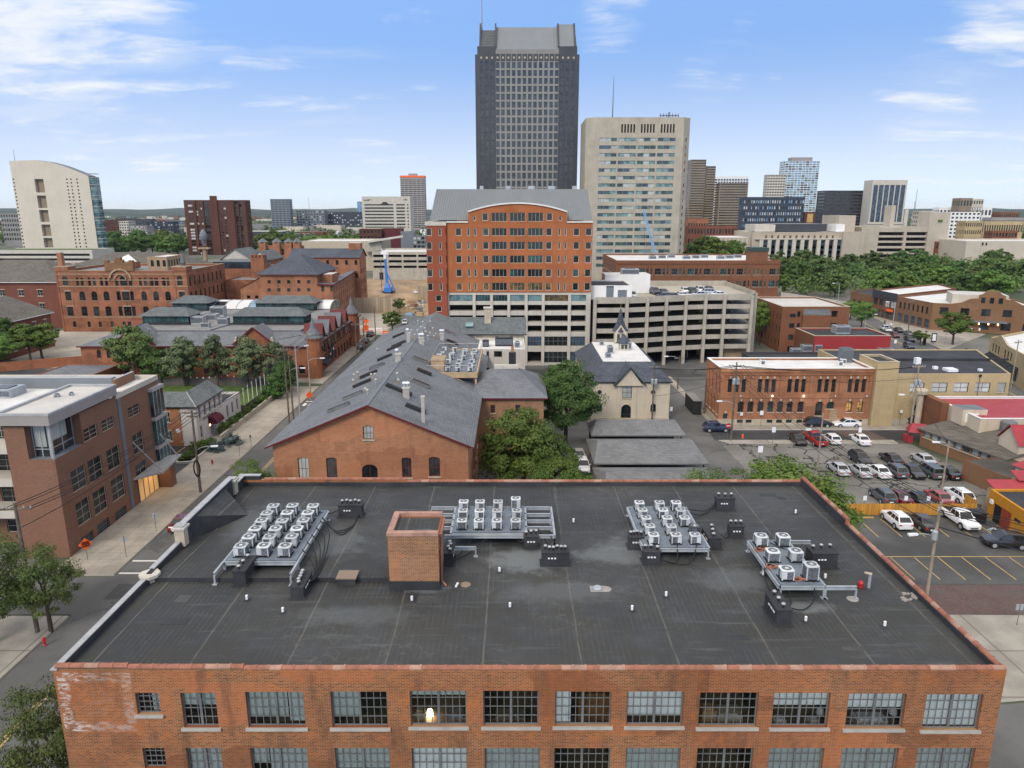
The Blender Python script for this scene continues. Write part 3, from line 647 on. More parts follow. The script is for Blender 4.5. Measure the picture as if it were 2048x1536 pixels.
mb.box(FX0+.02,FY1-.32,ZR-.1,FX1-.02,FY1-.3,15.03,up);mb.box(FX0,FY1-.3,15.0,-8.8,FY1,15.22,M['brick_front'])
mb.box(FX0+.3,FY0+.33,ZR-.1,FX0+.32,FY1-.33,15.03,up);mb.box(FX0,39.8,15.0,FX0+.3,44.0,15.22,up);mb.box(FX0,44.6,15.0,FX0+.34,53.0,16.25,up)
mb.poly([(FX0+.345,46.3,16.1),(-19.9,49.6,ZR+.02),(FX0+.345,51.6,16.0)],M['membrane']);mb.poly([(FX0+.345,46.3,16.1),(FX0+.345,45.6,ZR+.02),(-19.9,49.6,ZR+.02)],up)
mb.B('parapet',FB)
coping(FY0+.15,0,FX0+.1,-18.9,15.16,'x');coping(FY0+.15,0,-18.9,-13.2,15.1,'x');coping(FY0+.15,0,-13.2,FX1,15.04,'x')
coping(FY0+.33,47.3,FX1-.15,0,15.03,'y');coping(47.3,FY1-.35,FX1-.15,0,15.38,'y')
coping(FY1-.15,0,-8.8,FX1,15.03,'x');coping(FY1-.15,0,FX0+2.0,-8.8,15.22,'x')
mb=MB();al=M['alu']
mb.box(FX0-.1,FY0-.05,15.045,FX0+.24,39.4,15.11,al);mb.box(FX0-.1,40.4,15.225,FX0+.24,44.0,15.29,al);mb.box(FX0-.1,44.6,16.255,FX0+.36,53.0,16.33,al);mb.box(FX0-.1,54.0,15.5,FX0+.36,FY1,15.58,al);mb.box(FX0,54.0,15.0,FX0+.3,FY1,15.49,up);mb.box(FX0-.1,FY1-.36,15.585,FX0+1.7,FY1+.05,15.65,al);mb.box(FX0+.3,FY1-.28,15.0,FX0+1.7,FY1,15.58,up)
mb.B('metal_cap',FB)
for(y0,z1)in((44.0,16.15),(53.0,16.0)):
 mb=MB();mb.box(FX0-.15,y0,14.9,FX0+.5,y0+.62,z1,M['stone']);mb.box(FX0-.28,y0-.12,z1,FX0+.62,y0+.75,z1+.14,M['conc_lt']);mb.box(FX0-.16,y0,z1+.14,FX0+.5,y0+.63,z1+.24,M['alu']);mb.B('pier_cap',FB)
mb=MB()
mb.prism([(FX0+.15+.62*math.cos(PI/8+i*PI/4),39.9+.62*math.sin(PI/8+i*PI/4))for i in range(8)],15.0,15.18,M['conc_lt'])
mb.prism([(FX0+.15+.45*math.cos(PI/8+i*PI/4),39.9+.45*math.sin(PI/8+i*PI/4))for i in range(8)],14.7,15.0,M['stone'])
mb.B('pier_cap',FB)
pr_=random.Random(12);pm=[plain('newer_membrane_patch',(.030,.032,.034),.6,.2,.8),plain('faded_membrane_patch',(.058,.059,.058),.8,.25,.8)]
for i in range(16):
 x,y,a,b=pr_.uniform(-21,22),pr_.uniform(31.5,54),pr_.uniform(.4,1.6),pr_.uniform(.3,1.1)
 if x<-6 and y>38:continue
 mb=MB();mb.obox(x,y,ZR+.002,a,b,.008,pr_.uniform(-.06,.06),pm[i%2]);mb.B('roof_patch',FB)
px0,px1,py0,py1,pt=-7.37,-4.38,38.72,41.5,18.25
mb=MB();mb.box(px0,py0,ZR+.55,px1,py1,pt,M['brick_pent'],bottom=False);pw=mb.B('penthouse',FB)
mb=MB();mb.box(px0-.03,py0-.03,ZR,px1+.03,py1,ZR+.6,M['roof_black']);mb.B('flashing',pw)
mb=MB();mb.poly([(px0+.2,py0+.2,pt+.02),(px1-.1,py0+.2,pt+.02),(px1-.1,py1-.2,pt+.02),(px0+.2,py1-.2,pt+.02)],M['membrane']);mb.B('roof',pw)
mb=MB()
for a,b in(((px0-.06,py0-.06),(px1,py0+.3)),((px0-.06,py0+.3),(px0+.3,py1)),((px0-.06,py1),(px1,py1+.3))):mb.box(a[0],a[1],pt+.003,b[0],b[1],pt+.22,M['clay_lt'])
mb.B('coping',pw)
mb=MB();mb.box(px1,py0+.4,pt-.25,px1+.18,py1,pt-.08,M['clay']);mb.tube((px1+.1,py0+.5,pt-.1),(px1+.1,py0+.5,ZR+.35),.06,.06,8,M['clay']);mb.tube((px1+.1,py0+.5,ZR+.35),(px1+.4,py0+.25,ZR+.15),.06,.06,8,M['clay']);mb.box(px1+.02,py0+.6,ZR+.3,px1+.05,py0+1.6,ZR+2.3,M['clay']);mb.B('gutter',pw)
# -- condenser units
def make_ac(w=.75,h=.68,tall=False):
 r=thing('air_conditioner','','air conditioner')
 mb=MB();mb.box(-w/2,-w/2,.05,w/2,w/2,h-.06,M['ac_grille']);mb.B('grille',r,local=True)
 mb=MB();t=.05
 for sx in(-1,1):
  for sy in(-1,1):mb.box(sx*(w/2+.008),sy*(w/2+.008),.0,sx*(w/2-.06),sy*(w/2-.06),h-.05,M['ac_white'])
 mb.box(-w/2-.012,-w/2-.012,.1,-w/2+.30,-w/2+.02,h-.05,M['ac_white']);mb.box(-w/2-.012,-w/2+.02,.1,-w/2+.01,-w/2+.30,h-.05,M['ac_white'])
 mb.B('cabinet',r,local=True)
 mb=MB();n=20;top=h+.04;R0=w*.40
 sq=[]
 for i in range(n):
  a=2*PI*i/n;c,s=math.cos(a),math.sin(a);k=(w/2+.035)/max(abs(c),abs(s));k=min(k,(w/2+.035)*1.27);sq.append((k*c,k*s))
 for i in range(n):
  j=(i+1)%n;a0,a1=2*PI*i/n,2*PI*j/n
  ci,cj=(R0*math.cos(a0),R0*math.sin(a0)),(R0*math.cos(a1),R0*math.sin(a1))
  mb.poly([(*sq[i],h-.03),(*sq[j],h-.03),(*sq[j],top-.015),(*sq[i],top-.015)],M['ac_white'])
  mb.poly([(*sq[i],top-.015),(*sq[j],top-.015),(*cj,top+.02),(*ci,top+.02)],M['ac_white']);mb.poly([(*cj,top+.02),(*ci,top+.02),(ci[0],ci[1],top-.15),(cj[0],cj[1],top-.15)],M['win_grey'])
 lid=mb.B('lid',r,local=True)
 mb=MB()
 for q in(.14,.24,.34,.40):
  rr=w*q;mb.path([(rr*math.cos(2*PI*i/20),rr*math.sin(2*PI*i/20),top+.015)for i in range(21)],.008,4,M['metal'])
 for i in range(8):mb.bar((0,0,top+.018),(w*.4*math.cos(i*PI/4),w*.4*math.sin(i*PI/4),top+.018),.012,.012,M['metal'])
 mb.lathe((0,0,top-.02),[(.11,0),(.11,.045),(0.0,.05)],12,M['ac_white']);mb.B('fan_guard',lid,local=True)
 mb=MB();mb.lathe((0,0,top-.16),[(0,0),(R0,.0)],20,M['win_grey'])
 for i in range(4):
  a=i*PI/2+.3;mb.poly([(.05*math.cos(a),.05*math.sin(a),top-.10),(R0*.95*math.cos(a-.3),R0*.95*math.sin(a-.3),top-.12),(R0*.95*math.cos(a+.35),R0*.95*math.sin(a+.35),top-.07)],M['metal'])
 mb.B('fan',lid,local=True)
 mb=MB();mb.box(-w/2-.06,-w/2-.06,-.06,w/2+.06,w/2+.06,.0,M['black']);mb.B('base_pad',r,local=True)
 return r
ORD=['first','second','third','fourth','fifth','sixth','seventh','eighth','ninth','tenth','eleventh','twelfth']
AC0=make_ac();ACT=make_ac(.75,1.0);ACD=None
SCL=[1.0]
def put_ac(x,y,z,rz,label,group,src=None):
 src=src or AC0
 if not src.get('placed'):src['placed']=1;o=src
 else:o=copy_tree(src)
 o.location=(x,y,z);o.rotation_euler=(0,0,rz);o['label']=label;o['category']='air conditioner';o['group']=group;o.scale=(SCL[0]*.97,SCL[0]*.97,SCL[0]*.86)
 return o
def platform(x0,x1,y0,y1,z,label,railx=(),legs=True):
 r=thing('steel_platform',label,'platform',((x0+x1)/2,(y0+y1)/2,ZR),0,'rooftop equipment platforms')
 mb=MB();mb.box(x0,y0,z-.05,x1,y1,z,M['deck_blue']);mb.B('deck',r)
 def beam(a,b):
  mb=MB();p,q=Vector(a),Vector(b);mb.bar(p,q,.04,.22,M['metal']);mb.bar(p+Vector((0,0,.1)),q+Vector((0,0,.1)),.14,.03,M['metal']);mb.bar(p-Vector((0,0,.1)),q-Vector((0,0,.1)),.14,.03,M['metal']);mb.B('beam',r)
 zb=z-.18
 for(a,b)in railx:beam(a,b)
 beam((x0,y0-.08,zb),(x1,y0-.08,zb));beam((x0,y1+.08,zb),(x1,y1+.08,zb));beam((x0-.08,y0,zb),(x0-.08,y1,zb));beam((x1+.08,y0,zb),(x1+.08,y1,zb))
 pts=[(x0,y0-.08),(x1,y0-.08),(x0,y1),(x1,y1),(x0,(y0+y1)/2),(x1,(y0+y1)/2)]
 for a,b in railx:
  pts+=[(a[0],a[1]),(b[0],b[1])]
 for(x,y)in pts:
  mb=MB();mb.box(x-.05,y-.05,ZR+.03,x+.05,y+.05,z-.28,M['metal']);mb.box(x-.14,y-.14,ZR,x+.14,y+.14,ZR+.04,M['metal']);mb.B('leg',r)
 return r
p1=platform(-18.1,-13.6,40.9,48.6,15.55,'galvanised platform left of the brick penthouse carrying eighteen condensers',[((-18.2,39.4,15.37),(-18.2,40.9,15.37)),((-13.5,39.3,15.37),(-13.5,40.9,15.37))])
rows=['front','second','third','fourth','fifth','back'];cols=['left','middle','right']
for j in range(6):
 for i,x in enumerate((-17.32,-15.88,-14.45)):
  put_ac(x+RU(-.05,.05),41.6+j*1.27+RU(-.06,.06),15.61,rnd.choice([0,0,PI/2,PI,.04]),f'white condenser in the {cols[i]} column, {rows[j]} row of the platform left of the brick penthouse','condensers on the left platform')
p2=platform(-4.1,.9,44.7,49.1,15.65,'wide galvanised platform behind the brick penthouse carrying a dozen condensers',[((-6.0,49.1,15.47),(2.9,49.1,15.47)),((-6.0,47.9,15.47),(2.9,47.9,15.47)),((-6.0,46.8,15.47),(2.9,46.8,15.47)),((-6.0,45.7,15.47),(2.9,45.7,15.47)),((-4.6,44.4,15.47),(2.9,44.4,15.47)),((2.9,44.4,15.47),(2.9,49.2,15.47)),((-4.6,43.0,15.3),(-2.4,43.0,15.3))])
SCL[0]=.88;rows=['front','middle','back'];cols=['first','second','third','fourth']
for j,y in enumerate((45.35,47.0,48.6)):
 for i,x in enumerate((-3.5,-2.33,-1.05,.3)):
  tall=(i==3 and j==2)
  put_ac(x+RU(-.05,.05),y,15.71,rnd.choice([0,PI/2,PI]),'tall beige condenser at the back right corner of the platform behind the penthouse' if tall else f'white condenser, {cols[i]} from left, {rows[j]} row of the platform behind the penthouse','condensers on the middle platform',ACT if tall else None)
p3=platform(8.7,12.9,42.8,49.4,15.5,'galvanised platform right of the roof centre carrying fifteen condensers')
rows=['front','second','third','fourth','back'];cols=['left','middle','right']
dk=None
for j in range(5):
 for i,x in enumerate((9.37,10.85,12.12)):
  dark=(i==2 and j==1)
  o=put_ac(x+(0.35 if dark else RU(-.04,.04)),43.45+j*1.34,15.56,rnd.choice([0,PI/2]),'black condenser among white ones on the right centre platform' if dark else f'white condenser in the {cols[i]} column, {rows[j]} row of the right centre platform','condensers on the right centre platform')
  if dark:
   o['group']='condensers on the right centre platform'
   for ch in KIDS(o):
    if ch.name.startswith(('cabinet','lid')):
     ch.data=ch.data.copy()
     for q,mm in enumerate(ch.data.materials):
      if mm==M['ac_white']:ch.data.materials[q]=M['dark_panel']
p4=platform(15.85,18.4,37.9,43.7,15.55,'small galvanised platform near the right parapet carrying six condensers and loose bricks',[((18.5,37.82,15.37),(20.3,37.82,15.37)),((18.5,43.75,15.37),(20.0,43.75,15.37))])
SCL[0]=1.0
for j,y in enumerate((38.6,40.9,43.05)):
 for i,x in enumerate((16.4,17.85)):
  tall=(j==0 and i==1)
  put_ac(x,y,15.61,(.0,PI)[(i+j)%2],f'{"taller " if tall else ""}white condenser, {("left","right")[i]} one of the {("front","middle","back")[j]} pair on the six-unit platform','condensers on the right platform',ACT if tall else None)
def brick_pile(x,y,n,lab):
 mb=MB()
 for i in range(n):mb.obox(x+RU(-.25,.25),y+RU(-.12,.12),15.55+.09*(i//4),.4,.16,.085,RU(-.5,.5),M['clay'])
 tag(mb.B('brick_pile',origin=(x,y,15.55)),lab,'bricks')
brick_pile(16.2,42.2,7,'loose clay bricks between the back and middle condensers of the right platform');brick_pile(16.0,39.9,8,'pile of broken clay bricks on the left edge of the right platform');brick_pile(17.1,38.4,6,'few clay bricks between the two front condensers of the right platform');brick_pile(-.35,44.95,4,'clay bricks on the front edge of the platform behind the penthouse')
# -- black pipe boxes
def pipe_box(x,y,w,d,h,nv,label,side='y'):
 """x,y: middle of the front foot"""
 r=thing('pipe_box',label,'roof vent box',(x,y+d/2,ZR),0,'black boxes where the lines enter the roof')
 mb=MB();b=M['roof_black'];mb.box(x-w/2-.12,y-.12,ZR+.004,x+w/2+.12,y+d+.12,ZR+.07,b);mb.box(x-w/2,y,ZR+.07,x+w/2,y+d,ZR+h,b);mb.B('housing',r)
 mb=MB();mb.box(x-w/2-.05,y-.05,ZR+h+.002,x+w/2+.05,y+d+.05,ZR+h+.06,b);lid=mb.B('lid',r)
 for i in range(nv):
  if w>=d:vx,vy=x-w*.36+w*.72*(i/(max(1,nv-1))),y+d*RU(.4,.7)
  else:vx,vy=x+RU(-.08,.16),y+d*(.12+.7*i/max(1,nv-1))
  mb=MB();mb.lathe((vx,vy,ZR+h+.06),[(.06,0),(.06,.22)],8,M['black']);mb.lathe((vx,vy,ZR+h+.26),[(.0,0),(.11,.0),(.12,.04),(.09,.08),(0,.10)],10,M['alu']);mb.B('vent_cap',lid)
 n=3
 if w>=d or w>.9:
  for i in range(n):
   mb=MB();mb.box(x-.28*w+i*.2-.0,y-.02,ZR+h*.55,x-.28*w+i*.2+.12,y-.001,ZR+h*.55+.1,M['white']);mb.B('outlet',r)
 else:
  for i in range(n):
   mb=MB();sx=w/2*(1 if side=='r' else-1);mb.box(x+sx-.02,y+d*.2+i*.35,ZR+h*.6,x+sx+.02,y+d*.2+i*.35+.25,ZR+h*.6+.09,M['white']);mb.B('outlet',r)
 return r
for a in((-12.05,49.1,1.75,.75,.95,5,'wide black box behind the left platform with five silver vents'),(-16.6,39.2,.75,2.0,.95,3,'narrow black box at the front of the left platform'),(-12.65,37.7,.75,1.9,.75,5,'narrow black box with five vents in front of the hose bundle','r'),(-4.15,41.7,.7,1.5,.85,4,'black box tucked right beside the brick penthouse','r'),(1.3,44.1,.95,.7,.85,3,'black box at the right front corner of the platform behind the penthouse'),(2.8,41.7,1.75,.75,.9,6,'widest black box near the roof centre with six vents'),(8.4,44.0,.95,.8,.85,4,'black box at the left edge of the right centre platform'),(9.05,41.9,1.05,.75,.85,3,'black box in front of the right centre platform'),(13.7,44.0,.85,1.9,.8,3,'long black box right of the right centre platform'),(16.3,50.4,1.35,.75,.95,3,'black box standing alone near the back parapet'),(15.7,45.7,.95,.7,.85,3,'small black box between the two right platforms'),(20.0,41.4,1.6,1.1,1.0,3,'black box right of the six-unit platform'),(14.96,34.9,.78,1.9,.95,3,'black box nearest the front right of the roof')):
 pipe_box(*a)
def vent_pipe(u,v,label,h=.34,tilt=0):
 x,y=S(u,v,ZR);r=thing('vent_pipe',label,'vent pipe',(x,y,ZR),0,'white vent pipes on the black roof')
 mb=MB();mb.tube((x,y,ZR+.02),(x+tilt,y,ZR+h),.075,.075,10,M['white']);mb.B('pipe',r)
 mb=MB();mb.lathe((x,y,ZR),[(.24,.006),(.2,.02),(.1,.05),(.09,.1)],12,M['roof_black']);mb.B('collar',r)
for u,v,l in((494,1201,'stubby white vent pipe below the left platform'),(566,1226,'white vent pipe in front of the narrow box with five vents'),(824,1203,'white vent pipe in front of the brick penthouse'),(911,1176,'leaning white vent pipe by the penthouse gutter'),(999,1145,'white vent pipe between penthouse and widest black box'),(1020,1216,'white vent pipe nearest the roof centre line'),(1147,1046,'white vent pipe alone behind the widest black box'),(1264,1222,'white vent pipe right of the roof drain'),(1332,1194,'white vent pipe below the right centre platform'),(1591,1028,'white vent pipe near the back right corner'),(1611,1244,'white vent pipe right of the front right box'),(1769,1254,'white vent pipe closest to the right parapet'),(1650,1158,'white vent pipe right of the six-unit platform'),(1527,1152,'white vent pipe left of the six-unit platform'),(435,1148,'white vent pipe at the foot of the left platform beam'),(1407,1100,'white vent pipe at the corner of the right centre platform')):
 vent_pipe(u,v,l,tilt=.15 if 'leaning' in l else 0)
x,y=S(1195,1178,ZR);r=thing('roof_drain','round metal roof drain on a sandy patch near the roof centre','drain',(x,y,ZR));mb=MB();mb.box(x-.45,y-.35,ZR+.005,x+.45,y+.35,ZR+.02,M['grey_stone']);mb.B('patch',r);mb=MB();mb.lathe((x,y,ZR+.02),[(.3,0),(.3,.08),(.22,.14),(0,.15)],14,M['metal']);mb.B('strainer',r)
for u,v,l in((1212,1178,'flat round drain cover beside the sandy roof drain'),(1705,1198,'pale round drain cover in front of the red roof tank'),(931,1169,'rusty drain on the roof right of the penthouse')):
 x,y=S(u,v,ZR);mb=MB();mb.lathe((x,y,ZR),[(.34,.004),(.3,.03),(.12,.05),(0,.05)],14,M['grey_stone']if 'rusty' not in l else M['brown_stone']);tag(mb.B('roof_drain',origin=(x,y,ZR)),l,'drain')
x,y=S(1721,1176,ZR);r=thing('red_tank','small red tank on the roof near the right parapet','tank',(x,y,ZR));mb=MB();mb.lathe((x,y,ZR),[(.05,0),(.13,.03),(.16,.1),(.16,.36),(.11,.43),(.04,.5),(0,.5)],14,M['red_paint']);mb.B('body',r);mb=MB();mb.lathe((x,y,ZR+.2),[(.17,0),(.17,.04)],14,M['black']);mb.B('band',r)
x,y=S(1737,1178,ZR);r=thing('exhaust_pipe','tall grey exhaust pipe with bent cap beside the red tank','pipe',(x,y,ZR));mb=MB();mb.tube((x,y,ZR),(x,y,ZR+1.0),.09,.09,10,M['metal']);mb.B('pipe',r);mb=MB();mb.tube((x+.05,y,ZR+.98),(x-.35,y,ZR+1.1),.1,.07,8,M['stone']);mb.B('cap',r);mb=MB();mb.lathe((x,y,ZR),[(.25,.005),(.1,.1)],10,M['roof_black']);mb.B('collar',r)
x,y=S(693,1160,ZR+.3);r=thing('roof_hatch','low square roof hatch with weathered lid left of the penthouse','hatch',(x,y,ZR));mb=MB();mb.box(x-.55,y-.1,ZR,x+.55,y+.8,ZR+.42,M['roof_black']);mb.B('curb',r);mb=MB();mb.box(x-.62,y-.16,ZR+.423,x+.62,y+.86,ZR+.5,M['brown_stone']);mb.B('lid',r)
mb=MB()
for i in range(16):
 x,y=S(1822+RU(-16,16),1195+RU(-8,8),ZR);mb.obox(x,y,ZR+.004,RU(.1,.3),RU(.1,.25),RU(.03,.08),RU(0,3),M['grey_stone'])
tag(mb.B('rubble',origin=(x,y,ZR)),'pale broken mortar lying beside the right parapet','rubble')
def hose(pts,label,r=.035,mat=None,cat='hose',name='refrigerant_hose'):
 P3=[]
 n=len(pts)
 for i in range(n-1):
  p0,p1,p2,p3=[Vector(pts[max(0,min(n-1,k))])for k in(i-1,i,i+1,i+2)]
  for t in(0,.25,.5,.75):P3 .append(.5*((2*p1)+(p2-p0)*t+(2*p0-5*p1+4*p2-p3)*t*t+(3*p1-p0-3*p2+p3)*t**3))
 P3 .append(Vector(pts[-1]));mb=MB();mb.path(P3,r,6,mat or M['hose']);return tag(mb.B(name,origin=tuple(pts[0])),label,cat,'black refrigerant hoses on the roof')
Z=lambda u,v,z=.05:(*S(u,v,ZR+z),ZR+z)
for i in range(5):hose([(-13.6,42.2+i*1.1,15.6),(-13.0+.1*i,41.6+i*.9,15.35),(-12.4+.08*i,40.6+.2*i,15.0),(-12.3+.06*i,39.6,15.05),(-12.5+.06*i,38.7,15.2)],f'black hose bundled from the left platform to the narrow box, {ORD[i]} from the front')
hose([(-14.3,48.0,15.7),(-13.4,48.3,15.4),(-12.9,49.2,15.3)],'short black hose from the left platform to the wide box behind')
for i in range(3):hose([(-13.6,47.2,15.6),(-12.6+.2*i,46.6-.3*i,14.85),(-11.6,47.4-.2*i,14.8),(-11.4,49.1,14.9)],f'black hose looping on the roof behind the left platform, {("outermost","middle","innermost")[2-i]} loop')
for i,(a,b,c)in enumerate((((-3.5,45.0,15.7),(-4.4,43.6,14.9),(-3.9,42.4,15.2)),((-2.3,45.0,15.7),(-3.4,43.2,14.85),(-3.8,42.2,15.1)),((-1.0,45.0,15.7),(-2.8,43.4,14.8),(-3.8,41.9,15.0)),((.3,45.0,15.7),(.5,44.5,15.0),(1.0,44.6,15.3)),((2.6,44.4,15.5),(3.2,43.4,15.0),(3.0,42.4,15.3)),((1.8,45.6,15.5),(2.5,43.8,15.0),(2.5,42.3,15.3)))):
 hose([a,b,c],f'black hose hanging off the middle platform, {ORD[i]} from the left')
for i,(a,b,c)in enumerate((((9.4,43.0,15.6),(9.5,42.3,15.2),(9.2,42.6,15.2)),((10.9,43.0,15.6),(10.6,41.9,14.8),(9.6,42.2,15.0)),((12.2,43.0,15.6),(11.4,41.8,14.8),(9.6,42.0,15.0)),((12.6,48.8,15.6),(14.6,49.9,14.9),(15.7,50.7,15.3)),((12.6,48.4,15.6),(14.2,49.4,14.8),(15.7,50.6,15.1)),((14.2,45.6,15.3),(14.9,45.3,14.9),(15.3,46.0,15.3)),((12.9,44.9,15.6),(13.2,44.8,15.3),(13.4,45.0,15.4)))):
 hose([a,b,c],f'black hose serving the right centre platform, {ORD[i]} of seven counted from its front')
for i,(a,b,c,e)in enumerate((((16.0,40.7,15.6),(15.5,39.6,15.2),(15.3,37.6,14.9),(14.9,36.6,15.4)),((17.9,38.2,15.6),(17.6,37.2,15.0),(16.6,36.4,14.78),(15.3,36.3,15.2)),((16.4,38.2,15.6),(16.3,37.6,15.1),(16.1,36.9,14.8),(15.3,36.5,15.3)),((17.0,43.0,15.7),(18.0,42.2,15.5),(18.9,41.9,15.2),(19.3,42.0,15.3)))):
 hose([a,b,c,e],f'black hose of the six-unit platform, {("leftmost hanging","rightmost front","middle front","rear")[i]} one')
# -- window styles
G1=[M['gd'],M['gd'],M['gd2']]
sty('sash_red',M['win_red'],[M['gbl'],M['gd2'],M['gbl']],3,2,.07,.35,M['stone'],.03);sty('sash_red_s',M['win_red'],[M['gd2']],2,2,.06,0,M['stone'],.03)
sty('door_arch',M['win_red'],M['gd'],2,1,.09,.7,None)
sty('office',M['win_tan'],[M['gd'],M['gd'],M['gt'],M['gd2']],1,1,.14,0,None);sty('office_lit',M['win_tan'],[M['gl2'],M['gl2'],M['gd']],1,1,.14,0,None);sty('office3',M['win_tan'],[M['gd'],M['gt'],M['gd']],4,1,.08,0,None,.06);sty('office3_lit',M['win_tan'],[M['gl2'],M['gl2'],M['gd']],4,1,.08,0,None,.06)
sty('band5',M['win_grey'],[M['gt'],M['gt2'],M['gb']],5,1,.08,0,None,.07);sty('bandlit',M['win_grey'],[M['gl2']],5,1,.08,0,None,.07);sty('shop',M['win_grey'],[M['gb'],M['gd']],5,2,.1,0,None,.09)
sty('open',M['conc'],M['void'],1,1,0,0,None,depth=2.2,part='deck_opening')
sty('rom',M['win_dark'],G1,2,3,.09,.9,M['sandstone'],.05);sty('rom_s',M['win_dark'],G1,1,2,.08,1.0,None,.05);sty('rom_r',M['win_dark'],G1,3,3,.09,0,M['sandstone'],.06,head=M['stone']);sty('rom_b',M['win_dark'],G1,1,2,.07,0,M['sandstone'],.05);sty('seg',M['win_dark'],G1,2,3,.09,.35,M['sandstone'],.05)
sty('mod',M['win_tan'],[M['gd'],M['gd'],M['gd2'],M['gd']],2,3,.05,0,None,.03);sty('mod2',M['win_grey'],[M['gd2']],2,4,.06,0,None,.05)
sty('sash_w',M['trim_white'],[M['gd2'],M['gd']],2,2,.09,0,M['stone'],.04,head=M['stone']);sty('sash_p',M['stone'],[M['gd2']],1,2,.08,0,M['stone'],.05,head=M['stone']);sty('blank',M['greyblue'],[M['greyblue']],1,1,.05,0,None)
sty('ital_t',M['win_dark'],[M['gd'],M['gd'],M['gd2']],2,3,.08,1,None,.05,depth=.3);sty('ital_b',M['win_dark'],[M['gd'],M['gd2'],M['gt']],2,2,.1,1,M['stone'],.05,depth=.3);sty('ital_l',M['win_dark'],[M['gl']],2,2,.1,1,M['stone'],.05,depth=.3);sty('cellar',M['win_dark'],G1,2,1,.06,0,None,.04)
sty('loft',M['win_dark'],[M['gd'],M['gbl'],M['gbl2'],M['gd2']],2,2,.09,0,None,.06);sty('loft_s',M['win_grey'],[M['gbl'],M['gd2']],1,1,.07,0,M['stone'])
sty('plainw',M['win_dark'],G1,1,1,.07,0,None);sty('plain2',M['win_dark'],G1,2,1,.07,0,None);sty('far',M['win_dark'],G1,1,1,0,0,None,depth=.35);sty('farb',M['win_dark'],[M['gb'],M['gb'],M['gd2']],1,1,0,0,None,depth=.35);sty('fart',M['win_dark'],[M['gt'],M['gt2'],M['gt2'],M['gb']],1,1,0,0,None,depth=.3);sty('farl',M['win_dark'],[M['gl2'],M['gd'],M['gbl']],1,1,0,0,None,depth=.3);sty('farw',M['win_dark'],[M['gd'],M['gbl2'],M['gd2'],M['gd']],1,1,0,0,None,depth=.3)
sty('void',M['win_dark'],M['void'],1,1,0,0,None,depth=.8,part='opening');sty('green_arch',M['trim_green'],[M['gd']],2,2,.1,1,M['stone'],.05);sty('green_w',M['trim_green'],[M['gbl'],M['gd2']],2,2,.1,.3,M['stone'],.05);sty('round',M['trim_green'],[M['gd']],1,1,.08,0,None)
sty('dock',M['win_grey'],[M['gd'],M['gt'],M['gd2'],M['gl2']],3,2,.07,0,M['stone'],.06)
def E(u,v,X):
 r=ray(u,v);t=X/r[0];return(r[1]*t,HC+r[2]*t)
def walls(T,pts,z0,z1,mat,opsl=None,name='wall'):
 mb=MB();n=len(pts)
 for i in range(n):facade(T,mb,pts[i],pts[(i+1)%n],z0,z1,(opsl or{}).get(i,[]),mat)
 return mb.B(name,T)
def rect(x0,y0,x1,y1):return[(x0,y0),(x1,y0),(x1,y1),(x0,y1)]
def simple(name,label,x0,y0,x1,y1,z,mat,roofm,opsl=None,par=.5,cop=None,group=None,z0=0,cat='building',roofn='roof',side=None):
 T=thing(name,label,cat,((x0+x1)/2,(y0+y1)/2,z0),0,group);walls(T,rect(x0,y0,x1,y1),z0,z,mat,opsl)
 if side:
  mb=MB();mb.poly([(x0-.02,y1,z0),(x0-.02,y0,z0),(x0-.02,y0,z),(x0-.02,y1,z)],side);mb.B('side_wall',T)
 roof_slab(T,rect(x0,y0,x1,y1),z-par-.01,roofm,par,mat,.3,roofn,cop);return T
def roofbox(T,x,y,z,sx,sy,sz,mat=None,name='rooftop_unit'):
 mb=MB();m=mat or M['metal'];mb.box(x-sx/2,y-sy/2,z,x+sx/2,y+sy/2,z+sz,m);mb.box(x-sx/2+.1,y-sy/2-.03,z+sz*.2,x+sx/2-.1,y-sy/2-.003,z+sz*.85,M['ac_grille']);mb.box(x-sx*.3,y-sy*.3,z+sz+.003,x+sx*.3,y+sy*.3,z+sz+.12,M['ac_grille']);return mb.B(name,T)
# -- long gabled brick building
LB=thing('gabled_brick_building','long low red brick building with grey shingle roof, skylights and dark red eaves','building',(-16,110,0))
lx0,lx1,ly0,ly1,le,lr=-27.3,-5.0,77.0,150.0,11.0,15.7
W1=[pxop(ly0,lx0,596,915,618,957,'sash_red'),pxop(ly0,lx0,653,915,674,957,'sash_red'),pxop(ly0,lx0,724,929,756,975,'door_arch'),pxop(ly0,lx0,804,915,823,955,'sash_red'),pxop(ly0,lx0,858,914,880,953,'sash_red')]
mb=MB();facade(LB,mb,(lx0,ly0),(lx1,ly0),0,le,W1,M['brick_ital'])
o=pxop(ly0,lx0,726,851,747,879,'sash_red');xm=(lx0+lx1)/2;kk=(lr-le)/((lx1-lx0)/2)
ux0,ux1=o[0]-.5,o[1]+.5
facade(LB,mb,(lx0+ux0,ly0),(lx0+ux1,ly0),le,14.6,[(.5,.5+o[1]-o[0],max(le+.1,o[2]),min(14.4,o[3]),'sash_red')],M['brick_ital'])
zl=lambda x:lr-kk*abs(x-xm)
xa,xb=lx0+ux0,lx0+ux1
mb.poly([(lx0,ly0,le),(xa,ly0,le),(xa,ly0,zl(xa))],M['brick_ital']);mb.poly([(xb,ly0,le),(lx1,ly0,le),(xb,ly0,zl(xb))],M['brick_ital']);mb.poly([(xa,ly0,14.6),(xb,ly0,14.6),(xb,ly0,zl(xb)),(xm,ly0,lr),(xa,ly0,zl(xa))],M['brick_ital'])
side=[(4+i*5.2,5.4+i*5.2,4.0,7.6,'sash_red')for i in range(13)]
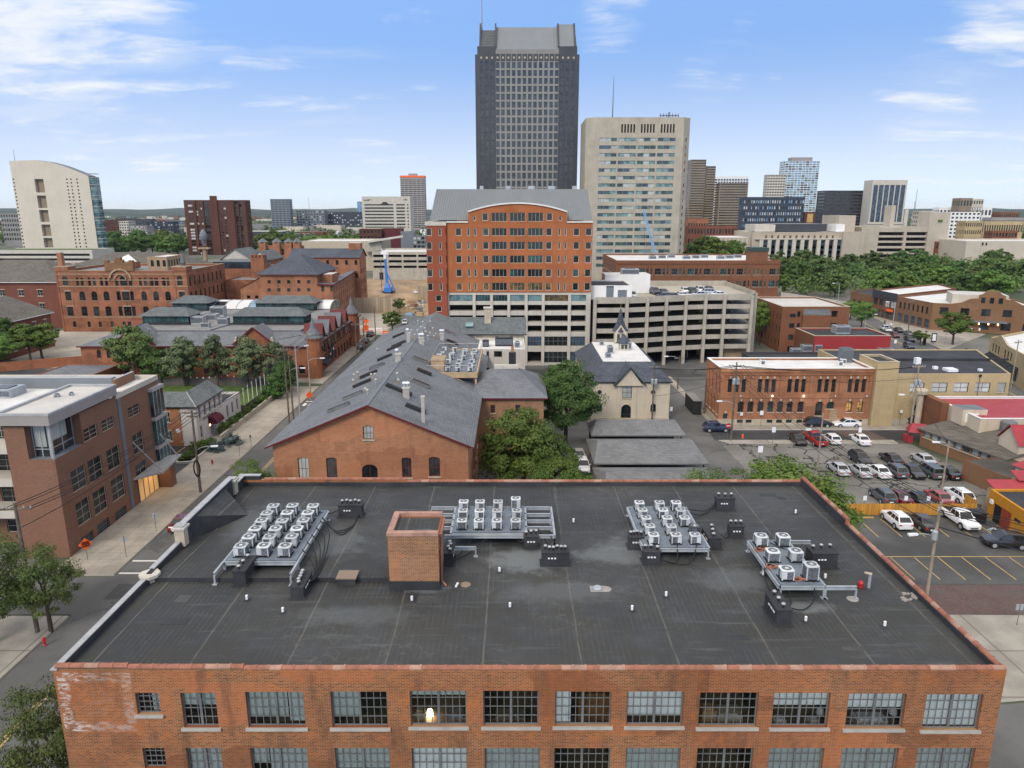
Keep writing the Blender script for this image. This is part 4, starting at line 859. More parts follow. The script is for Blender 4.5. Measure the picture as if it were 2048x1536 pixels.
facade(LB,mb,(lx1,ly0),(lx1,ly1),0,le,side,M['brick_ital']);facade(LB,mb,(lx0,ly1),(lx0,ly0),0,le,side,M['brick_ital']);facade(LB,mb,(lx1,ly1),(lx0,ly1),0,le,[],M['brick_ital'])
mb.poly([(lx1,ly1,le),(lx0,ly1,le),(xm,ly1,lr)],M['brick_ital']);mb.B('wall',LB)
gable_roof(LB,lx0,ly0,lx1,ly1,le,lr,'y',M['slate'],.7,.2,M['trim_red'])
mb=MB();mb.bar((xm,ly0-.7,lr+.2),(xm,140,lr+.2),.22,.06,M['greyblue']);mb.B('ridge_cap',LB)
def slope_hit(u,v):
 r=ray(u,v);best=None
 for s in(-1,1):
  t=(lr+.2+kk*s*xm-HC)/(r[2]+kk*s*r[0]);x=r[0]*t
  if(x-xm)*s>=-.1:best=(x,r[1]*t,lr+.2-kk*abs(x-xm));sd=s
 return best,sd
for(u,v,L)in((677,818,2.6),(705,794,2.4),(724,769,2.4),(737,751,2.4),(754,735,2.2),(769,717,2.2),(788,697,2.4),(797,690,2.4),(797,672,2.2),(842,770,2.4),(841,722,2.2),(849,746,2.0),(901,694,2.2),(899,667,2.2),(832,820,2.4),(798,782,3.2),(905,686,2.0)):
 p,s=slope_hit(u,v);a=Vector((p[0]-s*L/2,p[1],lr+.2-kk*abs(p[0]-s*L/2-xm)+.2));b=Vector((p[0]+s*L/2,p[1],lr+.2-kk*abs(p[0]+s*L/2-xm)+.2))
 mb=MB();mb.bar(a,b,.75,.36,M['win_grey']if rnd.random()<.4 else M['trim_dark']);d=(b-a).normalized();n=Vector((0,0,1))
 up=Vector((-d.z*d.x/abs(d.x)if d.x else 0,0,abs(d.x)));up=up.normalized()*.2
 mb.bar(a+up+d*.1,b+up-d*.1,.6,.03,M['gd2']);mb.B('skylight',LB)
for(u,v,h,w,capn)in((813,795,1.2,.9,2),(797,722,1.0,.9,1),(843,688,1.0,.9,2),(818,684,1.5,.7,1),(884,680,1.1,.8,2),(847,845,3.0,.45,0)):
 p,s=slope_hit(u,v);mb=MB();mb.obox(p[0],p[1],p[2]-.6,w*.85,w*.85,h+.6,.0,M['chim'],M['conc_lt']);mb.obox(p[0],p[1],p[2]+h,w+.02,w+.02,.14,0,M['conc_lt']);ch=mb.B('chimney',LB)
 for i in range(capn):mb=MB();q=(p[0]-.2+.4*i,p[1],p[2]+h+.14);mb.lathe(q,[(.14,0),(.14,.4)],8,M['metal']);mb.lathe(q,[(0,.42),(.28,.42),(.28,.6),(0,.7)],10,M['white']);mb.B('chimney_cap',ch)
for(u,v)in((707,770),(709,764),(731,785),(735,790),(743,761),(750,757),(752,770),(795,762),(797,768),(848,692),(856,682),(860,673),(835,668),(842,661),(846,655),(852,668),(838,676),(866,664),(872,672),(830,681),(845,672),(861,652),(868,678),(755,706),(716,758),(850,664),(836,651),(823,672)):
 p,s=slope_hit(u,v);h=RU(.4,1.1);mb=MB();mb.tube(p,(p[0],p[1],p[2]+h),.08,.08,8,M['metal']if rnd.random()<.6 else M['sandstone']);mb.lathe((p[0],p[1],p[2]+h),[(0,0),(.17,0),(.17,.12),(0,.2)],10,M['conc_lt']);mb.B('vent_pipe',LB)
CW=thing('cross_wing_building','pale grey rear block with slate gable roof and white flat terrace behind the gabled building','building',(-9,140,0))
walls(CW,rect(-20.5,140,2.4,152),0,13.0,M['stone'],{0:[(12,13.3,10.2,12.0,'plainw'),(17.5,18.8,10.2,12.0,'plainw')]})
gable_roof(CW,-20.5,140,2.4,152,13.0,15.3,'x',M['slate_green'],.5,.2,M['trim_dark'])
mb=MB();mb.poly([(2.4,140,13),(2.4,152,13),(2.4,146,15.3)],M['stone']);mb.B('gable',CW)
mb=MB();mb.box(-5.6,143.5,13.5,-4.3,144.8,17.6,M['stone']);mb.box(-5.8,143.3,17.603,-4.1,145,17.8,M['conc_lt']);mb.B('chimney',CW)
mb=MB();mb.bar((-8.6,141.7,14.2),(-8.6,143.4,14.85),1.6,.2,M['gt2']);mb.B('skylight',CW)
wops=[pxop(128,-10,u,v,u2,v2,'plain2')for u,v,u2,v2 in((988,702,1004,714),(973,702,978,716),(966,735,978,745),(1012,735,1030,746),(1013,757,1026,768))]
walls(CW,rect(-10,128,2.4,139.9),0,12.2,M['conc_lt'],{0:wops});roof_slab(CW,rect(-10,128,2.4,139.9),11.8,M['roof_white'],.4,M['conc_lt'],.3)
roofbox(CW,-1.5,134,11.8,3.4,1.8,1.6,M['trim_dark']);roofbox(CW,-5,133,11.8,1.2,1.2,1.2,M['trim_dark']);roofbox(CW,1,132,11.8,1,1,1.1)
HW=thing('hipped_brick_wing','red brick wing with grey hipped roof beside the green tree','building',(-.8,105,0))
hops=[pxop(99.4,-6.5,945,808,956,826,'sash_red'),pxop(99.4,-6.5,981,810,990,826,'sash_red_s'),pxop(99.4,-6.5,1031,810,1041,826,'sash_red_s'),pxop(99.4,-6.5,1031,850,1041,866,'sash_red_s'),pxop(99.4,-6.5,981,850,990,866,'sash_red_s')]
walls(HW,rect(-6.5,99.4,4.6,113),0,10.5,M['brick_pent'],{0:hops});hip_roof(HW,-6.5,99.4,4.6,113,10.5,13.4,-2.6,106,.9,107,M['slate'],.55,M['trim_red'])
mb=MB();mb.box(-2.7,106.2,13.2,1.0,107.2,13.9,M['conc_lt']);mb.box(-.5,107.6,13,.6,108.6,15.6,M['trim_dark']);mb.box(-.15,107.9,15.603,.3,108.3,16.6,M['brick_pent']);mb.B('chimney',HW)
PD=thing('timber_deck','timber framed deck on stilts over the shingle roof crowded with condensers','platform',(-9,110,13.4))
mb=MB();mb.box(-12.6,103,13.3,-5.3,121,13.4,M['deck_blue']);mb.B('deck',PD)
mb=MB();tm=M['timber'];mb.box(-12.7,102.8,12.75,-5.2,103,13.6,tm);mb.box(-5.3,103.01,12.75,-5.1,121,13.6,tm);mb.box(-12.7,103.01,12.75,-12.5,121,13.6,tm);mb.box(-12.7,121,12.75,-5.1,121.2,13.6,tm);mb.B('fascia',PD)
for(x,y)in((-5.4,103.2),(-5.4,112),(-5.4,120)):
 mb=MB();mb.box(x-.15,y-.15,10.3,x+.15,y+.15,12.75,tm);mb.B('post',PD)
mb=MB();mb.bar((-5.4,103.1,11.0),(-8.6,103.1,12.8),.15,.2,tm);mb.B('brace',PD)
mb=MB()
for y in(103,121):
 for x in(-12.6,-10.2,-7.7,-5.3):mb.tube((x,y,13.4),(x,y,14.6),.03,.03,5,M['metal'])
 mb.tube((-12.6,y,14.6),(-5.3,y,14.6),.03,.03,5,M['metal'])
for x in(-12.6,-5.3):mb.tube((x,103,14.6),(x,121,14.6),.03,.03,5,M['metal'])
mb.B('railing',PD)
n=0
for j in range(6):
 for i in range(4):
  if(i,j)in((0,0),(0,1)):continue
  put_ac(-11.6+i*1.75+RU(-.2,.2),104.4+j*2.9+RU(-.3,.3),13.47,rnd.choice([0,PI/2,.2]),f'small condenser on the timber deck, {ORD[j]} row from the front, {ORD[i]} from the left','condensers on the timber deck',ACT if rnd.random()<.3 else None)
mb=MB();mb.box(-12.1,104,13.42,-10.2,107.6,15.1,M['timber']);mb.box(-12.2,103.9,15.103,-10.1,107.7,15.2,M['sandstone']);tag(mb.B('timber_box',origin=(-11.2,105.8,13.42)),'tan timber box at the near left corner of the condenser deck','box')
# -- orange brick office over a car park
OB=thing('orange_brick_office','tall orange brick office with arched centre, grey metal roof and parking levels below','building',(0,190,0))
OY=170.0;zx=lambda x:600+x/2.926;zy=lambda y:340+y/2.926
ox0=D(zx(862),550,OY)[0];ox1=D(zx(1706),550,OY)[0];owl=D(zx(746),550,OY)[0]
OZ=lambda y:D(1000,zy(y),OY)[1];OX=lambda x:D(zx(x),zy(520),OY)[0]-ox0
cols=[(912,947),(980,997),(1018,1034),(1070,1106)];rcols=[(1437,1473),(1508,1523),(1545,1560),(1597,1633),(1667,1704)];big=[(1122,1212),(1228,1317),(1333,1421)]
rows=[(340,385),(420,465),(500,545),(580,625),(660,705)];oops=[]
for ri,(a,b)in enumerate(rows):
 lit='_lit' if ri in(4,)else ''
 for c in cols+rcols:oops.append((OX(c[0]),OX(c[1]),OZ(b),OZ(a),'office'+lit if c[0]<1500 else 'office'))
 for c in big:oops.append((OX(c[0]),OX(c[1]),OZ(b),OZ(a),'office3'+lit))
zt,zb=OZ(308),OZ(716)
mb=MB();facade(OB,mb,(ox0,OY),(ox1,OY),zb,zt,oops,M['brick_orange'])
a0,a1=OX(988)+ox0,OX(1558)+ox0;zs=OZ(248);zap=OZ(198);n=16
aops=[(OX(1015)-OX(988),OX(1033)-OX(988),OZ(297),OZ(270),'office'),(OX(1068)-OX(988),OX(1103)-OX(988),OZ(297),OZ(252),'office')]+[(OX(c[0])-OX(988),OX(c[1])-OX(988),OZ(302),OZ(249),'office3')for c in big]+[(OX(1440)-OX(988),OX(1475)-OX(988),OZ(297),OZ(252),'office'),(OX(1510)-OX(988),OX(1528)-OX(988),OZ(297),OZ(270),'office')]
facade(OB,mb,(a0,OY-.02),(a1,OY-.02),zt,zs,aops,M['brick_orange'])
c=(a0+a1)/2;hw=(a1-a0)/2;rise=zap-zs;Rr=(hw*hw+rise*rise)/(2*rise);th=math.asin(hw/Rr)
arc=[(c+Rr*math.sin(-th+2*th*i/n),zap-Rr+Rr*math.cos(-th+2*th*i/n))for i in range(n+1)]
for q,r in zip(arc,arc[1:]):
 mb.poly([(q[0],OY-.02,zs),(r[0],OY-.02,zs),(r[0],OY-.02,r[1]),(q[0],OY-.02,q[1])],M['brick_orange'])
mb.poly([(a0,OY-.02,zt),(a0,OY-.02,zs),(a0,OY+6,zs),(a0,OY+6,zt)],M['brick_orange']);mb.poly([(a1,OY-.02,zt),(a1,OY+6,zt),(a1,OY+6,zs),(a1,OY-.02,zs)],M['brick_orange'])
facade(OB,mb,(ox1,OY),(ox1,205),zb,zt,[],M['brick_orange']);facade(OB,mb,(ox1,205),(owl,205),0,zt,[],M['brick_orange'])
mb.B('wall',OB)
mb=MB()
for q,r in zip(arc,arc[1:]):
 mb.hexa([(q[0],OY-.35,q[1]),(r[0],OY-.35,r[1]),(r[0],OY+7,r[1]),(q[0],OY+7,q[1])],[(q[0],OY-.35,q[1]+.35),(r[0],OY-.35,r[1]+.35),(r[0],OY+7,r[1]+.35),(q[0],OY+7,q[1]+.35)],M['trim_white'])
mb.box(ox0,OY-.25,zt+.002,a0-.02,OY+.4,zt+.3,M['trim_white']);mb.box(a1+.02,OY-.25,zt+.002,ox1,OY+.4,zt+.3,M['trim_white']);mb.B('cornice',OB)
wl=owl;lw=[(743,777),(816,833),(857,874)]
lops=[]
for ri,(a,b)in enumerate(rows):
 for c_ in lw:lops.append((D(zx(c_[0]),550,OY-.6)[0]-wl,D(zx(c_[1]),550,OY-.6)[0]-wl,OZ(b),OZ(a),'office'))
for(a,b)in((730,768),(795,828),(855,890)):lops.append((D(zx(790),550,OY-.6)[0]-wl,D(zx(826),550,OY-.6)[0]-wl,OZ(b),OZ(a),'office'))
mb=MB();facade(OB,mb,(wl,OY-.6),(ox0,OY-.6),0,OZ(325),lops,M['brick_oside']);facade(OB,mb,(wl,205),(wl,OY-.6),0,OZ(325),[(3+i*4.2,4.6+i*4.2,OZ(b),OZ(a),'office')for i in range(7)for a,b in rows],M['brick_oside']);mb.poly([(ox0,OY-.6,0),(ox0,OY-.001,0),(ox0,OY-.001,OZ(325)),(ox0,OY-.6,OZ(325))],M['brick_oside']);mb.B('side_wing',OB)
mb=MB();mb.box(wl-.2,OY-.8,OZ(325)+.002,ox0-.01,206,OZ(303),M['conc_lt']);mb.B('cap_band',OB)
mb=MB();zr0,zr1=zt+.5,42.0;B4=[(owl+.6,OY+3,zr0),(ox1+.2,OY+3,zr0),(ox1+.2,204,zr0),(owl+.6,204,zr0)];T4=[(owl+1.4,OY+12,zr1),(ox1-.2,OY+12,zr1),(ox1-.2,196,zr1),(owl+1.4,196,zr1)]
mb.hexa(B4,T4,M['metal_roof'])
for i in range(66):
 t=(i+.5)/66;p=Vector(B4[0]).lerp(Vector(B4[1]),t);q=Vector(T4[0]).lerp(Vector(T4[1]),t);mb.bar(p+Vector((0,-.03,.05)),q+Vector((0,-.03,.05)),.07,.1,M['metal_roof'])
mb.B('metal_roof',OB)
mb=MB()
for(x,w)in((-8,.9),(-1.5,1.1),(4,1.6),(9,1.6),(15,1.2)):mb.box(x,OY+13,zr1+.002,x+w,OY+14,zr1+.8,M['metal'])
mb.B('rooftop_unit',OB)
bays=[(868,1010),(1022,1113),(1125,1215),(1228,1318),(1332,1420),(1432,1575),(1590,1680)];gops=[]
for bi,(a,b)in enumerate(bays):
 x0_,x1_=OX(a),OX(b)
 gops.append((x0_,x1_,OZ(768),OZ(731),'bandlit' if bi==5 else 'band5'))
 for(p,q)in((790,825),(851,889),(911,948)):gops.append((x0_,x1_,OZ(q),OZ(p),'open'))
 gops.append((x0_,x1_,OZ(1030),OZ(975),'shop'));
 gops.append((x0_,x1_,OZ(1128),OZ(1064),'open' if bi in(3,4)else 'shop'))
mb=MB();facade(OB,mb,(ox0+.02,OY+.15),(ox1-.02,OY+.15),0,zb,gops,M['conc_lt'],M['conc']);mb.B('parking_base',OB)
mb=MB()
for a,b in zip(bays,bays[1:]):xm_=ox0+(OX(a[1])+OX(b[0]))/2;mb.box(xm_-.35,OY-.15,0,xm_+.35,OY+.14,zb-.5,M['conc_lt'])
mb.B('column',OB)
# -- curved open parking deck
PG=thing('parking_deck','curved grey concrete parking deck with five open levels and cars on top','parking deck',(40,180,0))
gp=[(19.6,167.5),(27.2,167.8),(32.3,169.2),(37.2,171.0),(42.3,172.6),(47.4,173.8),(52.2,174.4),(59.0,174.6),(61.8,180.5)]
lev=[(0.0,0.9,'n'),(3.4,4.5,''),(5.9,7.0,''),(8.4,9.5,''),(10.9,12.0,''),(13.4,14.5,''),(15.5,17.0,'')]
back=[(61.8,206),(19.6,206)]
for k,(za,zb2,f)in enumerate(lev):
 if f=='n':continue
 mb=MB();P2=gp+back
 for i in range(len(gp)-1):
  a,b=Vector(gp[i]),Vector(gp[i+1]);d=(b-a).normalized();nn=Vector((-d.y,d.x))*.25
  mb.hexa([(a.x,a.y,za),(b.x,b.y,za),(b.x+nn.x,b.y+nn.y,za),(a.x+nn.x,a.y+nn.y,za)],[(a.x,a.y,zb2),(b.x,b.y,zb2),(b.x+nn.x,b.y+nn.y,zb2),(a.x+nn.x,a.y+nn.y,zb2)],M['conc'])
 mb.B('spandrel',PG)
 mb=MB();mb.prism([(x,y+.27)for x,y in gp]+[(61.8,206),(19.6,206)],za+.05,za+.35,M['conc']);mb.B('deck',PG)
mb=MB()
for i,(x,y)in enumerate(gp):
 mb.obox(x,y-.05,0,.75,.85,16.6,0,M['conc'])
mb.B('column',PG)
mb=MB()
for x in(26,33,41,49,57):
 for y in(184,197):mb.box(x-.4,y-.4,0,x+.4,y+.4,15.5,M['conc'])
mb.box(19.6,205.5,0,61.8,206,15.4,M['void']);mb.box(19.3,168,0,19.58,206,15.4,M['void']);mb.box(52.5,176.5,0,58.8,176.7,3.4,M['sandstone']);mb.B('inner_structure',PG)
mb=MB();mb.box(19.6,205.9,15.86,61.8,206.2,17.2,M['conc']);mb.box(61.6,181,15.86,61.85,205.9,17.0,M['conc']);mb.B('parapet',PG)
PH=thing('white_plant_house','white flat roofed plant building on the left end of the parking deck','building',(23,180,15.85))
walls(PH,rect(18.6,172.2,29.0,186),15.88,19.3,M['white_wall'],{0:[(4.2,6.0,16.3,19.2,'blank'),(7.0,9.2,16.3,18.2,'blank')]});roof_slab(PH,rect(18.6,172.2,29,186),19.0,M['roof_black'],.3,M['white_wall'],.3)
walls(PH,rect(24.2,186.1,36,193),15.88,20.7,M['white_wall']);roof_slab(PH,rect(24.2,186.1,36,193),20.5,M['roof_white'],.2,M['white_wall'],.3);roofbox(PH,31,189,20.5,4.5,3,1.5)
# -- schoolhouse with slate roof
SC=thing('cream_schoolhouse','cream stuccoed schoolhouse with dark slate mansard roof, white flat top and little spire','building',(20,134,0))
sx0,sx1,sy0,sy1=13.6,28.0,122.0,148.5
sops=[pxop(sy0,sx0,1245,770,1264,797,'green_w'),pxop(sy0,sx0,1242,809,1262,840,'green_arch'),pxop(sy0,sx0,1193,807,1204,824,'green_arch'),pxop(sy0,sx0,1301,807,1312,824,'green_arch')]
walls(SC,rect(sx0,sy0,sx1,sy1),0,7.4,M['stucco'],{0:sops,1:[(3+i*3.4,4.3+i*3.4,3.5,6.0,'green_w')for i in range(7)],3:[(3+i*3.4,4.3+i*3.4,3.5,6.0,'green_w')for i in range(7)]})
hip_roof(SC,sx0,sy0,sx1,sy1,7.4,10.2,16.6,126.6,25.4,146.2,M['slate_dark'],.35,M['trim_dark'],topmat=M['roof_white'])
mb=MB();mb.box(16.7,126.7,10.21,25.3,146.1,10.24,M['roof_white']);mb.B('flat_top',SC)
gx0,gx1,gap=18.35,23.1,10.15;gm=(gx0+gx1)/2
mb=MB();mb.poly([(gx0,sy0-.5,6.9),(gx1,sy0-.5,6.9),(gm,sy0-.5,gap-.1)],M['stucco']);mb.box(gx0+.9,sy0-.12,0,gx0+1.0,sy0-.001,7.2,M['stucco']);mb.box(gx1-1.0,sy0-.12,0,gx1-.9,sy0-.001,7.2,M['stucco']);mb.B('gable',SC)
mb=MB()
for s,ex in((-1,gx0-.5),(1,gx1+.5)):
 mb.poly([(ex,sy0-.9,7.05),(gm,sy0-.9,gap+.15),(gm,127.2,gap+.15),(ex,sy0+1.4,7.05)],M['slate_dark']);mb.bar((ex,sy0-.9,7.0),(gm,sy0-.9,gap+.08),.12,.2,M['trim_green'])
mb.B('gable_roof',SC)
for(u,v)in((1199,784),(1306,784)):
 x,z=D(u,v,sy0);mb=MB();mb.tube((x,sy0-.06,z),(x,sy0+.02,z),.48,.48,16,M['stone']);mb.tube((x,sy0-.09,z),(x,sy0-.065,z),.36,.36,16,M['gd']);mb.B('round_window',SC)
mb=MB();mb.box(sx0-.05,sy0-.2,0,sx1+.05,sy0-.001,.9,M['stone']);mb.B('plinth',SC)
cx,cy=D(1239,690,145)[0],145.0
mb=MB();mb.box(cx-1.1,cy-1.1,10.25,cx+1.1,cy+1.1,12.7,M['stucco']);cu=mb.B('cupola',SC)
mb=MB();mb.poly([(cx-1.1,cy-1.13,12.7),(cx+1.1,cy-1.13,12.7),(cx,cy-1.13,14.2)],M['stucco'])
for s in(-.45,.45):mb.box(cx+s-.28,cy-1.16,10.6,cx+s+.28,cy-1.135,12.3,M['trim_green'])
mb.B('louvre',cu)
mb=MB();mb.lathe((cx,cy,12.7),[(1.75,0),(.85,1.6),(.12,4.6),(0,4.9)],4,M['slate_dark']);mb.B('spire',cu);mb=MB();mb.tube((cx,cy,17.4),(cx,cy,18.6),.05,.03,6,M['stone']);mb.B('finial',cu)
tx,ty=D(1247,700,138)[0],138.0
mb=MB();mb.box(tx-.85,ty-.85,10.25,tx+.85,ty+.85,11.5,M['stucco']);mb.box(tx-.6,ty-.88,10.5,tx-.1,ty-.853,11.3,M['trim_green']);mb.box(tx+.1,ty-.88,10.5,tx+.6,ty-.853,11.3,M['trim_green']);tu=mb.B('turret',SC)
mb=MB();mb.lathe((tx,ty,11.5),[(1.65,0),(0,1.9)],4,M['slate_dark']);mb.B('spire',tu)
for(u,v,w,h)in((1220,706,1.1,1.4),(1257,699,1.0,1.6),(1216,715,1.0,.9),(1203,690,.8,.8)):
 x,y=S(u,v,10.25);roofbox(SC,x,y,10.25,w,w,h)
# -- Italianate brick block
IT=thing('italianate_brick_building','two storey red brick block with round arched windows, corbelled cornice and white roof','building',(49,124,0))
ix0,ix1,iy0,iy1,iz=36.3,62.8,120.2,129.4,10.3
q=lambda x:1380+x/3.066;r_=lambda y:480+y/3.066
iops=[]
for tri in((232,275,317),(415,458,500),(598,641,683),(782,825,868),(968,1010,1053)):
 for x in tri:iops.append(pxop(iy0,ix0,q(x),r_(850),q(x+26),r_(935),'ital_t'))
for x in(293,352,414,475,534,593,660):iops.append(pxop(iy0,ix0,q(x),r_(988),q(x+36),r_(1056),'ital_b'))
for x in(958,1024):iops.append(pxop(iy0,ix0,q(x),r_(988),q(x+36),r_(1056),'ital_l'))
iops.append(pxop(iy0,ix0,q(768),r_(990),q(812),r_(1078),'ital_b'));iops.append(pxop(iy0,ix0,q(838),r_(990),q(884),r_(1036),'ital_b'))
iops.append(pxop(iy0,ix0,q(202),r_(1062),q(228),r_(1130),'ital_b'))
for x in(288,342,470,528,588,652,952,1018):iops.append(pxop(iy0,ix0,q(x),r_(1101),q(x+36),r_(1122),'cellar'))
lops=[(1.2+i*2.2,2.3+i*2.2,5.6,8.9,'ital_t')for i in range(4)]+[(1.2+i*2.2,2.3+i*2.2,1.9,4.6,'ital_b')for i in range(4)]
wp=MB();facade(IT,wp,(ix0,iy0),(ix1,iy0),0,1.2,[o for o in iops if o[4]=='cellar'],M['stone']);facade(IT,wp,(ix0,iy1),(ix0,iy0),0,1.2,[],M['stone']);wp.build('stone_base',IT)
walls(IT,rect(ix0,iy0,ix1,iy1),1.2,iz,M['brick_ital'],{0:[o for o in iops if o[4]!='cellar'],3:lops});roof_slab(IT,rect(ix0,iy0,ix1,iy1),iz-.35,M['roof_white'],.35,M['brick_ital'],.35,cop=M['white_wall'])
mb=MB();mb.box(ix0-.06,iy0-.08,0,ix1+.02,iy0-.002,1.25,M['stone']);mb.B('plinth',IT)if False else None
mb=MB();st=M['brick_ital'];mb.box(ix0-.05,iy0-.12,5.05,ix1,iy0-.002,5.3,st)
for i in range(6):
 x=ix0+.1+i*(ix1-ix0-.7)/5;mb.box(x-.02,iy0-.16,5.3,x+.55,iy0-.002,iz-1.3,st)
mb.box(ix0-.1,iy0-.24,iz-.62,ix1,iy0-.002,iz-.3,st)
n_=52
for i in range(n_):
 x=ix0+.25+i*(ix1-ix0-.5)/n_
 for t in range(5):
  a0_,a1_=PI*t/5,PI*(t+1)/5;w_=(ix1-ix0-.5)/n_;
  mb.bar((x+w_/2-w_/2*math.cos(a0_),iy0-.08,iz-1.35+.34*math.sin(a0_)),(x+w_/2-w_/2*math.cos(a1_),iy0-.08,iz-1.35+.34*math.sin(a1_)),.14,.10,st)
for o in iops:
 if o[4]in('ital_t','ital_b','ital_l')and o[3]-o[2]<3.5:
  w_=o[1]-o[0];cx_=ix0+(o[0]+o[1])/2;zc_=o[3]-w_/2
  for t in range(8):
   a0_,a1_=PI*t/8,PI*(t+1)/8;R_=w_/2+.13
   mb.bar((cx_-R_*math.cos(a0_),iy0-.05,zc_+R_*math.sin(a0_)),(cx_-R_*math.cos(a1_),iy0-.05,zc_+R_*math.sin(a1_)),.1,.2,M['brick_red'])
  mb.box(cx_-.14,iy0-.12,o[3]-.02,cx_+.14,iy0-.003,o[3]+.42,M['stone'])
mb.B('cornice',IT)
for i in range(5):
 x=ix0+3.6+i*5.5;mb=MB();mb.lathe((x,iy0-.35,5.35),[(.08,0),(.14,.25),(0,.3)],8,M['lamp_w']if i in(1,2)else M['white']);mb.bar((x,iy0-.35,5.6),(x,iy0,5.7),.05,.05,M['black']);mb.B('wall_lamp',IT)
mb=MB();mb.box(D(q(830),900,iy0)[0],iy0-.09,0,D(q(878),900,iy0)[0],iy0-.003,2.9,M['sandstone']);mb.B('door',IT)
for(x,y)in((58.5,124),(60,126),(45,125)):roofbox(IT,x,y,iz-.35,.8,.8,.9,M['white_wall'])
roofbox(IT,61.0,127.5,iz-.35,2.0,1.6,2.6,M['greyblue'])
TN=thing('tan_brick_annex','two storey tan brick annex with big loft windows and black flat roof','building',(75,131,0))
tops=[]
for(a,b)in((1218,1310),(1348,1436),(1482,1578),(1616,1707),(1748,1840),(1886,1935)):tops.append(pxop(121,62.9,q(a),r_(875),q(b),r_(934),'loft' if b-a>60 else 'loft_s'))
for(a,b)in((1198,1232),(1375,1410),(1578,1612),(1675,1708)):tops.append(pxop(121,62.9,q(a),r_(1010),q(b),r_(1046),'loft_s'))
walls(TN,[(62.9,121),(87.2,121),(95.5,143.5),(62.9,143.5)],0,9.2,M['brick_tan'],{0:[o for o in tops if o[0]>3.9]});roof_slab(TN,[(62.9,121),(87.2,121),(95.5,143.5),(62.9,143.5)],9.0,M['roof_black'],.2,M['brick_tan'],.3)
walls(TN,rect(62.85,119.4,66.6,126),0,11.6,M['brick_tan']);roof_slab(TN,rect(62.85,119.4,66.6,126),11.3,M['roof_black'],.3,M['brick_tan'],.3,cop=M['stone'])
mb=MB();mb.box(66.7,133,9.02,95,133.25,9.45,M['roof_black']);mb.B('roof_kerb',TN)
for(u,v,w,h)in((1834,728,.9,1.2),(1900,742,1.8,.5),(1870,738,.7,.5),(1960,742,.6,.4)):
 x,y=S(u,v,9.0);mb=MB();mb.box(x-w/2,y-w/2,9.01,x+w/2,y+w/2,9+h,M['white']);mb.B('roof_vent',TN)
for u in(1780,1952):
 x=D(u,800,121)[0];mb=MB();mb.tube((x,120.9,9.0),(x,120.9,.2),.07,.07,6,M['win_grey']);mb.box(x-.2,120.75,8.7,x+.2,120.99,9.1,M['trim_dark']);mb.B('downpipe',TN)
mb=MB();mb.box(66.7,120.94,0,87,120.998,1.0,M['conc']);mb.B('plinth',TN)
BK=simple('low_flat_building','low building with wide black roof and many rooftop units behind the white roofed brick block',56,146,96,170,3.4,M['dark_panel'],M['roof_black'],par=.4)
for(u,v,w,h)in((1590,706,2.2,1.2),(1612,702,2.4,1.6),(1634,703,1.8,1.8),(1655,709,2.4,1.0),(1708,708,3.0,1.0),(1772,706,3.2,1.1),(1725,712,2.5,.9)):
 x,y=S(u,v,3.0);roofbox(BK,x,y,3.0,w,w*.8,h)
RW=simple('red_walled_building','low building with plain red painted long wall and black roof with one big unit',74.2,172,93,184,7.0,M['paint_red'],M['roof_black'],par=.3,cop=M['stone'],side=M['brick_brown'])
roofbox(RW,83.2,178,6.7,3.6,3.0,2.0)
BR=simple('brown_brick_block','three storey brown brick block with cream flat roof behind the red wall',71.4,187,89.2,208.5,12.2,M['brick_brown'],M['roof_cream'],{0:[pxop(187,71.4,q(a),r_(b),q(c),r_(d),'void' if a>800 else 'plain2')for a,b,c,d in((613,452,648,475),(657,438,678,472),(608,510,640,540),(655,510,673,545),(602,580,634,612),(868,435,905,473),(862,510,897,545),(596,652,627,690))],3:[(2+i*2.6,3.0+i*2.6,z,z+1.6,'plainw')for i in range(8)for z in(1.5,5.2,8.6)]},par=.35,cop=M['stone'])
mb=MB();x0_=D(q(690),620,187)[0];x1_=D(q(862),620,187)[0];mb.box(x0_,186.2,0,x1_,186.99,10.1,M['brick_brown']);mb.hexa([(x0_,186.2,10.1),(x1_,186.2,10.1),(x1_,187,10.1),(x0_,187,10.1)],[(x0_+.3,186.9,11.5),(x1_-.3,186.9,11.5),(x1_-.3,187,11.5),(x0_+.3,187,11.5)],M['slate_green']);mb.B('glazed_bay',BR)
DB=simple('long_dark_brick_building','long two storey dark brick building with paired industrial windows and white roof',43.5,300,112,345,16.6,M['brick_brown'],M['roof_white'],{0:[(2.0+c_*6.85+k*3.1+.6,2.0+c_*6.85+k*3.1+3.2,z,z+2.6,'dock')for c_ in range(10)for k in(0,1)for z in(10.6,5.6)],3:[(3+i*4,5.6+i*4,10.6,13.2,'dock')for i in range(10)]},par=.6)
mb=MB();mb.box(101,304,16,108,311,20,M['brick_brown']);mb.box(100.8,303.8,20.003,108.2,311.2,21.6,M['trim_green']);mb.B('stair_tower',DB)
mb=MB()
for i in range(10):mb.box(43.5+i*6.85-.1,299.75,3,43.5+i*6.85+.7,299.998,15,M['brick_brown'])
mb.box(43.4,299.7,15.2,112,299.998,15.7,M['brick_brown']);mb.B('pilaster',DB)
for i in range(9):roofbox(DB,62+i*5,318+(i%3)*4,16,3,2.5,1.4)
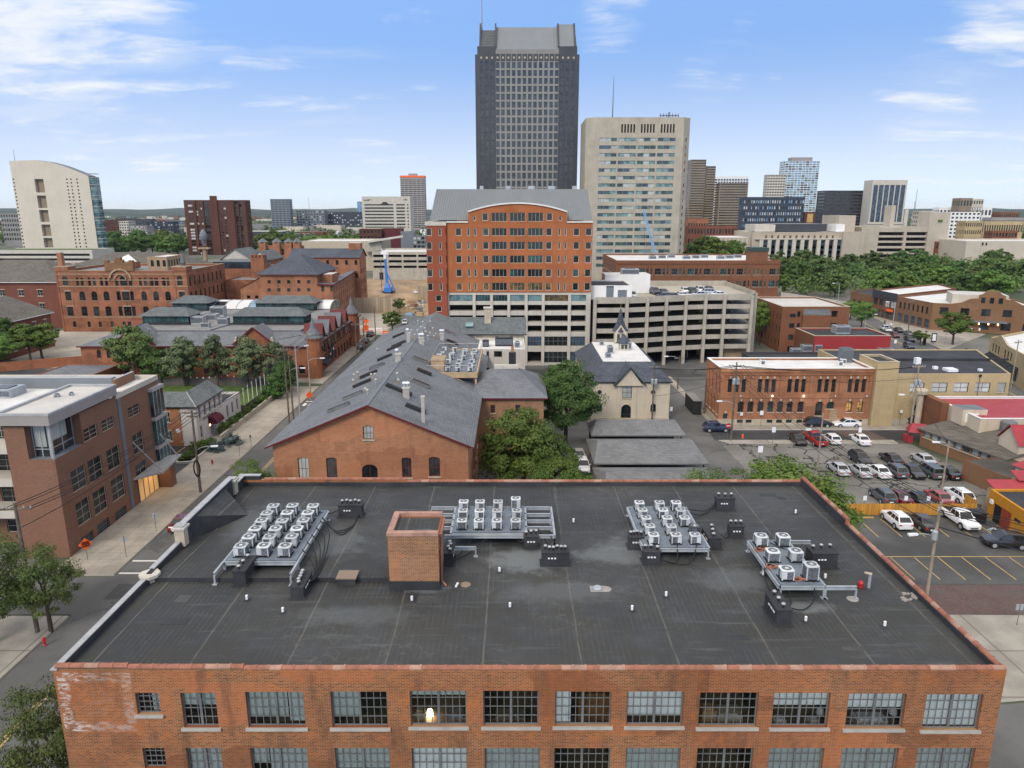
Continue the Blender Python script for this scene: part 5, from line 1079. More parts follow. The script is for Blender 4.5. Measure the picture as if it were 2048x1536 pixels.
# -- modern brick offices on the left
MO=thing('modern_brick_office','four storey modern brown brick office with white roof and glazed corner on the left','building',(-58,83,0))
mx=-48.3;my0,my1=71.0,94.0
eo=[]
def eop(u0,u1,vt,vb,st):
 y0=E(u0,(vt+vb)/2+9,mx)[0];y1=E(u1,(vt+vb)/2-9,mx)[0];um=(u0+u1)/2;zt=E(um,vt-5,mx)[1];zb=E(um,vb+5,mx)[1];eo.append([y0-my0,y1-my0,zb,zt,st])
for a in((169,196,857,892,'mod'),(206,230,840,873,'mod'),(258,280,815,846,'mod'),(144,173,939,975,'mod'),(178,205,919,957,'mod'),(215,240,899,933,'mod'),(267,287,870,902,'mod'),(154,181,1003,1043,'mod'),(188,214,981,1021,'mod'),(224,249,957,994,'mod'),(273,294,928,959,'mod'),(165,189,1071,1107,'mod2'),(197,221,1045,1082,'mod2'),(232,255,1021,1056,'mod2')):eop(*a)
mb=MB();zc=11.4
facade(MO,mb,(mx,my0),(mx,my1),0,zc,[o for o in eo if o[3]<zc-.1],M['brick_modern'])
facade(MO,mb,(mx,my0+5.2),(mx,my1),zc,15.0,[(o[0]-5.2,o[1]-5.2,o[2],o[3],o[4])for o in eo if o[3]>=zc-.1],M['brick_modern'])
facade(MO,mb,(-53.2,my0),(mx,my0),0,zc,[],M['brick_modern']);facade(MO,mb,(-53.2,my0+14),(-53.2,my0),0,15.0,[],M['brick_modern'])
mb.poly([(-53.2,my0,zc),(-51,my0,zc),(-51,my0,15),(-53.2,my0,15)],M['brick_modern'])
facade(MO,mb,(-95,my0+3.5),(-53.2,my0+3.5),0,15.0,[(27.5+i*3.4,29.7+i*3.4,z,z+2.2,'mod')for i in range(4)for z in(1.4,5,8.6,12.0)],M['brick_modern'])
facade(MO,mb,(mx,my1),(-95,my1),0,15,[],M['brick_modern']);mb.B('wall',MO)
mb=MB()
for z in(4.3,8.0,11.7):mb.box(-70,my0+.8,z,-53.22,my0+3.49,z+.9,M['conc_lt'])
mb.B('balcony',MO)
mb=MB();gx,gy=mx-.9,my0+.9
mb.box(-50.9,gy,zc+.02,gx,my0+5.1,15.2,M['gd2']);GB=mb.B('glazed_corner',MO)
mb=MB()
for i in range(3):x=-50.85+i*(gx+50.85)/2;mb.box(x-.06,gy-.06,zc+.02,x+.06,gy-.003,15.2,M['metal'])
for i in range(3):y=gy+.1+i*2.0;mb.box(gx+.003,y-.06,zc+.02,gx+.06,y+.06,15.2,M['metal'])
for z in(12.2,):mb.box(-50.9,gy-.05,z,gx,gy-.004,z+.1,M['metal']);mb.box(gx+.004,gy,z,gx+.05,my0+5.1,z+.1,M['metal'])
mb.B('mullion',GB);mb=MB();mb.tube((mx-.3,my0+.3,zc),(mx-.3,my0+.3,15.25),.17,.17,10,M['alu']);mb.B('column',GB)
mb=MB();mb.poly([(-50.7,gy-.005,12.5),(gx-.3,gy-.005,12.5),(gx-.3,gy-.005,15.0),(-50.7,gy-.005,15.0)],M['gbl']);mb.poly([(gx+.005,gy+.4,13.0),(gx+.005,my0+4,13.0),(gx+.005,my0+4,15.0),(gx+.005,gy+.4,15.0)],M['gbl']);mb.B('blind',GB)
mb=MB();mb.poly([(-51,my0+5.15,zc),(mx,my0+5.15,zc),(mx,my0+5.15,15),(-51,my0+5.15,15)],M['brick_modern']);mb.poly([(-50.95,my0,zc),(-50.95,my0+5.2,zc),(-50.95,my0+5.2,15),(-50.95,my0,15)],M['brick_modern']);mb.poly([(-53.2,my0,zc+.01),(mx,my0,zc+.01),(mx,my0+5.2,zc+.01),(-53.2,my0+5.2,zc+.01)],M['greyblue']);mb.B('corner_recess',MO)
mb=MB();mb.box(-53.6,my0-.5,15.25,mx+.35,my0+12.5,16.3,M['grey_stone'],M['roof_cream']);s_=mb.B('roof_slab',MO)
mb=MB();
for a in((-53.65,my0-.55,mx+.4,my0-.2),(-53.65,my0+12.2,mx+.4,my0+12.55),(-53.65,my0-.2,-53.3,my0+12.2),(mx+.05,my0-.2,mx+.4,my0+12.2)):mb.box(a[0],a[1],16.303,a[2],a[3],16.55,M['alu'])
mb.B('edge',s_)
mb=MB();mb.poly([(-95,my0+3.5,14.7),(-53.65,my0+3.5,14.7),(-53.65,my0+12.6,14.7),(mx,my0+12.6,14.7),(mx,my1,14.7),(-95,my1,14.7)],M['roof_white']);mb.B('roof',MO)
mb=MB()
for a in((mx-.4,my0+12.6,mx+.12,my1+.1),(-95,my1-.3,mx-.4,my1+.1),(-95,my0+3.3,-53.7,my0+3.8)):mb.box(a[0],a[1],14.6,a[2],a[3],15.25,M['conc_lt'])
mb.B('parapet',MO)
mb=MB();mb.box(-95,my1-5.5,14.71,mx-3.0,my1-4.5,16.1,M['metal_roof'],M['alu']);mb.box(mx-2.98,my1-5.5,14.71,mx-2.6,my1-.6,15.9,M['brick_modern'],M['alu']);mb.B('roof_screen',MO)
for(u,v,w)in((8,792,3.0),(138,793,.4),(109,796,.5)):
 zz=14.72 if w>1 else 16.31;x,y=S(u,v,zz);roofbox(MO,x,y+.5,zz,w,w,1.0 if w>1 else.3)
mb=MB();ys=E(243,850,mx)[0];mb.box(mx-.02,ys-.35,0,mx+.10,ys+.35,15.3,M['greyblue']);mb.B('wall_slot',MO)
for z in(2.2,6.2,10.2):
 mb=MB();mb.box(mx-.01,my1-2.6,z,mx+.5,my1+.4,z+3.3,M['gt']);b_=mb.B('glass_bay',MO);mb=MB();mb.box(mx-.02,my1-2.7,z+3.302,mx+.58,my1+.5,z+3.75,M['alu'])
 for k in range(4):mb.box(mx+.503,my1-2.6+k*.95,z,mx+.54,my1-2.5+k*.95,z+3.3,M['alu'])
 mb.B('frame',b_)
CX0=mx+.05;ca=E(268,975,mx)[0];cb=my1-.6
mb=MB();mb.hexa([(CX0,ca,3.5),(CX0+2.9,ca+2.2,3.7),(CX0+2.4,cb,3.9),(CX0,cb,3.6)],[(CX0,ca,3.75),(CX0+2.9,ca+2.2,3.95),(CX0+2.4,cb,4.15),(CX0,cb,3.85)],M['alu']);cp=mb.B('canopy',MO)
mb=MB();mb.tube((CX0+2.5,ca+2.5,3.9),(CX0,ca+1.0,8.3),.08,.08,6,M['metal']);mb.tube((CX0+2.2,cb-.6,4.1),(CX0,cb-1.5,8.3),.08,.08,6,M['metal']);mb.B('rod',cp)
mb=MB();mb.box(mx+.02,ca+1.4,.1,mx+.06,ca+4.6,3.3,M['lamp'])if False else None
mb.box(CX0,cb-2.2,0,CX0+1.7,cb-.8,3.5,M['brick_modern']);mb.B('entrance_pier',MO)
mb=MB();mb.poly([(mx+.03,ca+1.0,.15),(mx+.03,cb-2.4,.15),(mx+.03,cb-2.4,3.2),(mx+.03,ca+1.0,3.2)],emit_mat('lit_entrance_glass',(1,.62,.25),.1));
for k in range(5):mb.box(mx+.035,ca+1.0+k*(cb-3.4-ca)/4-.05,.1,mx+.08,ca+1.0+k*(cb-3.4-ca)/4+.05,3.2,M['win_grey'])
mb.B('entrance',MO)
ll=bpy.data.lights.new('entrance_lamp','AREA');ll.energy=40;ll.color=(1,.68,.34);ll.size=2.5;lo=bpy.data.objects.new('entrance_lamp',ll);COL.objects.link(lo);lo.location=(mx+1.4,(ca+cb)/2,3.4)
lo['kind']='structure'
# -- white painted restaurant house
HO=thing('painted_brick_house','old two storey house, white painted street side and brick gable side, maroon door awning','house',(-55,114,0))
hx,hy=-50.5,109.0
hop=[(hx,hy)]
so_=[]
for(a,b,c,d)in((160,455,215,568),(325,455,380,568),(178,660,240,770),(345,660,400,770)):
 so_.append(pxop(hy,-57.2,300+a/5.39,740+b/5.39,300+c/5.39,740+d/5.39,'sash_w'))
mb=MB();facade(HO,mb,(-62,hy),(hx-2.4,hy),0,6.6,[(o[0]+4.8,o[1]+4.8,o[2],o[3],o[4])for o in so_],M['brick_ital']);facade(HO,mb,(hx-2.4,hy),(hx,hy),0,6.6,[],M['paint_white'])
facade(HO,mb,(hx,hy),(hx,hy+10.5),0,6.6,[(1.1+i*2.0,1.9+i*2.0,4.1,6.0,'sash_p')for i in range(5)]+[(1.1,1.9,.9,2.9,'sash_p'),(8.6,9.4,.9,2.9,'sash_p'),(5.0,6.2,.05,2.4,'void')],M['paint_white'])
facade(HO,mb,(hx,hy+10.5),(-55.2,hy+10.5),0,6.6,[],M['paint_white']);facade(HO,mb,(-55.2,hy+10.5),(-55.2,hy+5.2),0,6.6,[],M['paint_white']);facade(HO,mb,(-55.2,hy+5.2),(-62,hy+5.2),0,6.6,[],M['brick_ital']);facade(HO,mb,(-62,hy+5.2),(-62,hy),0,6.6,[],M['brick_ital'])
mb.B('wall',HO)
sl_=M['slate_green'];mb=MB();e=.35;zr_=8.4;ze_=6.62;rx_,ry_=-52.85,hy+2.6
O1,O2=(hx+e,hy-e,ze_),(hx+e,hy+10.5+e,ze_);J=(rx_,ry_,zr_);K=(rx_,hy+10.5+e,zr_);Wp=(-62-e,ry_,zr_)
mb.poly([(-62-e,hy-e,ze_),O1,J,Wp],sl_);mb.poly([O1,O2,K,J],sl_);mb.poly([K,(-55.2-e,hy+10.5+e,ze_),(-55.2-e,hy+5.2+e,ze_),J],sl_);mb.poly([Wp,J,(-55.2-e,hy+5.2+e,ze_),(-62-e,hy+5.2+e,ze_)],sl_)
mb.poly([O2,(-55.2-e,hy+10.5+e,ze_),K],M['paint_white']);mb.bar(O1,(hx+e,hy-e+.01,ze_-.16),.1,.1,M['trim_white']);mb.bar((-62,hy-e,ze_-.08),(hx+e,hy-e,ze_-.08),.14,.14,M['trim_dark']);mb.bar((hx+e,hy-e,ze_-.08),(hx+e,hy+10.5+e,ze_-.08),.14,.14,M['trim_dark']);mb.bar(O1,J,.12,.06,M['alu']);mb.B('roof',HO)
mb=MB();mb.box(-57.6,hy+2.2,8.0,-56.9,hy+3.0,9.6,M['brick_pent']);mb.B('chimney',HO)
walls(HO,rect(-55,hy+10.52,hx+.02,hy+18.5),0,4.3,M['paint_white'],{1:[(1.4+i*2.3,2.2+i*2.3,1.4,3.4,'blank')for i in range(3)]},'annex_wall');roof_slab(HO,rect(-55,hy+10.52,hx+.02,hy+18.5),3.9,M['roof_black'],.4,M['paint_white'],.3,'annex_roof')
mb=MB();A=[(hx+.01,hy+4.2,2.9),(hx+1.5,hy+4.4,2.5),(hx+1.5,hy+7.0,2.5),(hx+.01,hy+7.2,2.9)];n=6
prev=None
for i in range(n+1):
 a=PI/2*i/n;yy=lambda k:(hx+.02+1.5*math.sin(a),hy+(4.2 if k==0 else 7.2),2.45+1.25*math.cos(a))
 cur=(yy(0),yy(1))
 if prev:mb.poly([prev[0],cur[0],cur[1],prev[1]],M['awn_maroon'])
 prev=cur
for k in(0,1):mb.poly([(hx+.02+1.5*math.sin(PI/2*i/n),hy+(4.2 if k==0 else 7.2),2.45+1.25*math.cos(PI/2*i/n))for i in range(n+1)]+[(hx+.02,hy+(4.2 if k==0 else 7.2),2.45)],M['awn_maroon'])
mb.B('awning',HO)
mb=MB();mb.box(hx+.02,hy+4.6,2.0,hx+.12,hy+4.8,2.3,M['lamp']);mb.B('wall_lamp',HO)
def text3d(s,loc,size,rot,mat,parent,name='lettering',depth=.03,bold=True):
 c=bpy.data.curves.new(name,'FONT');c.body=s;c.size=size;c.extrude=depth;c.align_x='CENTER';c.align_y='CENTER'
 o=bpy.data.objects.new(name,c);COL.objects.link(o);me=bpy.data.meshes.new_from_object(o);COL.objects.unlink(o);bpy.data.objects.remove(o)
 o=bpy.data.objects.new(name,me);COL.objects.link(o);me.materials.clear();me.materials.append(mat)
 off=WLOC[parent.name]if parent else(0,0,0)
 o.location=(loc[0]-off[0],loc[1]-off[1],loc[2]-off[2]);o.rotation_euler=rot
 if parent:o.parent=parent
 return o
mb=MB()
for i in range(9):
 yy_=hy+2.4+i*.46
 for k in range(2):mb.box(hx+.015,yy_+k*.17,3.62,hx+.05,yy_+k*.17+.07,4.1,M['win_grey'])
 mb.box(hx+.015,yy_+.075,(3.62,3.82,4.03)[i%3],hx+.05,yy_+.165,(3.69,3.89,4.1)[i%3],M['win_grey'])
mb.B('lettering',HO)
mb=MB();mb.box(-53.9,hy-.06,2.3,-53.3,hy-.003,2.9,M['white']);mb.B('plaque',HO)
# -- Romanesque brewery building
RB=thing('romanesque_brick_building','four storey red brick Romanesque block with stepped centre gable and big round arch','building',(-120,230,0))
ry=220.0;A1=lambda x:D(x/5.12,400+940/5.12,ry)[0];B1_=lambda x:D(x/2.926,480+330/2.926,ry)[0]
rx0,rx1=D(120,600,ry)[0],D(378,600,ry)[0];AZ=lambda y:D(200,400+y/5.12,ry)[1]
ro=[]
for a,b,st in((640,695,'seg'),):
 pass
def ra(a,b,y0,y1,st,f=A1):ro.append((f(a)-rx0,f(b)-rx0,AZ(y1),AZ(y0),st))
dx=lambda x:x+18
for a,b in((640,695),):ra(dx(a),dx(b),780,876,'rom')
for a,b in((775,805),(822,852),(897,927),(946,976),(1020,1050),(1070,1100),(1418,1447),(1467,1495),(1540,1567),(1590,1617),(1665,1690)):ra(dx(a),dx(b),793,878,'rom_s')
for a,b in((1175,1208),(1313,1347)):ra(dx(a),dx(b),820,878,'rom_b')
ra(dx(1223),dx(1297),778,878,'rom')
for a,b in((810,825),(838,852),(880,893),(908,922),(952,965),(980,995)):
 if a>840:ra(a+6,b+6,793,878,'rom_s',B1_)
ra(1046,1078,775,876,'rom',B1_)
for y0,y1,k in((935,1030,0),(1090,1188,1)):
 ra(662,722,y0,y1,'rom_r')
 for a,b in((808,866),(932,990),(1055,1115)):ra(a,b,y0,y1,'rom' if k==0 else 'seg')
 ra(1190,1230,y0,y1,'rom_b');ra(1245,1320,y0,y1,'rom_r');ra(1328,1365,y0,y1,'rom_b')
 for a,b in((828,860),(898,930),(968,1000)):ra(a,b,y0,y1,'rom' if k==0 else 'seg',B1_)
 ra(1050,1083,y0,y1,'rom_r',B1_)
for a,b in((700,732),(850,882),(967,997),(1090,1120),(1212,1244),(1266,1300),(1450,1482),(1580,1612)):ra(a,b,1245,1303,'rom_b')
zrt=AZ(725);facade_e=[(1.5+i*3.4,2.8+i*3.4,z,z+3.0,'rom_s' if z>13 else 'seg')for i in range(8)for z in(4.5,9.3,14.0)]
walls(RB,rect(rx0,ry,rx1,ry+30),0,zrt,M['brick_rom'],{0:ro,1:facade_e});roof_slab(RB,rect(rx0,ry,rx1,ry+30),zrt-.7,M['roof_grey'],.7,M['brick_rom'],.5,cop=M['sandstone'])
mb=MB();ga,gb=A1(1110),A1(1400);gc=(ga+gb)/2;m_=M['sandstone'];ms=M['brick_rom']
mb.box(ga,ry-.35,zrt,gb,ry+.8,AZ(640),M['brick_mission']);mb.box(ga+3,ry-.36,AZ(640)+.002,gb-3,ry+.8,AZ(612),M['brick_mission']);mb.box(gc-.8,ry-.37,AZ(612)+.002,gc+.8,ry+.8,AZ(588),M['brick_mission'])
for x in(ga,gb-1.2):mb.box(x,ry-.38,AZ(640)+.002,x+1.2,ry+.8,AZ(618),M['brick_mission'])
mb.B('centre_gable',RB)
mb=MB();R0=(A1(1360)-A1(1140))/2;zc0=AZ(820)
for R,w in((R0,.55),(R0*.55,.35)):
 mb=MB()
 for i in range(14):
  a,b=PI*i/14,PI*(i+1)/14;mb.bar((gc-R*math.cos(a),ry-.42,zc0+R*math.sin(a)),(gc-R*math.cos(b),ry-.42,zc0+R*math.sin(b)),.14,w,m_)
 mb.B('stone_arch',RB)
mb=MB()
for y in(885,820,760):mb.box(rx0-.1,ry-.12,AZ(y)-.12,rx1+.1,ry-.003,AZ(y)+.14,m_)
mb.box(rx0-.1,ry-.1,AZ(1200)-.1,rx1+.1,ry-.003,AZ(1200)+.12,m_);mb.B('string_course',RB)
mb=MB()
for(a,b)in((rx0-.2,rx0+3.9),(rx1-4.2,rx1+.2)):
 mb.box(a,ry-.15,0,b if False else a+.5,ry-.005,zrt,ms);mb.box(a,ry-.2,zrt,b,ry+4,AZ(690),ms);mb.box(a-.1,ry-.3,AZ(690)+.002,b+.1,ry+4.1,AZ(680),m_)
mb.B('corner_turret',RB)
mb=MB();mb.box(rx0-.3,ry+2,zrt-.1,rx0+1.1,ry+3.4,AZ(545),M['brick_red']);mb.B('chimney',RB)
mb=MB();mb.box(rx0+11,ry+8,zrt-.2,rx0+19,ry+14,AZ(660),M['brick_rom'],M['roof_grey']);mb.B('roof_house',RB)
pb=simple('stone_penthouse','sandstone attic block standing on the Romanesque brick roof',A1(1395),ry+9,A1(1600),ry+22,AZ(600),M['sandstone'],M['roof_white'],{0:[(1+i*1.9,2.0+i*1.9,zrt+.6,zrt+2.6,'plainw')for i in range(7)],1:[(1+i*1.9,2.0+i*1.9,zrt+.6,zrt+2.6,'plainw')for i in range(6)]},par=.2,z0=zrt-.65)
mb=MB();mb.lathe((rx1-2,ry+3,zrt),[(.7,0),(.7,2.0),(1.0,2.1),(.1,5.2),(0,5.5)],8,M['slate_green']);mb.B('pinnacle',RB)
simple('long_brick_shed','low red brick range running back from the Romanesque block',rx1+.5,ry+28,rx1+18,ry+75,13.5,M['brick_rom'],M['roof_grey'],{1:[(3+i*6,4.2+i*6,6.5,8,'plainw')for i in range(7)]},par=.4)
# -- brewery hall (long low with slate eaves)
BH=thing('brewery_hall','long single storey red brick hall with slate eaves, dormer gables and glazed roof lanterns','building',(-70,180,0))
bx0,bx1,by0,by1,be=-97.0,-44.6,157.0,206.0,7.4
BX=lambda x:D(x/2.926,690,by0)[0]-bx0
bops=[]
for x in(560,617,678,902,972,1040,1315,1382):bops.append((BX(x),BX(x+24),4.6,6.5,'rom_s'))
for x in(730,800,1180,1490):bops.append((BX(x),BX(x+38),4.2,6.8,'rom'))
for i in range(14):bops.append((2+i*3.6,3.3+i*3.6,.9,2.9,'seg'))
ea=[(2.2+i*3.3,3.6+i*3.3,4.0,6.6,'rom')for i in range(14)]+[(2+i*3.3,4+i*3.3,.4,2.8,'plain2')for i in range(14)]
walls(BH,rect(bx0,by0,bx1,by1),0,be,M['brick_hall'],{0:bops,1:ea})
mb=MB();ins=6.0;zt_=9.7;Eo=[(bx0-.6,by0-.6),(bx1+.5,by0-.6),(bx1+.5,by1+.6),(bx0-.6,by1+.6)];Ti=[(bx0+ins,by0+ins),(bx1-4.5,by0+ins),(bx1-4.5,by1-ins),(bx0+ins,by1-ins)]
for i in range(4):
 j=(i+1)%4;mb.poly([(*Eo[i],be),(*Eo[j],be),(*Ti[j],zt_),(*Ti[i],zt_)],M['slate']);mb.poly([(*Eo[i],be-.3),(*Eo[j],be-.3),(*Eo[j],be),(*Eo[i],be)],M['trim_red'])
mb.B('slate_roof',BH)
mb=MB();mb.poly([(*p,zt_+.003)for p in Ti],M['roof_grey']);mb.B('flat_roof',BH)
mb=MB()
for i in range(4):
 a,b=Ti[i],Ti[(i+1)%4];mb.bar((*a,zt_+.1),(*b,zt_+.1),.25,.2,M['win_grey'])
mb.B('roof_kerb',BH)
mb=MB();mb.bar((-70.5,by0+ins,zt_+.15),(-67,186,zt_+.15),.5,.25,M['roof_grey']);mb.B('cable_tray',BH)
def lantern(cx,cy,sx,sy,h,T):
 mb=MB();z=zt_;mb.box(cx-sx/2,cy-sy/2,z,cx+sx/2,cy+sy/2,z+.6,M['trim_dark']);mb.box(cx-sx/2+.1,cy-sy/2+.1,z+.6,cx+sx/2-.1,cy+sy/2-.1,z+h,M['gt']);b=mb.B('lantern',T)
 mb=MB();n=int(sx/1.1)
 for i in range(n+1):
  x=cx-sx/2+.1+i*(sx-.2)/n;mb.box(x-.08,cy-sy/2+.02,z+.6,x+.08,cy-sy/2+.095,z+h,M['trim_green'])
 for i in range(7):
  y=cy-sy/2+.1+i*(sy-.2)/6;mb.box(cx+sx/2-.095,y-.08,z+.6,cx+sx/2-.02,y+.08,z+h,M['trim_green'])
 mb.B('mullion',b)
 mb=MB();o=.7;E_=[(cx-sx/2-o,cy-sy/2-o),(cx+sx/2+o,cy-sy/2-o),(cx+sx/2+o,cy+sy/2+o),(cx-sx/2-o,cy+sy/2+o)];T_=[(cx-sx/2+2,cy-.3),(cx+sx/2-2,cy-.3),(cx+sx/2-2,cy+.3),(cx-sx/2+2,cy+.3)]
 mb.hexa([(*p,z+h+.002)for p in E_],[(*p,z+h+1.7)for p in T_],M['slate_green']);mb.B('roof',b)
for(u0,u1,v,yy,hh)in((285,378,650,172,2.2),(466,608,650,172,2.2),(345,415,622,188,2.2),(512,628,622,188,2.2)):
 xa_,xb_=S(u0,v,zt_)[0],S(u1,v,zt_)[0];ya_=S((u0+u1)/2,v,zt_)[1];lantern((xa_+xb_)/2,ya_+3.5,xb_-xa_,6.5,hh,BH)
for(u,v,w,h)in((398,648,3,2),(420,640,4,1.6),(438,632,3.5,2.6),(448,650,2.5,1.8),(412,655,2,1.2),(300,668,.6,1.3),(520,660,.5,1.0)):
 x,y=S(u,v,zt_);roofbox(BH,x,y,zt_+.01,w,w*.7,h,M['alu'])
for xz in(790,1490):
 xc=bx0+BX(xz);hw_=4.4;mb=MB();mb.box(xc-hw_,by0-.25,0,xc-hw_+.8,by0-.004,be+.9,M['brick_hall']);mb.box(xc+hw_-.8,by0-.25,0,xc+hw_,by0-.004,be+.9,M['brick_hall']);mb.poly([(xc-hw_,by0-.22,be-.4),(xc+hw_,by0-.22,be-.4),(xc+hw_,by0-.22,be+.4),(xc,by0-.22,be+3.9),(xc-hw_,by0-.22,be+.4)],M['brick_hall']);mb.B('dormer_gable',BH)
 mb=MB()
 for s in(-1,1):mb.poly([(xc+s*(hw_+.3),by0-.6,be+.35),(xc,by0-.6,be+4.2),(xc,by0+6.5,be+4.2),(xc+s*(hw_+.3),by0+6.5,be+.35)],M['slate']);mb.bar((xc+s*(hw_+.3),by0-.62,be+.3),(xc,by0-.62,be+4.15),.15,.4,M['trim_red'])
 mb.B('dormer_roof',BH)
 for s in(-1,1):mb=MB();mb.lathe((xc+s*(hw_-.4),by0-.1,be+.9),[(.5,0),(.5,.3),(.3,.5),(.28,.9),(0,1.2)],8,M['stone']);mb.B('finial',BH)
def round_turret(x,y,T,h=be+1.9):
 mb=MB();mb.lathe((x,y,0),[(1.7,0),(1.7,h-.6),(1.95,h-.4),(1.95,h)],12,M['brick_hall']);b=mb.B('turret',T);mb=MB();mb.lathe((x,y,h),[(2.15,0),(.7,2.1),(.1,4.4),(0,4.6)],12,M['slate']);mb.B('cone_roof',b)
round_turret(bx1+.1,by0+.1,BH);round_turret(bx1+.1,196,BH)
for y in(164,170,176,182,188):
 mb=MB();xw=bx1+.22;mb.poly([(xw,y-1.7,be-1),(xw,y+1.7,be-1),(xw,y+1.7,be+.8),(xw,y,be+3.6),(xw,y-1.7,be+.8)],M['brick_hall']);mb.poly([(xw+.02,y-.7,be-2.4),(xw+.02,y+.7,be-2.4),(xw+.02,y+.7,be+.3),(xw+.02,y,be+1.2),(xw+.02,y-.7,be+.3)],M['gt']);d_=mb.B('dormer',BH)
 mb=MB()
 for s in(-1,1):mb.poly([(xw+.4,y+s*2.0,be+.5),(xw+.4,y,be+4.0),(xw-4,y,be+4.0),(xw-4,y+s*2.0,be+.5)],M['trim_red']if y in(164,176,188)else M['slate'])
 mb.B('dormer_roof',d_)
mb=MB();
for i,(y,h)in enumerate(((166,3.2),(169,3.4))):mb.box(bx1+1.0,y,2.2,bx1+1.2,y+1.6,2.2+h,M['trim_dark'])
mb.B('blade_sign',BH);mb=MB();mb.box(bx1+1.21,166.2,3.4,bx1+1.23,167.4,3.8,M['white']);mb.box(bx1+1.21,169.2,4.0,bx1+1.23,170.4,4.6,M['white']);mb.B('blade_sign_panel',BH)
mb=MB();mb.box(bx1+.02,158.2,2.7,bx1+2.6,163.8,2.9,M['awn_black']);mb.poly([(bx1+.02,158.2,3.6),(bx1+2.6,158.2,2.9),(bx1+2.6,163.8,2.9),(bx1+.02,163.8,3.6)],M['awn_black']);mb.B('awning',BH)
GH=thing('glass_vault','pale arched glass vault behind the brewery hall lanterns','building',(-75,203,9.7));mb=MB();vx0,vx1=S(380,625,9.7)[0]-3,S(662,630,9.7)[0]-3;vy0,vy1=200,212;n=10
zx_=lambda a:(206-6.4*math.cos(a),9.0+2.6*math.sin(a))
for k in range(12):
 xa_,xb_=vx0+(vx1-vx0)*k/12,vx0+(vx1-vx0)*(k+1)/12;mm=M['gsky']if k in(1,5,9)else M['roof_white']
 for i in range(n):
  p,q_=zx_(PI*i/n),zx_(PI*(i+1)/n);mb.poly([(xa_,*p),(xb_,*p),(xb_,*q_),(xa_,*q_)],M['void']if k==2 and i in(2,3)else mm)
for x in(vx0,vx1):mb.poly([(x,*zx_(PI*i/n))for i in range(n+1)],M['gt2'])
mb.B('glazing',GH);mb=MB()
for k in range(13):
 x=vx0+(vx1-vx0)*k/12;mb.path([(x,zx_(PI*i/n)[0],zx_(PI*i/n)[1]+.05)for i in range(n+1)],.12,5,M['alu'])
mb.B('rib',GH)
# -- hip roofed brewhouse
HB=thing('hip_roofed_brewhouse','tall red brick brewhouse with pyramid slate roof and rows of small square windows','building',(-72,235,0))
zq=lambda x:340+x/5.12;zv=lambda y:380+y/5.12;hy0=225.0;hbx0,hbx1=D(zq(925),580,hy0)[0],D(zq(1512),580,hy0)[0];hz=17.2
ho=[pxop(hy0,hbx0,zq(x),zv(y),zq(x+32),zv(y+36),'plain2')for y in(922,1005,1098)for x in(1000,1100,1200,1303,1405)]
walls(HB,rect(hbx0,hy0,hbx1,hy0+24),0,hz,M['brick_red'],{0:ho});hip_roof(HB,hbx0,hy0,hbx1,hy0+24,hz,22.9,hbx0+8,hy0+11,hbx1-8,hy0+13,M['slate_dark'],.9,M['trim_red'])
hx2=-56.6;an=[pxop(hy0,hbx1,zq(x),zv(975),zq(x+32),zv(1040),'plain2')for x in(1548,1640)]+[pxop(hy0,hbx1,zq(1660),zv(1165),zq(1688),zv(1240),'plain2')]
es=[(2.5+i*4.6,3.6+i*4.6,z,z+1.9,'plainw')for i in range(14)for z in(2.2,5.2,8.2,11.0)]
walls(HB,[(hbx1+.02,hy0),(hx2,hy0),(hx2-5.5,hy0+70),(hbx1+.02,hy0+70)],0,14.2,M['brick_red'],{0:an,1:es},'annex_wall');
mb=MB();mb.poly([(hbx1+.02,hy0-.4,14.5),(hx2+.4,hy0-.4,14.2),(hx2-5.1,hy0+70,14.2),(hbx1+.02,hy0+70,14.5)],M['slate']);mb.bar((hbx1,hy0-.4,14.2),(hx2+.4,hy0-.4,14.1),.2,.4,M['trim_red']);mb.bar((hx2+.4,hy0-.4,14.1),(hx2-5.1,hy0+70,14.1),.2,.3,M['trim_red']);mb.B('annex_roof',HB)
mb=MB();mb.box(hx2-6.5,hy0+4,14.3,hx2-1,hy0+12,17.0,M['brick_red'],M['roof_cream']);mb.B('roof_house',HB)
walls(HB,rect(hbx0-7,hy0+2,hbx0-.02,hy0+20),0,13.0,M['brick_red'],{0:[(1.8,2.9,z,z+1.0,'plainw')for z in(5,9.5)]+[(4.4,5.5,z,z+1.0,'plainw')for z in(5,9.5)]},'lean_to_wall');mb=MB();mb.poly([(hbx0-7.3,hy0+1.6,12.8),(hbx0-.02,hy0+1.6,16.5),(hbx0-.02,hy0+20.4,16.5),(hbx0-7.3,hy0+20.4,12.8)],M['slate']);mb.poly([(hbx0-7,hy0+2,13),(hbx0-.02,hy0+2,13),(hbx0-.02,hy0+2,16.4)],M['brick_red']);mb.B('lean_to_roof',HB)
LR=thing('long_slate_roofed_range','long red brick range with slate gable roof behind the brewhouse','building',(-86,285,0));lx_0,lx_1=D(580,520,275)[0],D(719,520,275)[0]
walls(LR,rect(lx_0,275,lx_1,287),0,19.4,M['brick_red'],{0:[(3+i*3.6,4.1+i*3.6,16.6,18.4,'plainw')for i in range(7)]+[(3+i*3.6,4.1+i*3.6,11.6,13.4,'plainw')for i in range(7)],1:[(2+i*3,3+i*3,z,z+2,'plainw')for i in range(3)for z in(5,9,13)]})
gable_roof(LR,lx_0,275,lx_1,287,19.4,22.3,'x',M['slate_dark'],.5,.2,M['trim_red']);mb=MB();mb.poly([(lx_1,275,19.4),(lx_1,287,19.4),(lx_1,281,22.3)],M['brick_red']);mb.box(lx_1-5,280,21,lx_1-.5,284,24.6,M['brick_red'],M['roof_white']);mb.B('gable',LR)
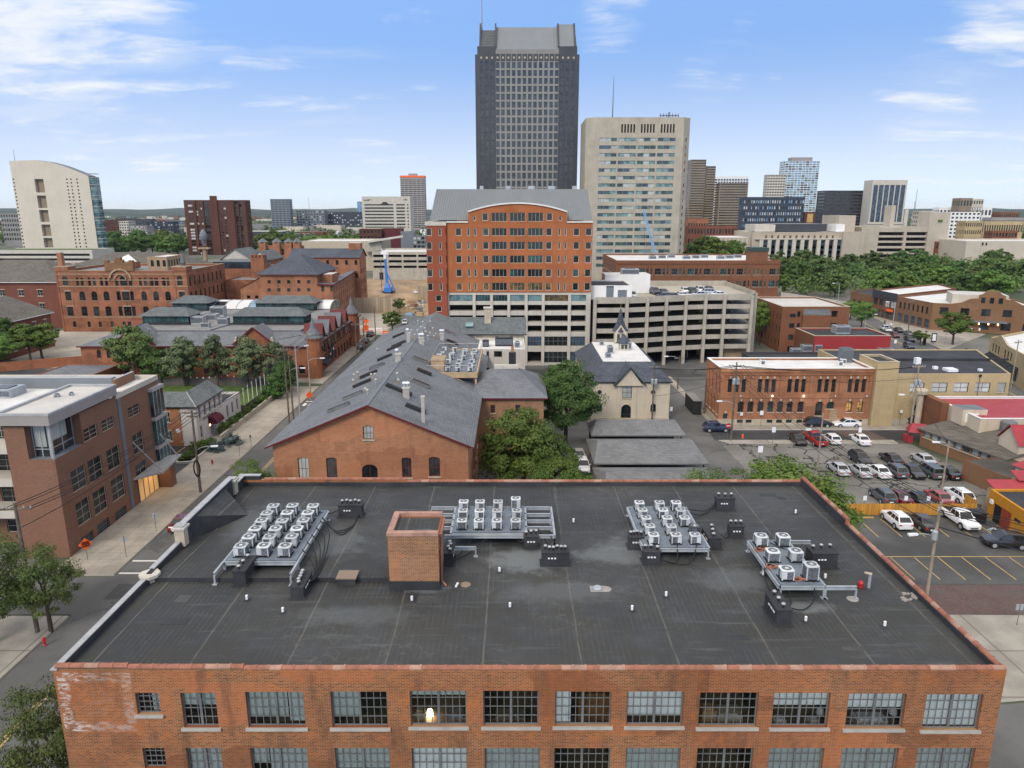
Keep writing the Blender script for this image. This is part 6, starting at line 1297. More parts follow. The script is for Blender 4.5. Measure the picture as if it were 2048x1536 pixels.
T=simple('clerestory_brick_range','brick range with long clerestory window strip and grey roof behind the Romanesque block',D(405,540,262)[0],262,D(517,540,262)[0],285,16.2,M['brick_rom'],M['slate_green'],par=.2)
mb=MB();a_,b_=D(425,530,262)[0],D(508,530,262)[0];mb.box(a_,262.5,16.2,b_,280,18.6,M['gb'],M['slate_green'])
for i in range(30):x=a_+(b_-a_)*i/29;mb.box(x-.12,262.38,16.2,x+.12,262.498,18.6,M['trim_dark'])
mb.B('clerestory',T)
mb=MB();mb.box(b_+.3,258,0,b_+5,262,20.5,M['brick_rom']);mb.B('tower',T)
for k in range(4):
 mb=MB();mb.box(b_+.2+k*1.3,257.9,20.5,b_+.9+k*1.3,262.1,21.3,M['brick_rom']);mb.B('battlement',T)
for i,(u0,u1,v)in enumerate(((440,500,505),(500,537,508))):
 a_,b_=D(u0,v,330)[0],D(u1,v,330)[0];GG=thing('green_gabled_hall',('wide hall with pale green gabled roof behind the clerestory range','narrower pale green gabled hall to the right of the wide one')[i],'building',((a_+b_)/2,340,0));walls(GG,rect(a_,330,b_,350),0,15,M['brick_rom']);gable_roof(GG,a_,330,b_,350,15,19.5 if i==0 else 18.5,'y',M['slate_green'],.5,.2,M['greyblue']);mb=MB();mb.poly([(a_,330,15),(b_,330,15),((a_+b_)/2,330,19.3-i)],M['conc_lt']);mb.B('gable',GG)
for(nm,lab,x0,y0,x1,y1,ze,zr,ops)in(('brick_apartments','brick apartment block with wide hipped grey brown roof at the left edge',-185,228,-144.5,262,14.5,20.5,(4,3)),('gabled_apartments','lower brick apartment block with patterned gable end near the left edge',-152,168,-128,196,9.5,13.8,(3,2))):
 T=thing(nm,lab,'building',((x0+x1)/2,(y0+y1)/2,0));oo=[(2.5+i*(x1-x0-4)/6,4.2+i*(x1-x0-4)/6,1.6+j*4.3,3.6+j*4.3,'sash_w')for i in range(6)for j in range(ops[1])];o2_=[(2.5+i*4.4,4.0+i*4.4,1.6+j*4.3,3.6+j*4.3,'sash_w')for i in range(6)for j in range(ops[1])]
 walls(T,rect(x0,y0,x1,y1),0,ze,M['brick_apt'],{0:oo,1:o2_})
 if nm[0]=='b':hip_roof(T,x0,y0,x1,y1,ze,zr,x0+12,y0+16,x1-14,y0+18,M['roof_brown'],.8,M['trim_white'])
 else:
  gable_roof(T,x0,y0,x1,y1,ze,zr,'y',M['roof_brown'],.7,.25,M['trim_white']);mb=MB();xm_=(x0+x1)/2;mb.poly([(x0,y0,ze),(x1,y0,ze),(xm_,y0,zr)],M['brick_apt']);
  for i in range(9):
   t=i/9;xx=x1-1-(x1-1-xm_)*t;mb.obox(xx,y0-.06,ze-.4+(zr-ze)*t*.98-.9,.5,.08,.9,0,M['stone'])
  mb.obox(xm_,y0-.06,ze-.6,1.3,.1,1.3,0,M['stone']);mb.B('gable',T)
T=thing('hipped_roof_hall','brown roofed hall with small white gable behind the Romanesque block','building',(-150,290,0));walls(T,rect(-172,275,-128,305),0,15,M['brick_apt']);hip_roof(T,-172,275,-128,305,15,20.5,-160,289,-140,291,M['roof_brown'],1,M['trim_white']);mb=MB();mb.poly([(-155,276,17),(-143,276,17),(-149,280,20.3)],M['trim_white']);mb.B('gable',T)
simple('pale_roofed_store','long low store with pale flat roof far left',-215,262,-160,300,15.6,M['brick_apt'],M['roof_cream'],par=.3)
simple('small_garage_block','small flat roofed garage with patched slate roof beside the brewery hall',-100,142,-88,156,3.4,M['brick_hall'],M['slate'],par=.15)
# -- skyline
sty('dotw',M['navy_panel'],[M['gbl2'],M['gbl2'],M['gd'],M['gsky'],M['gbl']],1,1,0,0,None,depth=.2);sty('skyw',M['white_wall'],[M['gsky'],M['gsky'],M['gb'],M['gt2']],1,1,0,0,None,depth=.25)
def tower(name,label,u0,u1,vt,Y,depth,mat,rows=0,colsn=0,style='far',fw=.7,fh=.5,vlow=None,zlo=None,side=True,roofm='roof_grey',vm=None,xoff=0,topband=0,cat='building',group=None,offs=(0,0)):
 """u0,u1: picture columns of its front at the roof line; rows/cols of windows"""
 depth*=.42;x0,z=D(u0,vt,Y);x1,_=D(u1,vt,Y)
 T=thing(name,label,cat,((x0+x1)/2,Y+depth/2,0),0,group);L=x1-x0
 zb=zlo if zlo is not None else z-rows*3.6
 op={0:grid_ops(offs[0],L-offs[1],zb,z-topband,colsn,rows,fw,fh,style)}if rows else{}
 if rows and side:
  nc=max(1,int(depth/(L/colsn)));so=grid_ops(.8,depth-.8,zb,z-topband,nc,rows,fw,fh,style);op[3 if x0>0 else 1]=so
 walls(T,rect(x0,Y,x1,Y+depth),0,z,mat,op);roof_slab(T,rect(x0,Y,x1,Y+depth),z-.4,M[roofm],.39,mat,.4)
 return T,x0,x1,z
T=thing('dark_granite_tower','tallest tower, black granite corners with pale grid of windows and stepped metal crown','tower',(8,440,0));Y=420.0
sx=lambda x:900+x/3.84;sy=lambda y:y/3.84
bx=lambda x,v=300:D(sx(x),v,Y)[0];bz=lambda y:D(1050,sy(y),Y)[1]
x0_,x1_=bx(192,110),bx(995,110);ztop=bz(418)
ops=[]
wx=[(392,420),(434,462),(475,503),(517,545),(558,586),(600,628),(641,668),(682,710),(724,752),(766,794)]
ys=[478+i*60.6 for i in range(34)]
for yv in ys:
 zt_=bz(yv);zb_=bz(yv+46)
 if zt_<8:break
 for a,b in wx:ops.append((bx(a,130)-x0_,bx(b,130)-x0_,zb_,zt_,'towerw'))
 ops.append((bx(353,130)-x0_,bx(380,130)-x0_,zb_,zt_,'towerw'));ops.append((bx(806,130)-x0_,bx(834,130)-x0_,zb_,zt_,'towerw'))
cl,cr=bx(351,130)-x0_,bx(836,130)-x0_
for yv in ys:
 zt_=bz(yv-4);zb_=bz(yv+52)
 if zt_<8:break
 for a in(230,270,312,848,890,934):ops.append((bx(a,130)-x0_,bx(a+24,130)-x0_,zb_,zt_,'gpu'))
sty('towerw',M['tower_dark'],[M['gd2'],M['gp'],M['gd'],M['gp']],1,1,0,0,None,depth=.4);sty('gpu',M['tower_dark'],[M['gp']],1,1,0,0,None,depth=.4)
mb=MB();facade(T,mb,(x0_,Y),(x0_+cl,Y),0,ztop,[o for o in ops if o[1]<cl],M['tower_dark'])
facade(T,mb,(x0_+cl,Y-.3),(x0_+cr,Y-.3),0,ztop,[(o[0]-cl,o[1]-cl,o[2],o[3],o[4])for o in ops if o[0]>=cl-.5 and o[1]<=cr+.6],M['tower_grey'])
facade(T,mb,(x0_+cr,Y),(x1_,Y),0,ztop,[(o[0]-cr,o[1]-cr,o[2],o[3],o[4])for o in ops if o[0]>cr],M['tower_dark'])
for a,b in(((x1_,Y),(x1_,Y+45)),((x1_,Y+45),(x0_,Y+45)),((x0_,Y+45),(x0_,Y))):facade(T,mb,a,b,0,ztop,[],M['tower_dark'])
mb.B('wall',T)
mb=MB();mb.box(x0_+1.2,Y+1,ztop,x0_+cl,Y+44,bz(352),M['tower_dark']);mb.box(x0_+cr,Y+1,ztop,x1_-1.2,Y+44,bz(352),M['tower_dark']);mb.box(x0_+cl,Y+1,ztop,x0_+cr,Y+44,bz(380),M['tower_grey'])
zc_=bz(378);zr_=bz(222);mb.hexa([(x0_+cl,Y+1.2,zc_),(x0_+cr,Y+1.2,zc_),(x0_+cr,Y+43,zc_),(x0_+cl,Y+43,zc_)],[(x0_+cl,Y+14,zr_+4),(x0_+cr,Y+14,zr_+4),(x0_+cr,Y+31,zr_+4),(x0_+cl,Y+31,zr_+4)],M['metal_roof'])
xa,xb=bx(838,60),bx(968,60);z0_,z1_=bz(352),bz(190);mb.hexa([(x0_+cr,Y+1.5,z0_),(x1_-1.4,Y+1.5,z0_),(x1_-1.4,Y+40,z0_),(x0_+cr,Y+40,z0_)],[(xa,Y+12,z1_+3),(xb,Y+12,z1_+3),(xb,Y+30,z1_+3),(xa,Y+30,z1_+3)],M['metal_roof'])
mb.B('crown',T)
mb=MB()
for(xa,xb)in((bx(222,60),bx(234,60)),(bx(342,60),bx(353,60)),(bx(832,60),bx(843,60)),(bx(958,60),bx(972,60))):mb.hexa([(xa,Y+.9,z0_),(xb,Y+.9,z0_),(xb,Y+30,z0_),(xa,Y+30,z0_)],[(xa,Y+11.4,z1_+3.4),(xb,Y+11.4,z1_+3.4),(xb,Y+30,z1_+3.4),(xa,Y+30,z1_+3.4)],M['tower_dark'])
mb.B('crown_fin',T)
mb=MB();xa,xb=bx(234,60),bx(342,60)
for i in range(10):z=z0_+(z1_-z0_)*i/10;yb=Y+1.5+10*i/10;mb.box(xa,yb,z,xb,yb+.8,z+.7,M['win_grey'])
mb.B('louvre',T)
mb=MB()
for i in range(18):
 u=240+i*41.8;c=bx(u,115);z=bz(443);mb.box(c-1.3,Y-.34 if 351<u<836 else Y-.05,z-1.9,c+1.3,Y-.301 if 351<u<836 else Y-.003,z+1.9,M['tower_dark']);mb.box(c-.45,Y-.42 if 351<u<836 else Y-.12,z-.5,c+.45,Y-.345 if 351<u<836 else Y-.055,z+.5,M['stone'])
mb.B('ornament',T)
mb=MB();c=bx(234,20);mb.tube((c,Y+20,z1_),(c,Y+20,z1_+38),.3,.1,6,M['clay_lt']);mb.B('antenna',T)
T=thing('concrete_office_tower','weathered beige concrete tower with teal window bands right of the black tower','tower',(75,410,0));Y=389.0
x0_,x1_=D(1192,300,Y)[0],D(1366,300,Y)[0];tz=lambda y:D(1270,sy(y),Y)[1];zt0=tz(900);X0=D(1172,300,Y)[0];X1=D(1381,300,Y)[0]
ops=[];secs=[(1145,1280),(1292,1428),(1440,1580),(1592,1728)]
bxx=lambda x:D(sx(x),300,Y)[0]
z0=tz(1058);pit=(tz(1058)-tz(1580))/9
sty('tealband',M['conc_tower'],[M['gt2'],M['gt2'],M['gt'],M['gb'],M['gbl']],1,1,0,0,None,depth=.35)
for i in range(22):
 z=z0-i*pit
 if z<5:break
 for a,b in secs:
  if i==99:continue
  w=(bxx(b)-bxx(a))/3
  for k in range(3):ops.append((bxx(a)-X0+k*w+.05,bxx(a)-X0+(k+1)*w-.03,z-pit*.46,z,'tealband'))
for g0 in(1310,1460,1612):
 for k in range(5):ops.append((bxx(g0+k*23)-X0,bxx(g0+k*23+13)-X0,tz(1020),tz(953),'void'))
ch=4.0
P8=[(X0,Y+ch),(X0+ch,Y),(X1-ch,Y),(X1,Y+ch),(X1,Y+32),(X0,Y+32)]
ww=MB();facade(T,ww,P8[1],P8[2],0,zt0,[(o[0]-ch,o[1]-ch,*o[2:])for o in ops],M['conc_tower'])
facade(T,ww,P8[2],P8[3],0,zt0+.01,[(2,3.4,z0-i*pit-pit*.5,z0-i*pit,'farl')for i in range(20)if z0-i*pit>6],M['conc_tower'])
for i,j in((3,4),(4,5),(5,0),(0,1)):facade(T,ww,P8[i],P8[j],0,zt0,[],M['conc_tower'])
ww.build('wall',T);roof_slab(T,P8,zt0-.6,M['roof_grey'],.6,M['conc_tower'],.6)
mb=MB()
for a in(1287,1434,1586):mb.box(bxx(a)-.25,Y-.12,0,bxx(a)+.25,Y-.003,zt0,M['conc_tower'])
mb.B('pilaster',T)
mb=MB();xc=D(1233,150,Y)[0];mb.tube((xc,Y+10,zt0-.5),(xc,Y+10,D(1233,150,Y+10)[1]),.35,.08,6,M['win_grey']);mb.B('antenna',T)
xc=D(1348,228,Y)[0]
mb=MB();mb.tube((xc,Y+12,zt0-.5),(xc,Y+12,zt0+4),.5,.4,8,M['win_grey']);mb.box(xc-5,Y+11.5,zt0+2.0,xc+5,Y+12.5,zt0+2.4,M['win_grey'])
for k in range(7):mb.tube((xc-4.8+k*1.6,Y+11,zt0+1.2),(xc-4.8+k*1.6,Y+11,zt0+3.2),.2,.2,6,M['win_grey'])
mb.B('antenna_cluster',T)
T=thing('curved_top_tower','pale stone apartment tower with curved roofline and tall dark slot, far left','tower',(-340,555,0));Y=542.0
X0=D(34,420,Y)[0];X1=D(186,420,Y)[0];tz=lambda v:D(100,v,Y)[1];zs=tz(352);ops=[]
mx_=lambda u,v:D(u,v,Y)[0]-X0
for(va,vb)in((358,385),(391,416),(420,444),(449,472),(476,495)):ops.append((mx_(79,428),mx_(97,428),tz(vb),tz(va),'slot'))
sty('slot',M['conc_miranova'],[M['brown_stone']],1,1,0,0,None,depth=2.5,part='balcony_opening')
for i in range(22):
 v=357+i*7.1
 for u in(139,147,159):ops.append((mx_(u+3+(v-357)*.0,428),mx_(u+6,428),tz(v+3.2),tz(v),'far'))
 ops.append((.4,1.5,tz(v+3),tz(v),'far'))
ww=MB();facade(T,ww,(X0,Y),(X1,Y),0,zs,ops,M['conc_miranova'])
prof=[(20,322),(45,321),(75,320),(100,324),(125,331),(150,341),(176,352)]
pp=[(D(u,v,Y)[0]*0+X0+(X1-X0)*(u-20)/156,D(u,v,Y)[1])for u,v in prof]
ww.poly([(X0,Y,zs),(X1,Y,zs)]+[(x,Y,z)for x,z in reversed(pp)][1 if abs(pp[-1][1]-zs)<.5 else 0:],M['conc_miranova'])
for a,b in zip(pp,pp[1:]):ww.poly([(a[0],Y,a[1]),(b[0],Y,b[1]),(b[0],Y+10,b[1]),(a[0],Y+10,a[1])],M['greyblue'])
ww.poly([(X0,Y+10,0),(X0,Y,0),(X0,Y,pp[0][1]),(X0,Y+10,pp[0][1])],M['conc_miranova']);ww.poly([(X1,Y+10,0),(X0,Y+10,0),(X0,Y+10,pp[0][1]),(X1,Y+10,zs)],M['conc_miranova']);ww.build('wall',T)
mb=MB();mb.prism([(X1+.02,Y+.5),(X1+2.6,Y+3),(X1+2.6,Y+9),(X1+.02,Y+10)],0,zs-.5,M['gt2']);
for i in range(24):mb.prism([(X1+.03,Y+.3),(X1+2.8,Y+2.9),(X1+2.8,Y+9.2),(X1+.03,Y+10.2)],3+i*2.6,3.4+i*2.6,M['conc_lt']if i%3 else M['gt'])
mb.B('glazed_side',T);mb=MB();mb.tube((X0+1,Y+5,pp[0][1]-1),(X0+1,Y+5,pp[0][1]+9),.2,.06,6,M['win_grey']);mb.B('antenna',T)
simple('terraced_parking_podium','stepped concrete podium with planted terraces below the curved tower',-372,512,-298,541,9.5,M['conc_lt'],M['grass'],{0:[(1,72,2+k*3.3,3.6+k*3.3,'void')for k in range(2)]},par=.6,roofn='planted_terrace')
T=thing('brick_apartment_tower','reddish brown brick apartment tower with balconies in the left skyline','tower',(-255,622,0));Y=610.0
X0,X1=D(372,450,Y)[0],D(494,450,Y)[0];z=D(430,400,Y)[1];ops=[];L=X1-X0;kx=lambda x:(x-1160)/(1880-1160)*L
fl=18;pz=(z-1)/fl*1.0
for i in range(fl):
 zb_=z-1-(i+1)*pz+.7;zt_=zb_+1.5
 for a,b,st in((1205,1258,'farw'),(1297,1318,'farw'),(1350,1368,'farw'),(1580,1600,'farw'),(1620,1648,'farw')):
  ops.append((kx(a),kx(b),zb_,zt_,st))
 ops.append((kx(1385),kx(1450),zb_-.4,zt_+.2,'balc'));ops.append((kx(1755),kx(1790),zb_-.4,zt_+.2,'balc'));ops.append((kx(1800),kx(1835),zb_-.4,zt_+.2,'balc'))
sty('balc',M['brick_dark'],[M['gd'],M['void'],M['gd2']],1,1,0,0,None,depth=1.0,part='balcony')
walls(T,rect(X0,Y,X1,Y+12),0,z,M['brick_dark'],{0:ops,1:grid_ops(1,11,1,z-1,4,fl,.4,.55,'farw')});roof_slab(T,rect(X0,Y,X1,Y+12),z-.5,M['roof_grey'],.5,M['brick_dark'],.4)
mb=MB();mb.box(X0+kx(1475),Y-1.2,0,X0+kx(1555),Y-.003,z+3.3,M['brick_dark']);mb.box(X0+kx(1265),Y-.8,0,X0+kx(1295),Y-.003,z,M['brick_dark']);mb.box(X0+kx(1660),Y-.8,0,X0+kx(1745),Y-.003,z,M['brick_dark']);mb.B('brick_pier',T)
T=thing('flame_sculpture','silver flame shaped sculpture on a column in front of the brick apartment tower','sculpture',(0,0,0));sx_,sz_=D(408,485,330);T.location=(sx_,330,0);WLOC[T.name]=(sx_,330,0)
mb=MB();mb.lathe((sx_,330,sz_),[(.3,-1.6),(.8,0),(1.6,1.6),(1.8,2.9),(1.4,4.3),(.6,5.6),(0,6.2)],10,M['greyblue']);mb.B('flame',T);mb=MB();mb.tube((sx_,330,10),(sx_,330,sz_-2.5),1.0,.9,8,M['sandstone']);mb.box(sx_-4,328,0,sx_+4,334,sz_-10,M['brick_dark']);mb.box(sx_-2.4,328.5,sz_-2.9,sx_+2.4,331.5,sz_-2.2,M['sandstone']);mb.B('column',T)
tower('slender_grey_tower','slender blue grey residential tower with balconies, between brick tower and white slab',540,578,398,1200,38,M['greyblue'],14,5,'farb',.75,.45)
tower('grey_apartment_block','dark grey apartment block, left one of the pair before the white slab',592,648,421,1250,60,M['greyblue'],7,10,'farw',.5,.5,zlo=6)
tower('grey_apartment_block','dark grey apartment block, right one of the pair before the white slab',650,724,424,1280,60,M['navy_panel'],7,14,'farw',.5,.5,zlo=6)
tower('blue_glass_tower','narrow pale blue tower peeking out left of the white slab',714,727,403,1500,30,M['gsky'],12,3,'farb',.6,.3)
T,x0_,x1_,z=tower('white_banded_office','white office slab with horizontal dark window strips and small emblem at top left',723,820,393,700,40,M['conc_lt'])
ops=[]
mb=MB();Y=700.0;kx=lambda x:D(715+x/18.6,430,Y)[0];kz=lambda y:D(770,385+y/18.6,Y)[1];xa=x0_
for i,(a,b)in enumerate(((432,478),(550,603),(672,722),(792,840),(912,962),(1035,1085),(1155,1205),(1270,1300))):
 for(p,q2)in((275,1345),(1450,1770),(1855,1905)):
  m2=MB();m2 .box(kx(p),Y-.25,kz(b),kx(q2),Y-.01,kz(a),M['gd']);m2 .build('window_band',T)
m2=MB();m2 .poly([(kx(880),Y-.3,kz(430)),(kx(1180),Y-.3,kz(430)),(kx(1090),Y-.3,kz(350)),(kx(990),Y-.3,kz(350))],M['gd']);m2 .build('window_band',T)
m2=MB()
for(p,q2,a,b)in((285,305,255,310),(310,345,275,288),(335,350,280,310),(385,510,258,275),(385,460,290,306),(1745,1765,235,290),(1795,1815,235,290),(1845,1865,235,290)):m2 .box(kx(p),Y-.3,kz(b),kx(q2),Y-.012,kz(a),M['trim_dark'])
m2 .build('emblem',T)
T,x0_,x1_,z=tower('red_capped_tower','tall grey banded tower with bright red cap in the left skyline',800,849,351,1100,36,M['grey_stone'],26,6,'far',.88,.42,zlo=10,topband=5)
mb=MB();mb.box(x0_-.5,1099.4,z-2.6,x1_+.5,1115.6,z-.2,M['orange']);mb.box(x0_+12,1103,z,x1_-12,1112,z+3,M['grey_stone']);mb.B('red_cap',T)
tower('dark_red_brick_block','dark red brick block with pale trimmed windows below the white slab',718,762,458,560,26,M['brick_dark'],4,6,'far',.55,.5,zlo=6)
tower('maroon_blank_block','windowless maroon block to the right of the dark red brick block',763,803,457,566,30,M['brick_maroon'])
tower('blue_grey_building','blue grey building with balconies beside the maroon block',801,829,463,540,24,M['greyblue']);tower('balcony_apartments','grey apartment building with stacked balconies left of the orange office',825,858,472,520,24,M['greyblue'],3,4,'farw',.7,.55,zlo=10)
T=simple('concrete_hall','long windowless pale concrete hall behind the slate roofed range',D(600,487,450)[0],450,D(760,487,450)[0],490,18.2,M['stone'],M['roof_white'],par=.5)
mb=MB();xa=D(758,480,450)[0];mb.box(xa-8,446,12,xa+2,449,18.4,M['conc']);mb.bar((xa-6,446,18),(xa+16,446,21.4),6,1.2,M['conc_lt']);mb.B('ramp',T)
T=thing('distant_parking_garage','three level concrete parking garage with white roof deck behind the blue drill','parking garage',(-75,405,0));Y=390.0;X0,X1=D(745,530,Y)[0],D(862,530,Y)[0];gz=lambda y:D(760,380+y/6.4,Y)[1];gx_=lambda x:D(640+x/6.4,530,Y)[0]-X0
ops=[(gx_(a),gx_(b),gz(d),gz(c),'open')for c,d in((828,860),(898,930),(968,1000))for a,b in((685,850),(880,1048),(1068,1238),(1258,1372))]+[(gx_(755),gx_(805),0.05,gz(1055),'void')]
walls(T,rect(X0,Y,X1,Y+40),0,gz(793),M['conc'],{0:ops});roof_slab(T,rect(X0,Y,X1,Y+40),gz(793)-.9,M['roof_white'],.9,M['conc'],.3)
mb=MB();mb.box(X0+33,Y+14,gz(793)-.9,X0+48,Y+24,gz(793)+3.5,M['white_wall']);mb.B('stair_house',T)
tower('turreted_brick_hall','small red brick hall with four squat corner towers among trees',520,600,492,420,20,M['brick_red'],2,8,'far',.4,.5,zlo=3)
T=[o for o in COL.objects if o.name=='turreted_brick_hall'][0]
for u in(525,553,577,594):
 x,z=D(u,492,419);mb=MB();mb.box(x-2,418,0,x+2,422,z+2.2,M['brick_red']);b=mb.B('tower',T);mb=MB();mb.lathe((x,420,z+2.2),[(3.3,0),(0,2.4)],4,M['slate']);mb.B('roof',b)
for i,(u0,u1,v,Y,mm,r,c,st,lab)in enumerate(((0,46,427,760,'tower_grey',6,9,'far','low grey apartment block with banded windows at the left edge'),(188,236,440,900,'brick_dark',8,12,'far','dark apartment row right of the curved tower'),(237,256,442,880,'conc_lt',6,4,'far','white striped end block right of the dark apartment row'),(256,293,452,860,'grey_stone',6,9,'farw','pale grey apartment block left of the brick tower'),(293,345,443,950,'navy_panel',6,10,'farw','navy and brick apartment block nearest the brick tower'),(230,300,438,1300,'dark_panel',5,12,'far','long dark block on the left horizon'),(330,368,441,1400,'greyblue',3,6,'farb','low bluish block just left of the brick tower'))):
 tower('apartment_block',lab,u0,u1,v,Y,40,M[mm],r,c,st,.6,.5,zlo=5)
T,x0_,x1_,z=tower('stepped_brown_tower','brown granite tower with stepped top beside the concrete tower',1383,1413,319,800,40,M['brown_stone'],32,1,'far',.96,.42,zlo=6)
tower('stepped_brown_tower_shoulder','lower brown granite step joined to the right of the stepped tower',1413,1432,332,803,38,M['brown_stone'],30,1,'far',.96,.42,zlo=6)
tower('glass_and_white_tower','blue glass tower with white columned top behind the brown block',1430,1498,352,900,40,M['white_wall'],22,12,'farb',.75,.7,zlo=8,topband=3)
tower('brown_banded_block','brown banded office block in front of the blue glass tower',1440,1497,366,780,36,M['brown_stone'],22,1,'far',.94,.45,zlo=6)
T,x0_,x1_,z=tower('dark_blue_apartments','wide dark blue apartment block dotted with small white windows',1488,1610,394,640,30,M['navy_panel'],7,26,'dotw',.5,.5,zlo=11,topband=1.5)
tower('grey_setback_tower','pale grey office tower left of the blue glass tower',1536,1572,349,950,34,M['conc_lt'],18,7,'far',.75,.45,zlo=20)
T,x0_,x1_,z=tower('pale_blue_glass_tower','tall pale blue glass tower with white grid in the right skyline',1571,1640,322,980,50,M['white_wall'],30,10,'skyw',.92,.76,zlo=12)
mb=MB();mb.box(x0_+10,985,z,x1_-8,999,z+5,M['grey_stone']);mb.B('roof_plant',T)
T,x0_,x1_,z=tower('black_glass_block','black glass office block right of the pale blue tower',1651,1733,381,720,45,M['dark_panel'],16,1,'gpu',.97,.55,zlo=6)
T,x0_,x1_,z=tower('striped_tower','white tower with dark vertical stripes in the right skyline',1746,1816,360,700,40,M['conc_lt'])
for k in range(6):
 m2=MB();a=x0_+1.5+k*(x1_-x0_-2)/6;m2 .box(a,699.7,26,a+(x1_-x0_)/6*.72,699.99,z-4.5,M['gb']);m2 .build('window_stripe',T)
m2=MB();
for k in range(9):m2 .box(x0_-1,699,3+k*2.6,x1_+1,699.6,4.3+k*2.6,M['conc_lt'])
m2 .build('louvred_base',T)
m2=MB();m2 .box(x1_+.5,699,0,x1_+4,706,37.5,M['conc_lt']);m2 .build('stair_tower',T)
for(nm,lab,u0,u1,v,Y,dp,mm,r,c,st)in(('red_brick_warehouse','red brick block under the stepped brown tower',1376,1418,437,560,20,'brick_red',2,8,'far'),('red_brick_warehouse','wider red brick block just above the bright green trees',1376,1475,452,540,18,'brick_apt',3,16,'far'),('mural_building','narrow building with yellow mural left of the black glass block',1610,1632,424,640,24,'brick_dark',0,0,'far'),('white_office_slab','white office slab with many dark window strips in the far right',1886,1962,424,700,40,'white_wall',9,9,'far'),('beige_stepped_office','beige office with stepped top on the right horizon',1928,1968,398,900,40,'beige',6,8,'far'),('dark_round_topped_office','dark office beside the beige stepped one on the horizon',1922,1946,396,880,40,'brown_stone',4,4,'far'),('grey_glass_office','grey and glass office left of the white slab',1842,1872,422,820,40,'beige',7,5,'farb'),('low_white_block','wide blue and white low block behind the white slab',1880,1985,415,900,36,'white_wall',3,14,'farb'),('yellow_stone_school','yellow stone building with four rows of tall windows on the right',1932,1966,442,620,30,'brick_tan',4,8,'far'),('yellow_stone_school','long yellow stone range running to the right edge',1970,2048,443,640,30,'brick_tan',2,16,'far'),('slate_roofed_brick','red brick building with dark roof below the yellow range',1986,2036,462,580,26,'brick_brown',3,8,'far'),('red_brick_terrace','long red brick terrace behind the stone garage tower',1872,1912,483,500,16,'brick_apt',2,6,'farw'),('red_brick_terrace','red brick terrace left of the beige hall',1905,1932,480,530,16,'brick_red',3,5,'farw'),('brown_horizon_block','brown block on the far right horizon',2000,2040,424,1000,40,'brick_brown',3,10,'far'),('grey_flat_block','grey flat roofed block above the yellow range',1984,2048,435,820,40,'grey_stone',2,14,'far')):
 T,x0_,x1_,z=tower(nm,lab,u0,u1,v,Y,dp,M[mm],r,c,st,.6,.5,zlo=3)
 if nm=='mural_building':m2=MB();m2 .box((x0_+x1_)/2-2.5,Y-.3,z-9,(x0_+x1_)/2+2.5,Y-.01,z-1.5,M['yellow']);m2 .lathe(((x0_+x1_)/2,Y-.4,z-16),[(0,0),(2.2,0),(2.2,.2),(0,.2)],10,M['conc_lt']);m2 .build('mural',T)
T=thing('stone_civic_building','long pale stone civic building with tall vertical piers above the trees','building',(200,515,0));Y=498.0;q3=lambda x:1360+x/2.977;X0,X1=D(q3(430),480,Y)[0],D(q3(1100),480,Y)[0];wz=lambda y:D(1600,280+y/2.977,Y)[1];kx=lambda x:D(q3(x),500,Y)[0]-X0
ops=[]
for k in range(10):
 a=492+k*48.8
 for j in range(4):ops.append((kx(a),kx(a+24),wz(625+j*30+22),wz(592+j*30+6),'farb' if rnd.random()<.85 else 'farl'))
for k in range(12):ops.append((kx(500+k*36),kx(512+k*36),wz(586),wz(568),'lobby'))
sty('lobby',M['conc_fed'],[M['gl2']],1,1,0,0,None,depth=.3)
walls(T,rect(X0,Y,X1,Y+45),0,wz(548),M['conc_fed'],{0:ops});roof_slab(T,rect(X0,Y,X1,Y+45),wz(548)-.5,M['roof_white'],.5,M['conc_fed'],.4)
mb=MB()
for k in range(11):a=466+k*48.8;mb.box(X0+kx(a),Y-1.4,0,X0+kx(a+22),Y-.003,wz(592),M['conc_lt'])
mb.box(X0+kx(440),Y-1.6,wz(592),X0+kx(950),Y-.003,wz(585),M['conc_lt']);mb.box(X0+kx(955),Y-2,0,X0+kx(1055),Y-.003,wz(545),M['conc_fed']);mb.B('pier',T)
mb=MB();mb.box(X0-22,Y+4,0,X0-.02,Y+40,wz(582),M['conc_fed'],M['roof_white'])
for k in range(7):mb.box(X0-21+k*3,Y+3.4,0,X0-19.6+k*3,Y+3.998,wz(590),M['conc_lt'])
mb.B('low_wing',T)
mb=MB();mb.box(X0+18,Y+12,wz(548),X0+kx(905),Y+40,wz(502),M['dark_panel'],M['roof_grey']);mb.box(X0+4,Y+8,wz(548),X0+18,Y+30,wz(505),M['conc_lt']);mb.box(X0+kx(940),Y+6,wz(548),X0+kx(990),Y+20,wz(502),M['white_wall']);mb.box(X0+kx(975),Y+12,wz(548),X0+kx(1075),Y+40,wz(450),M['conc_fed']);mb.B('roof_plant',T)
T=thing('stone_parking_garage','pale stone parking garage with six open levels and corner tower','parking garage',(280,520,0));Y=502.0;X0,X1=D(q3(1108),480,Y)[0],D(q3(1535),480,Y)[0]
gk=lambda x:D(q3(x),500,Y)[0]-X0
wz=lambda y:D(1700,280+y/2.977,Y)[1]
ops=[(gk(a),gk(b),wz(y+20),wz(y),'open')for y in(548,580,612,645,680,710)for a,b in((1172,1322),(1338,1490))]
walls(T,rect(X0,Y,X1,Y+50),0,wz(520),M['conc_fed'],{0:ops});roof_slab(T,rect(X0,Y,X1,Y+50),wz(520)-1,M['roof_white'],1,M['conc_fed'],.4)
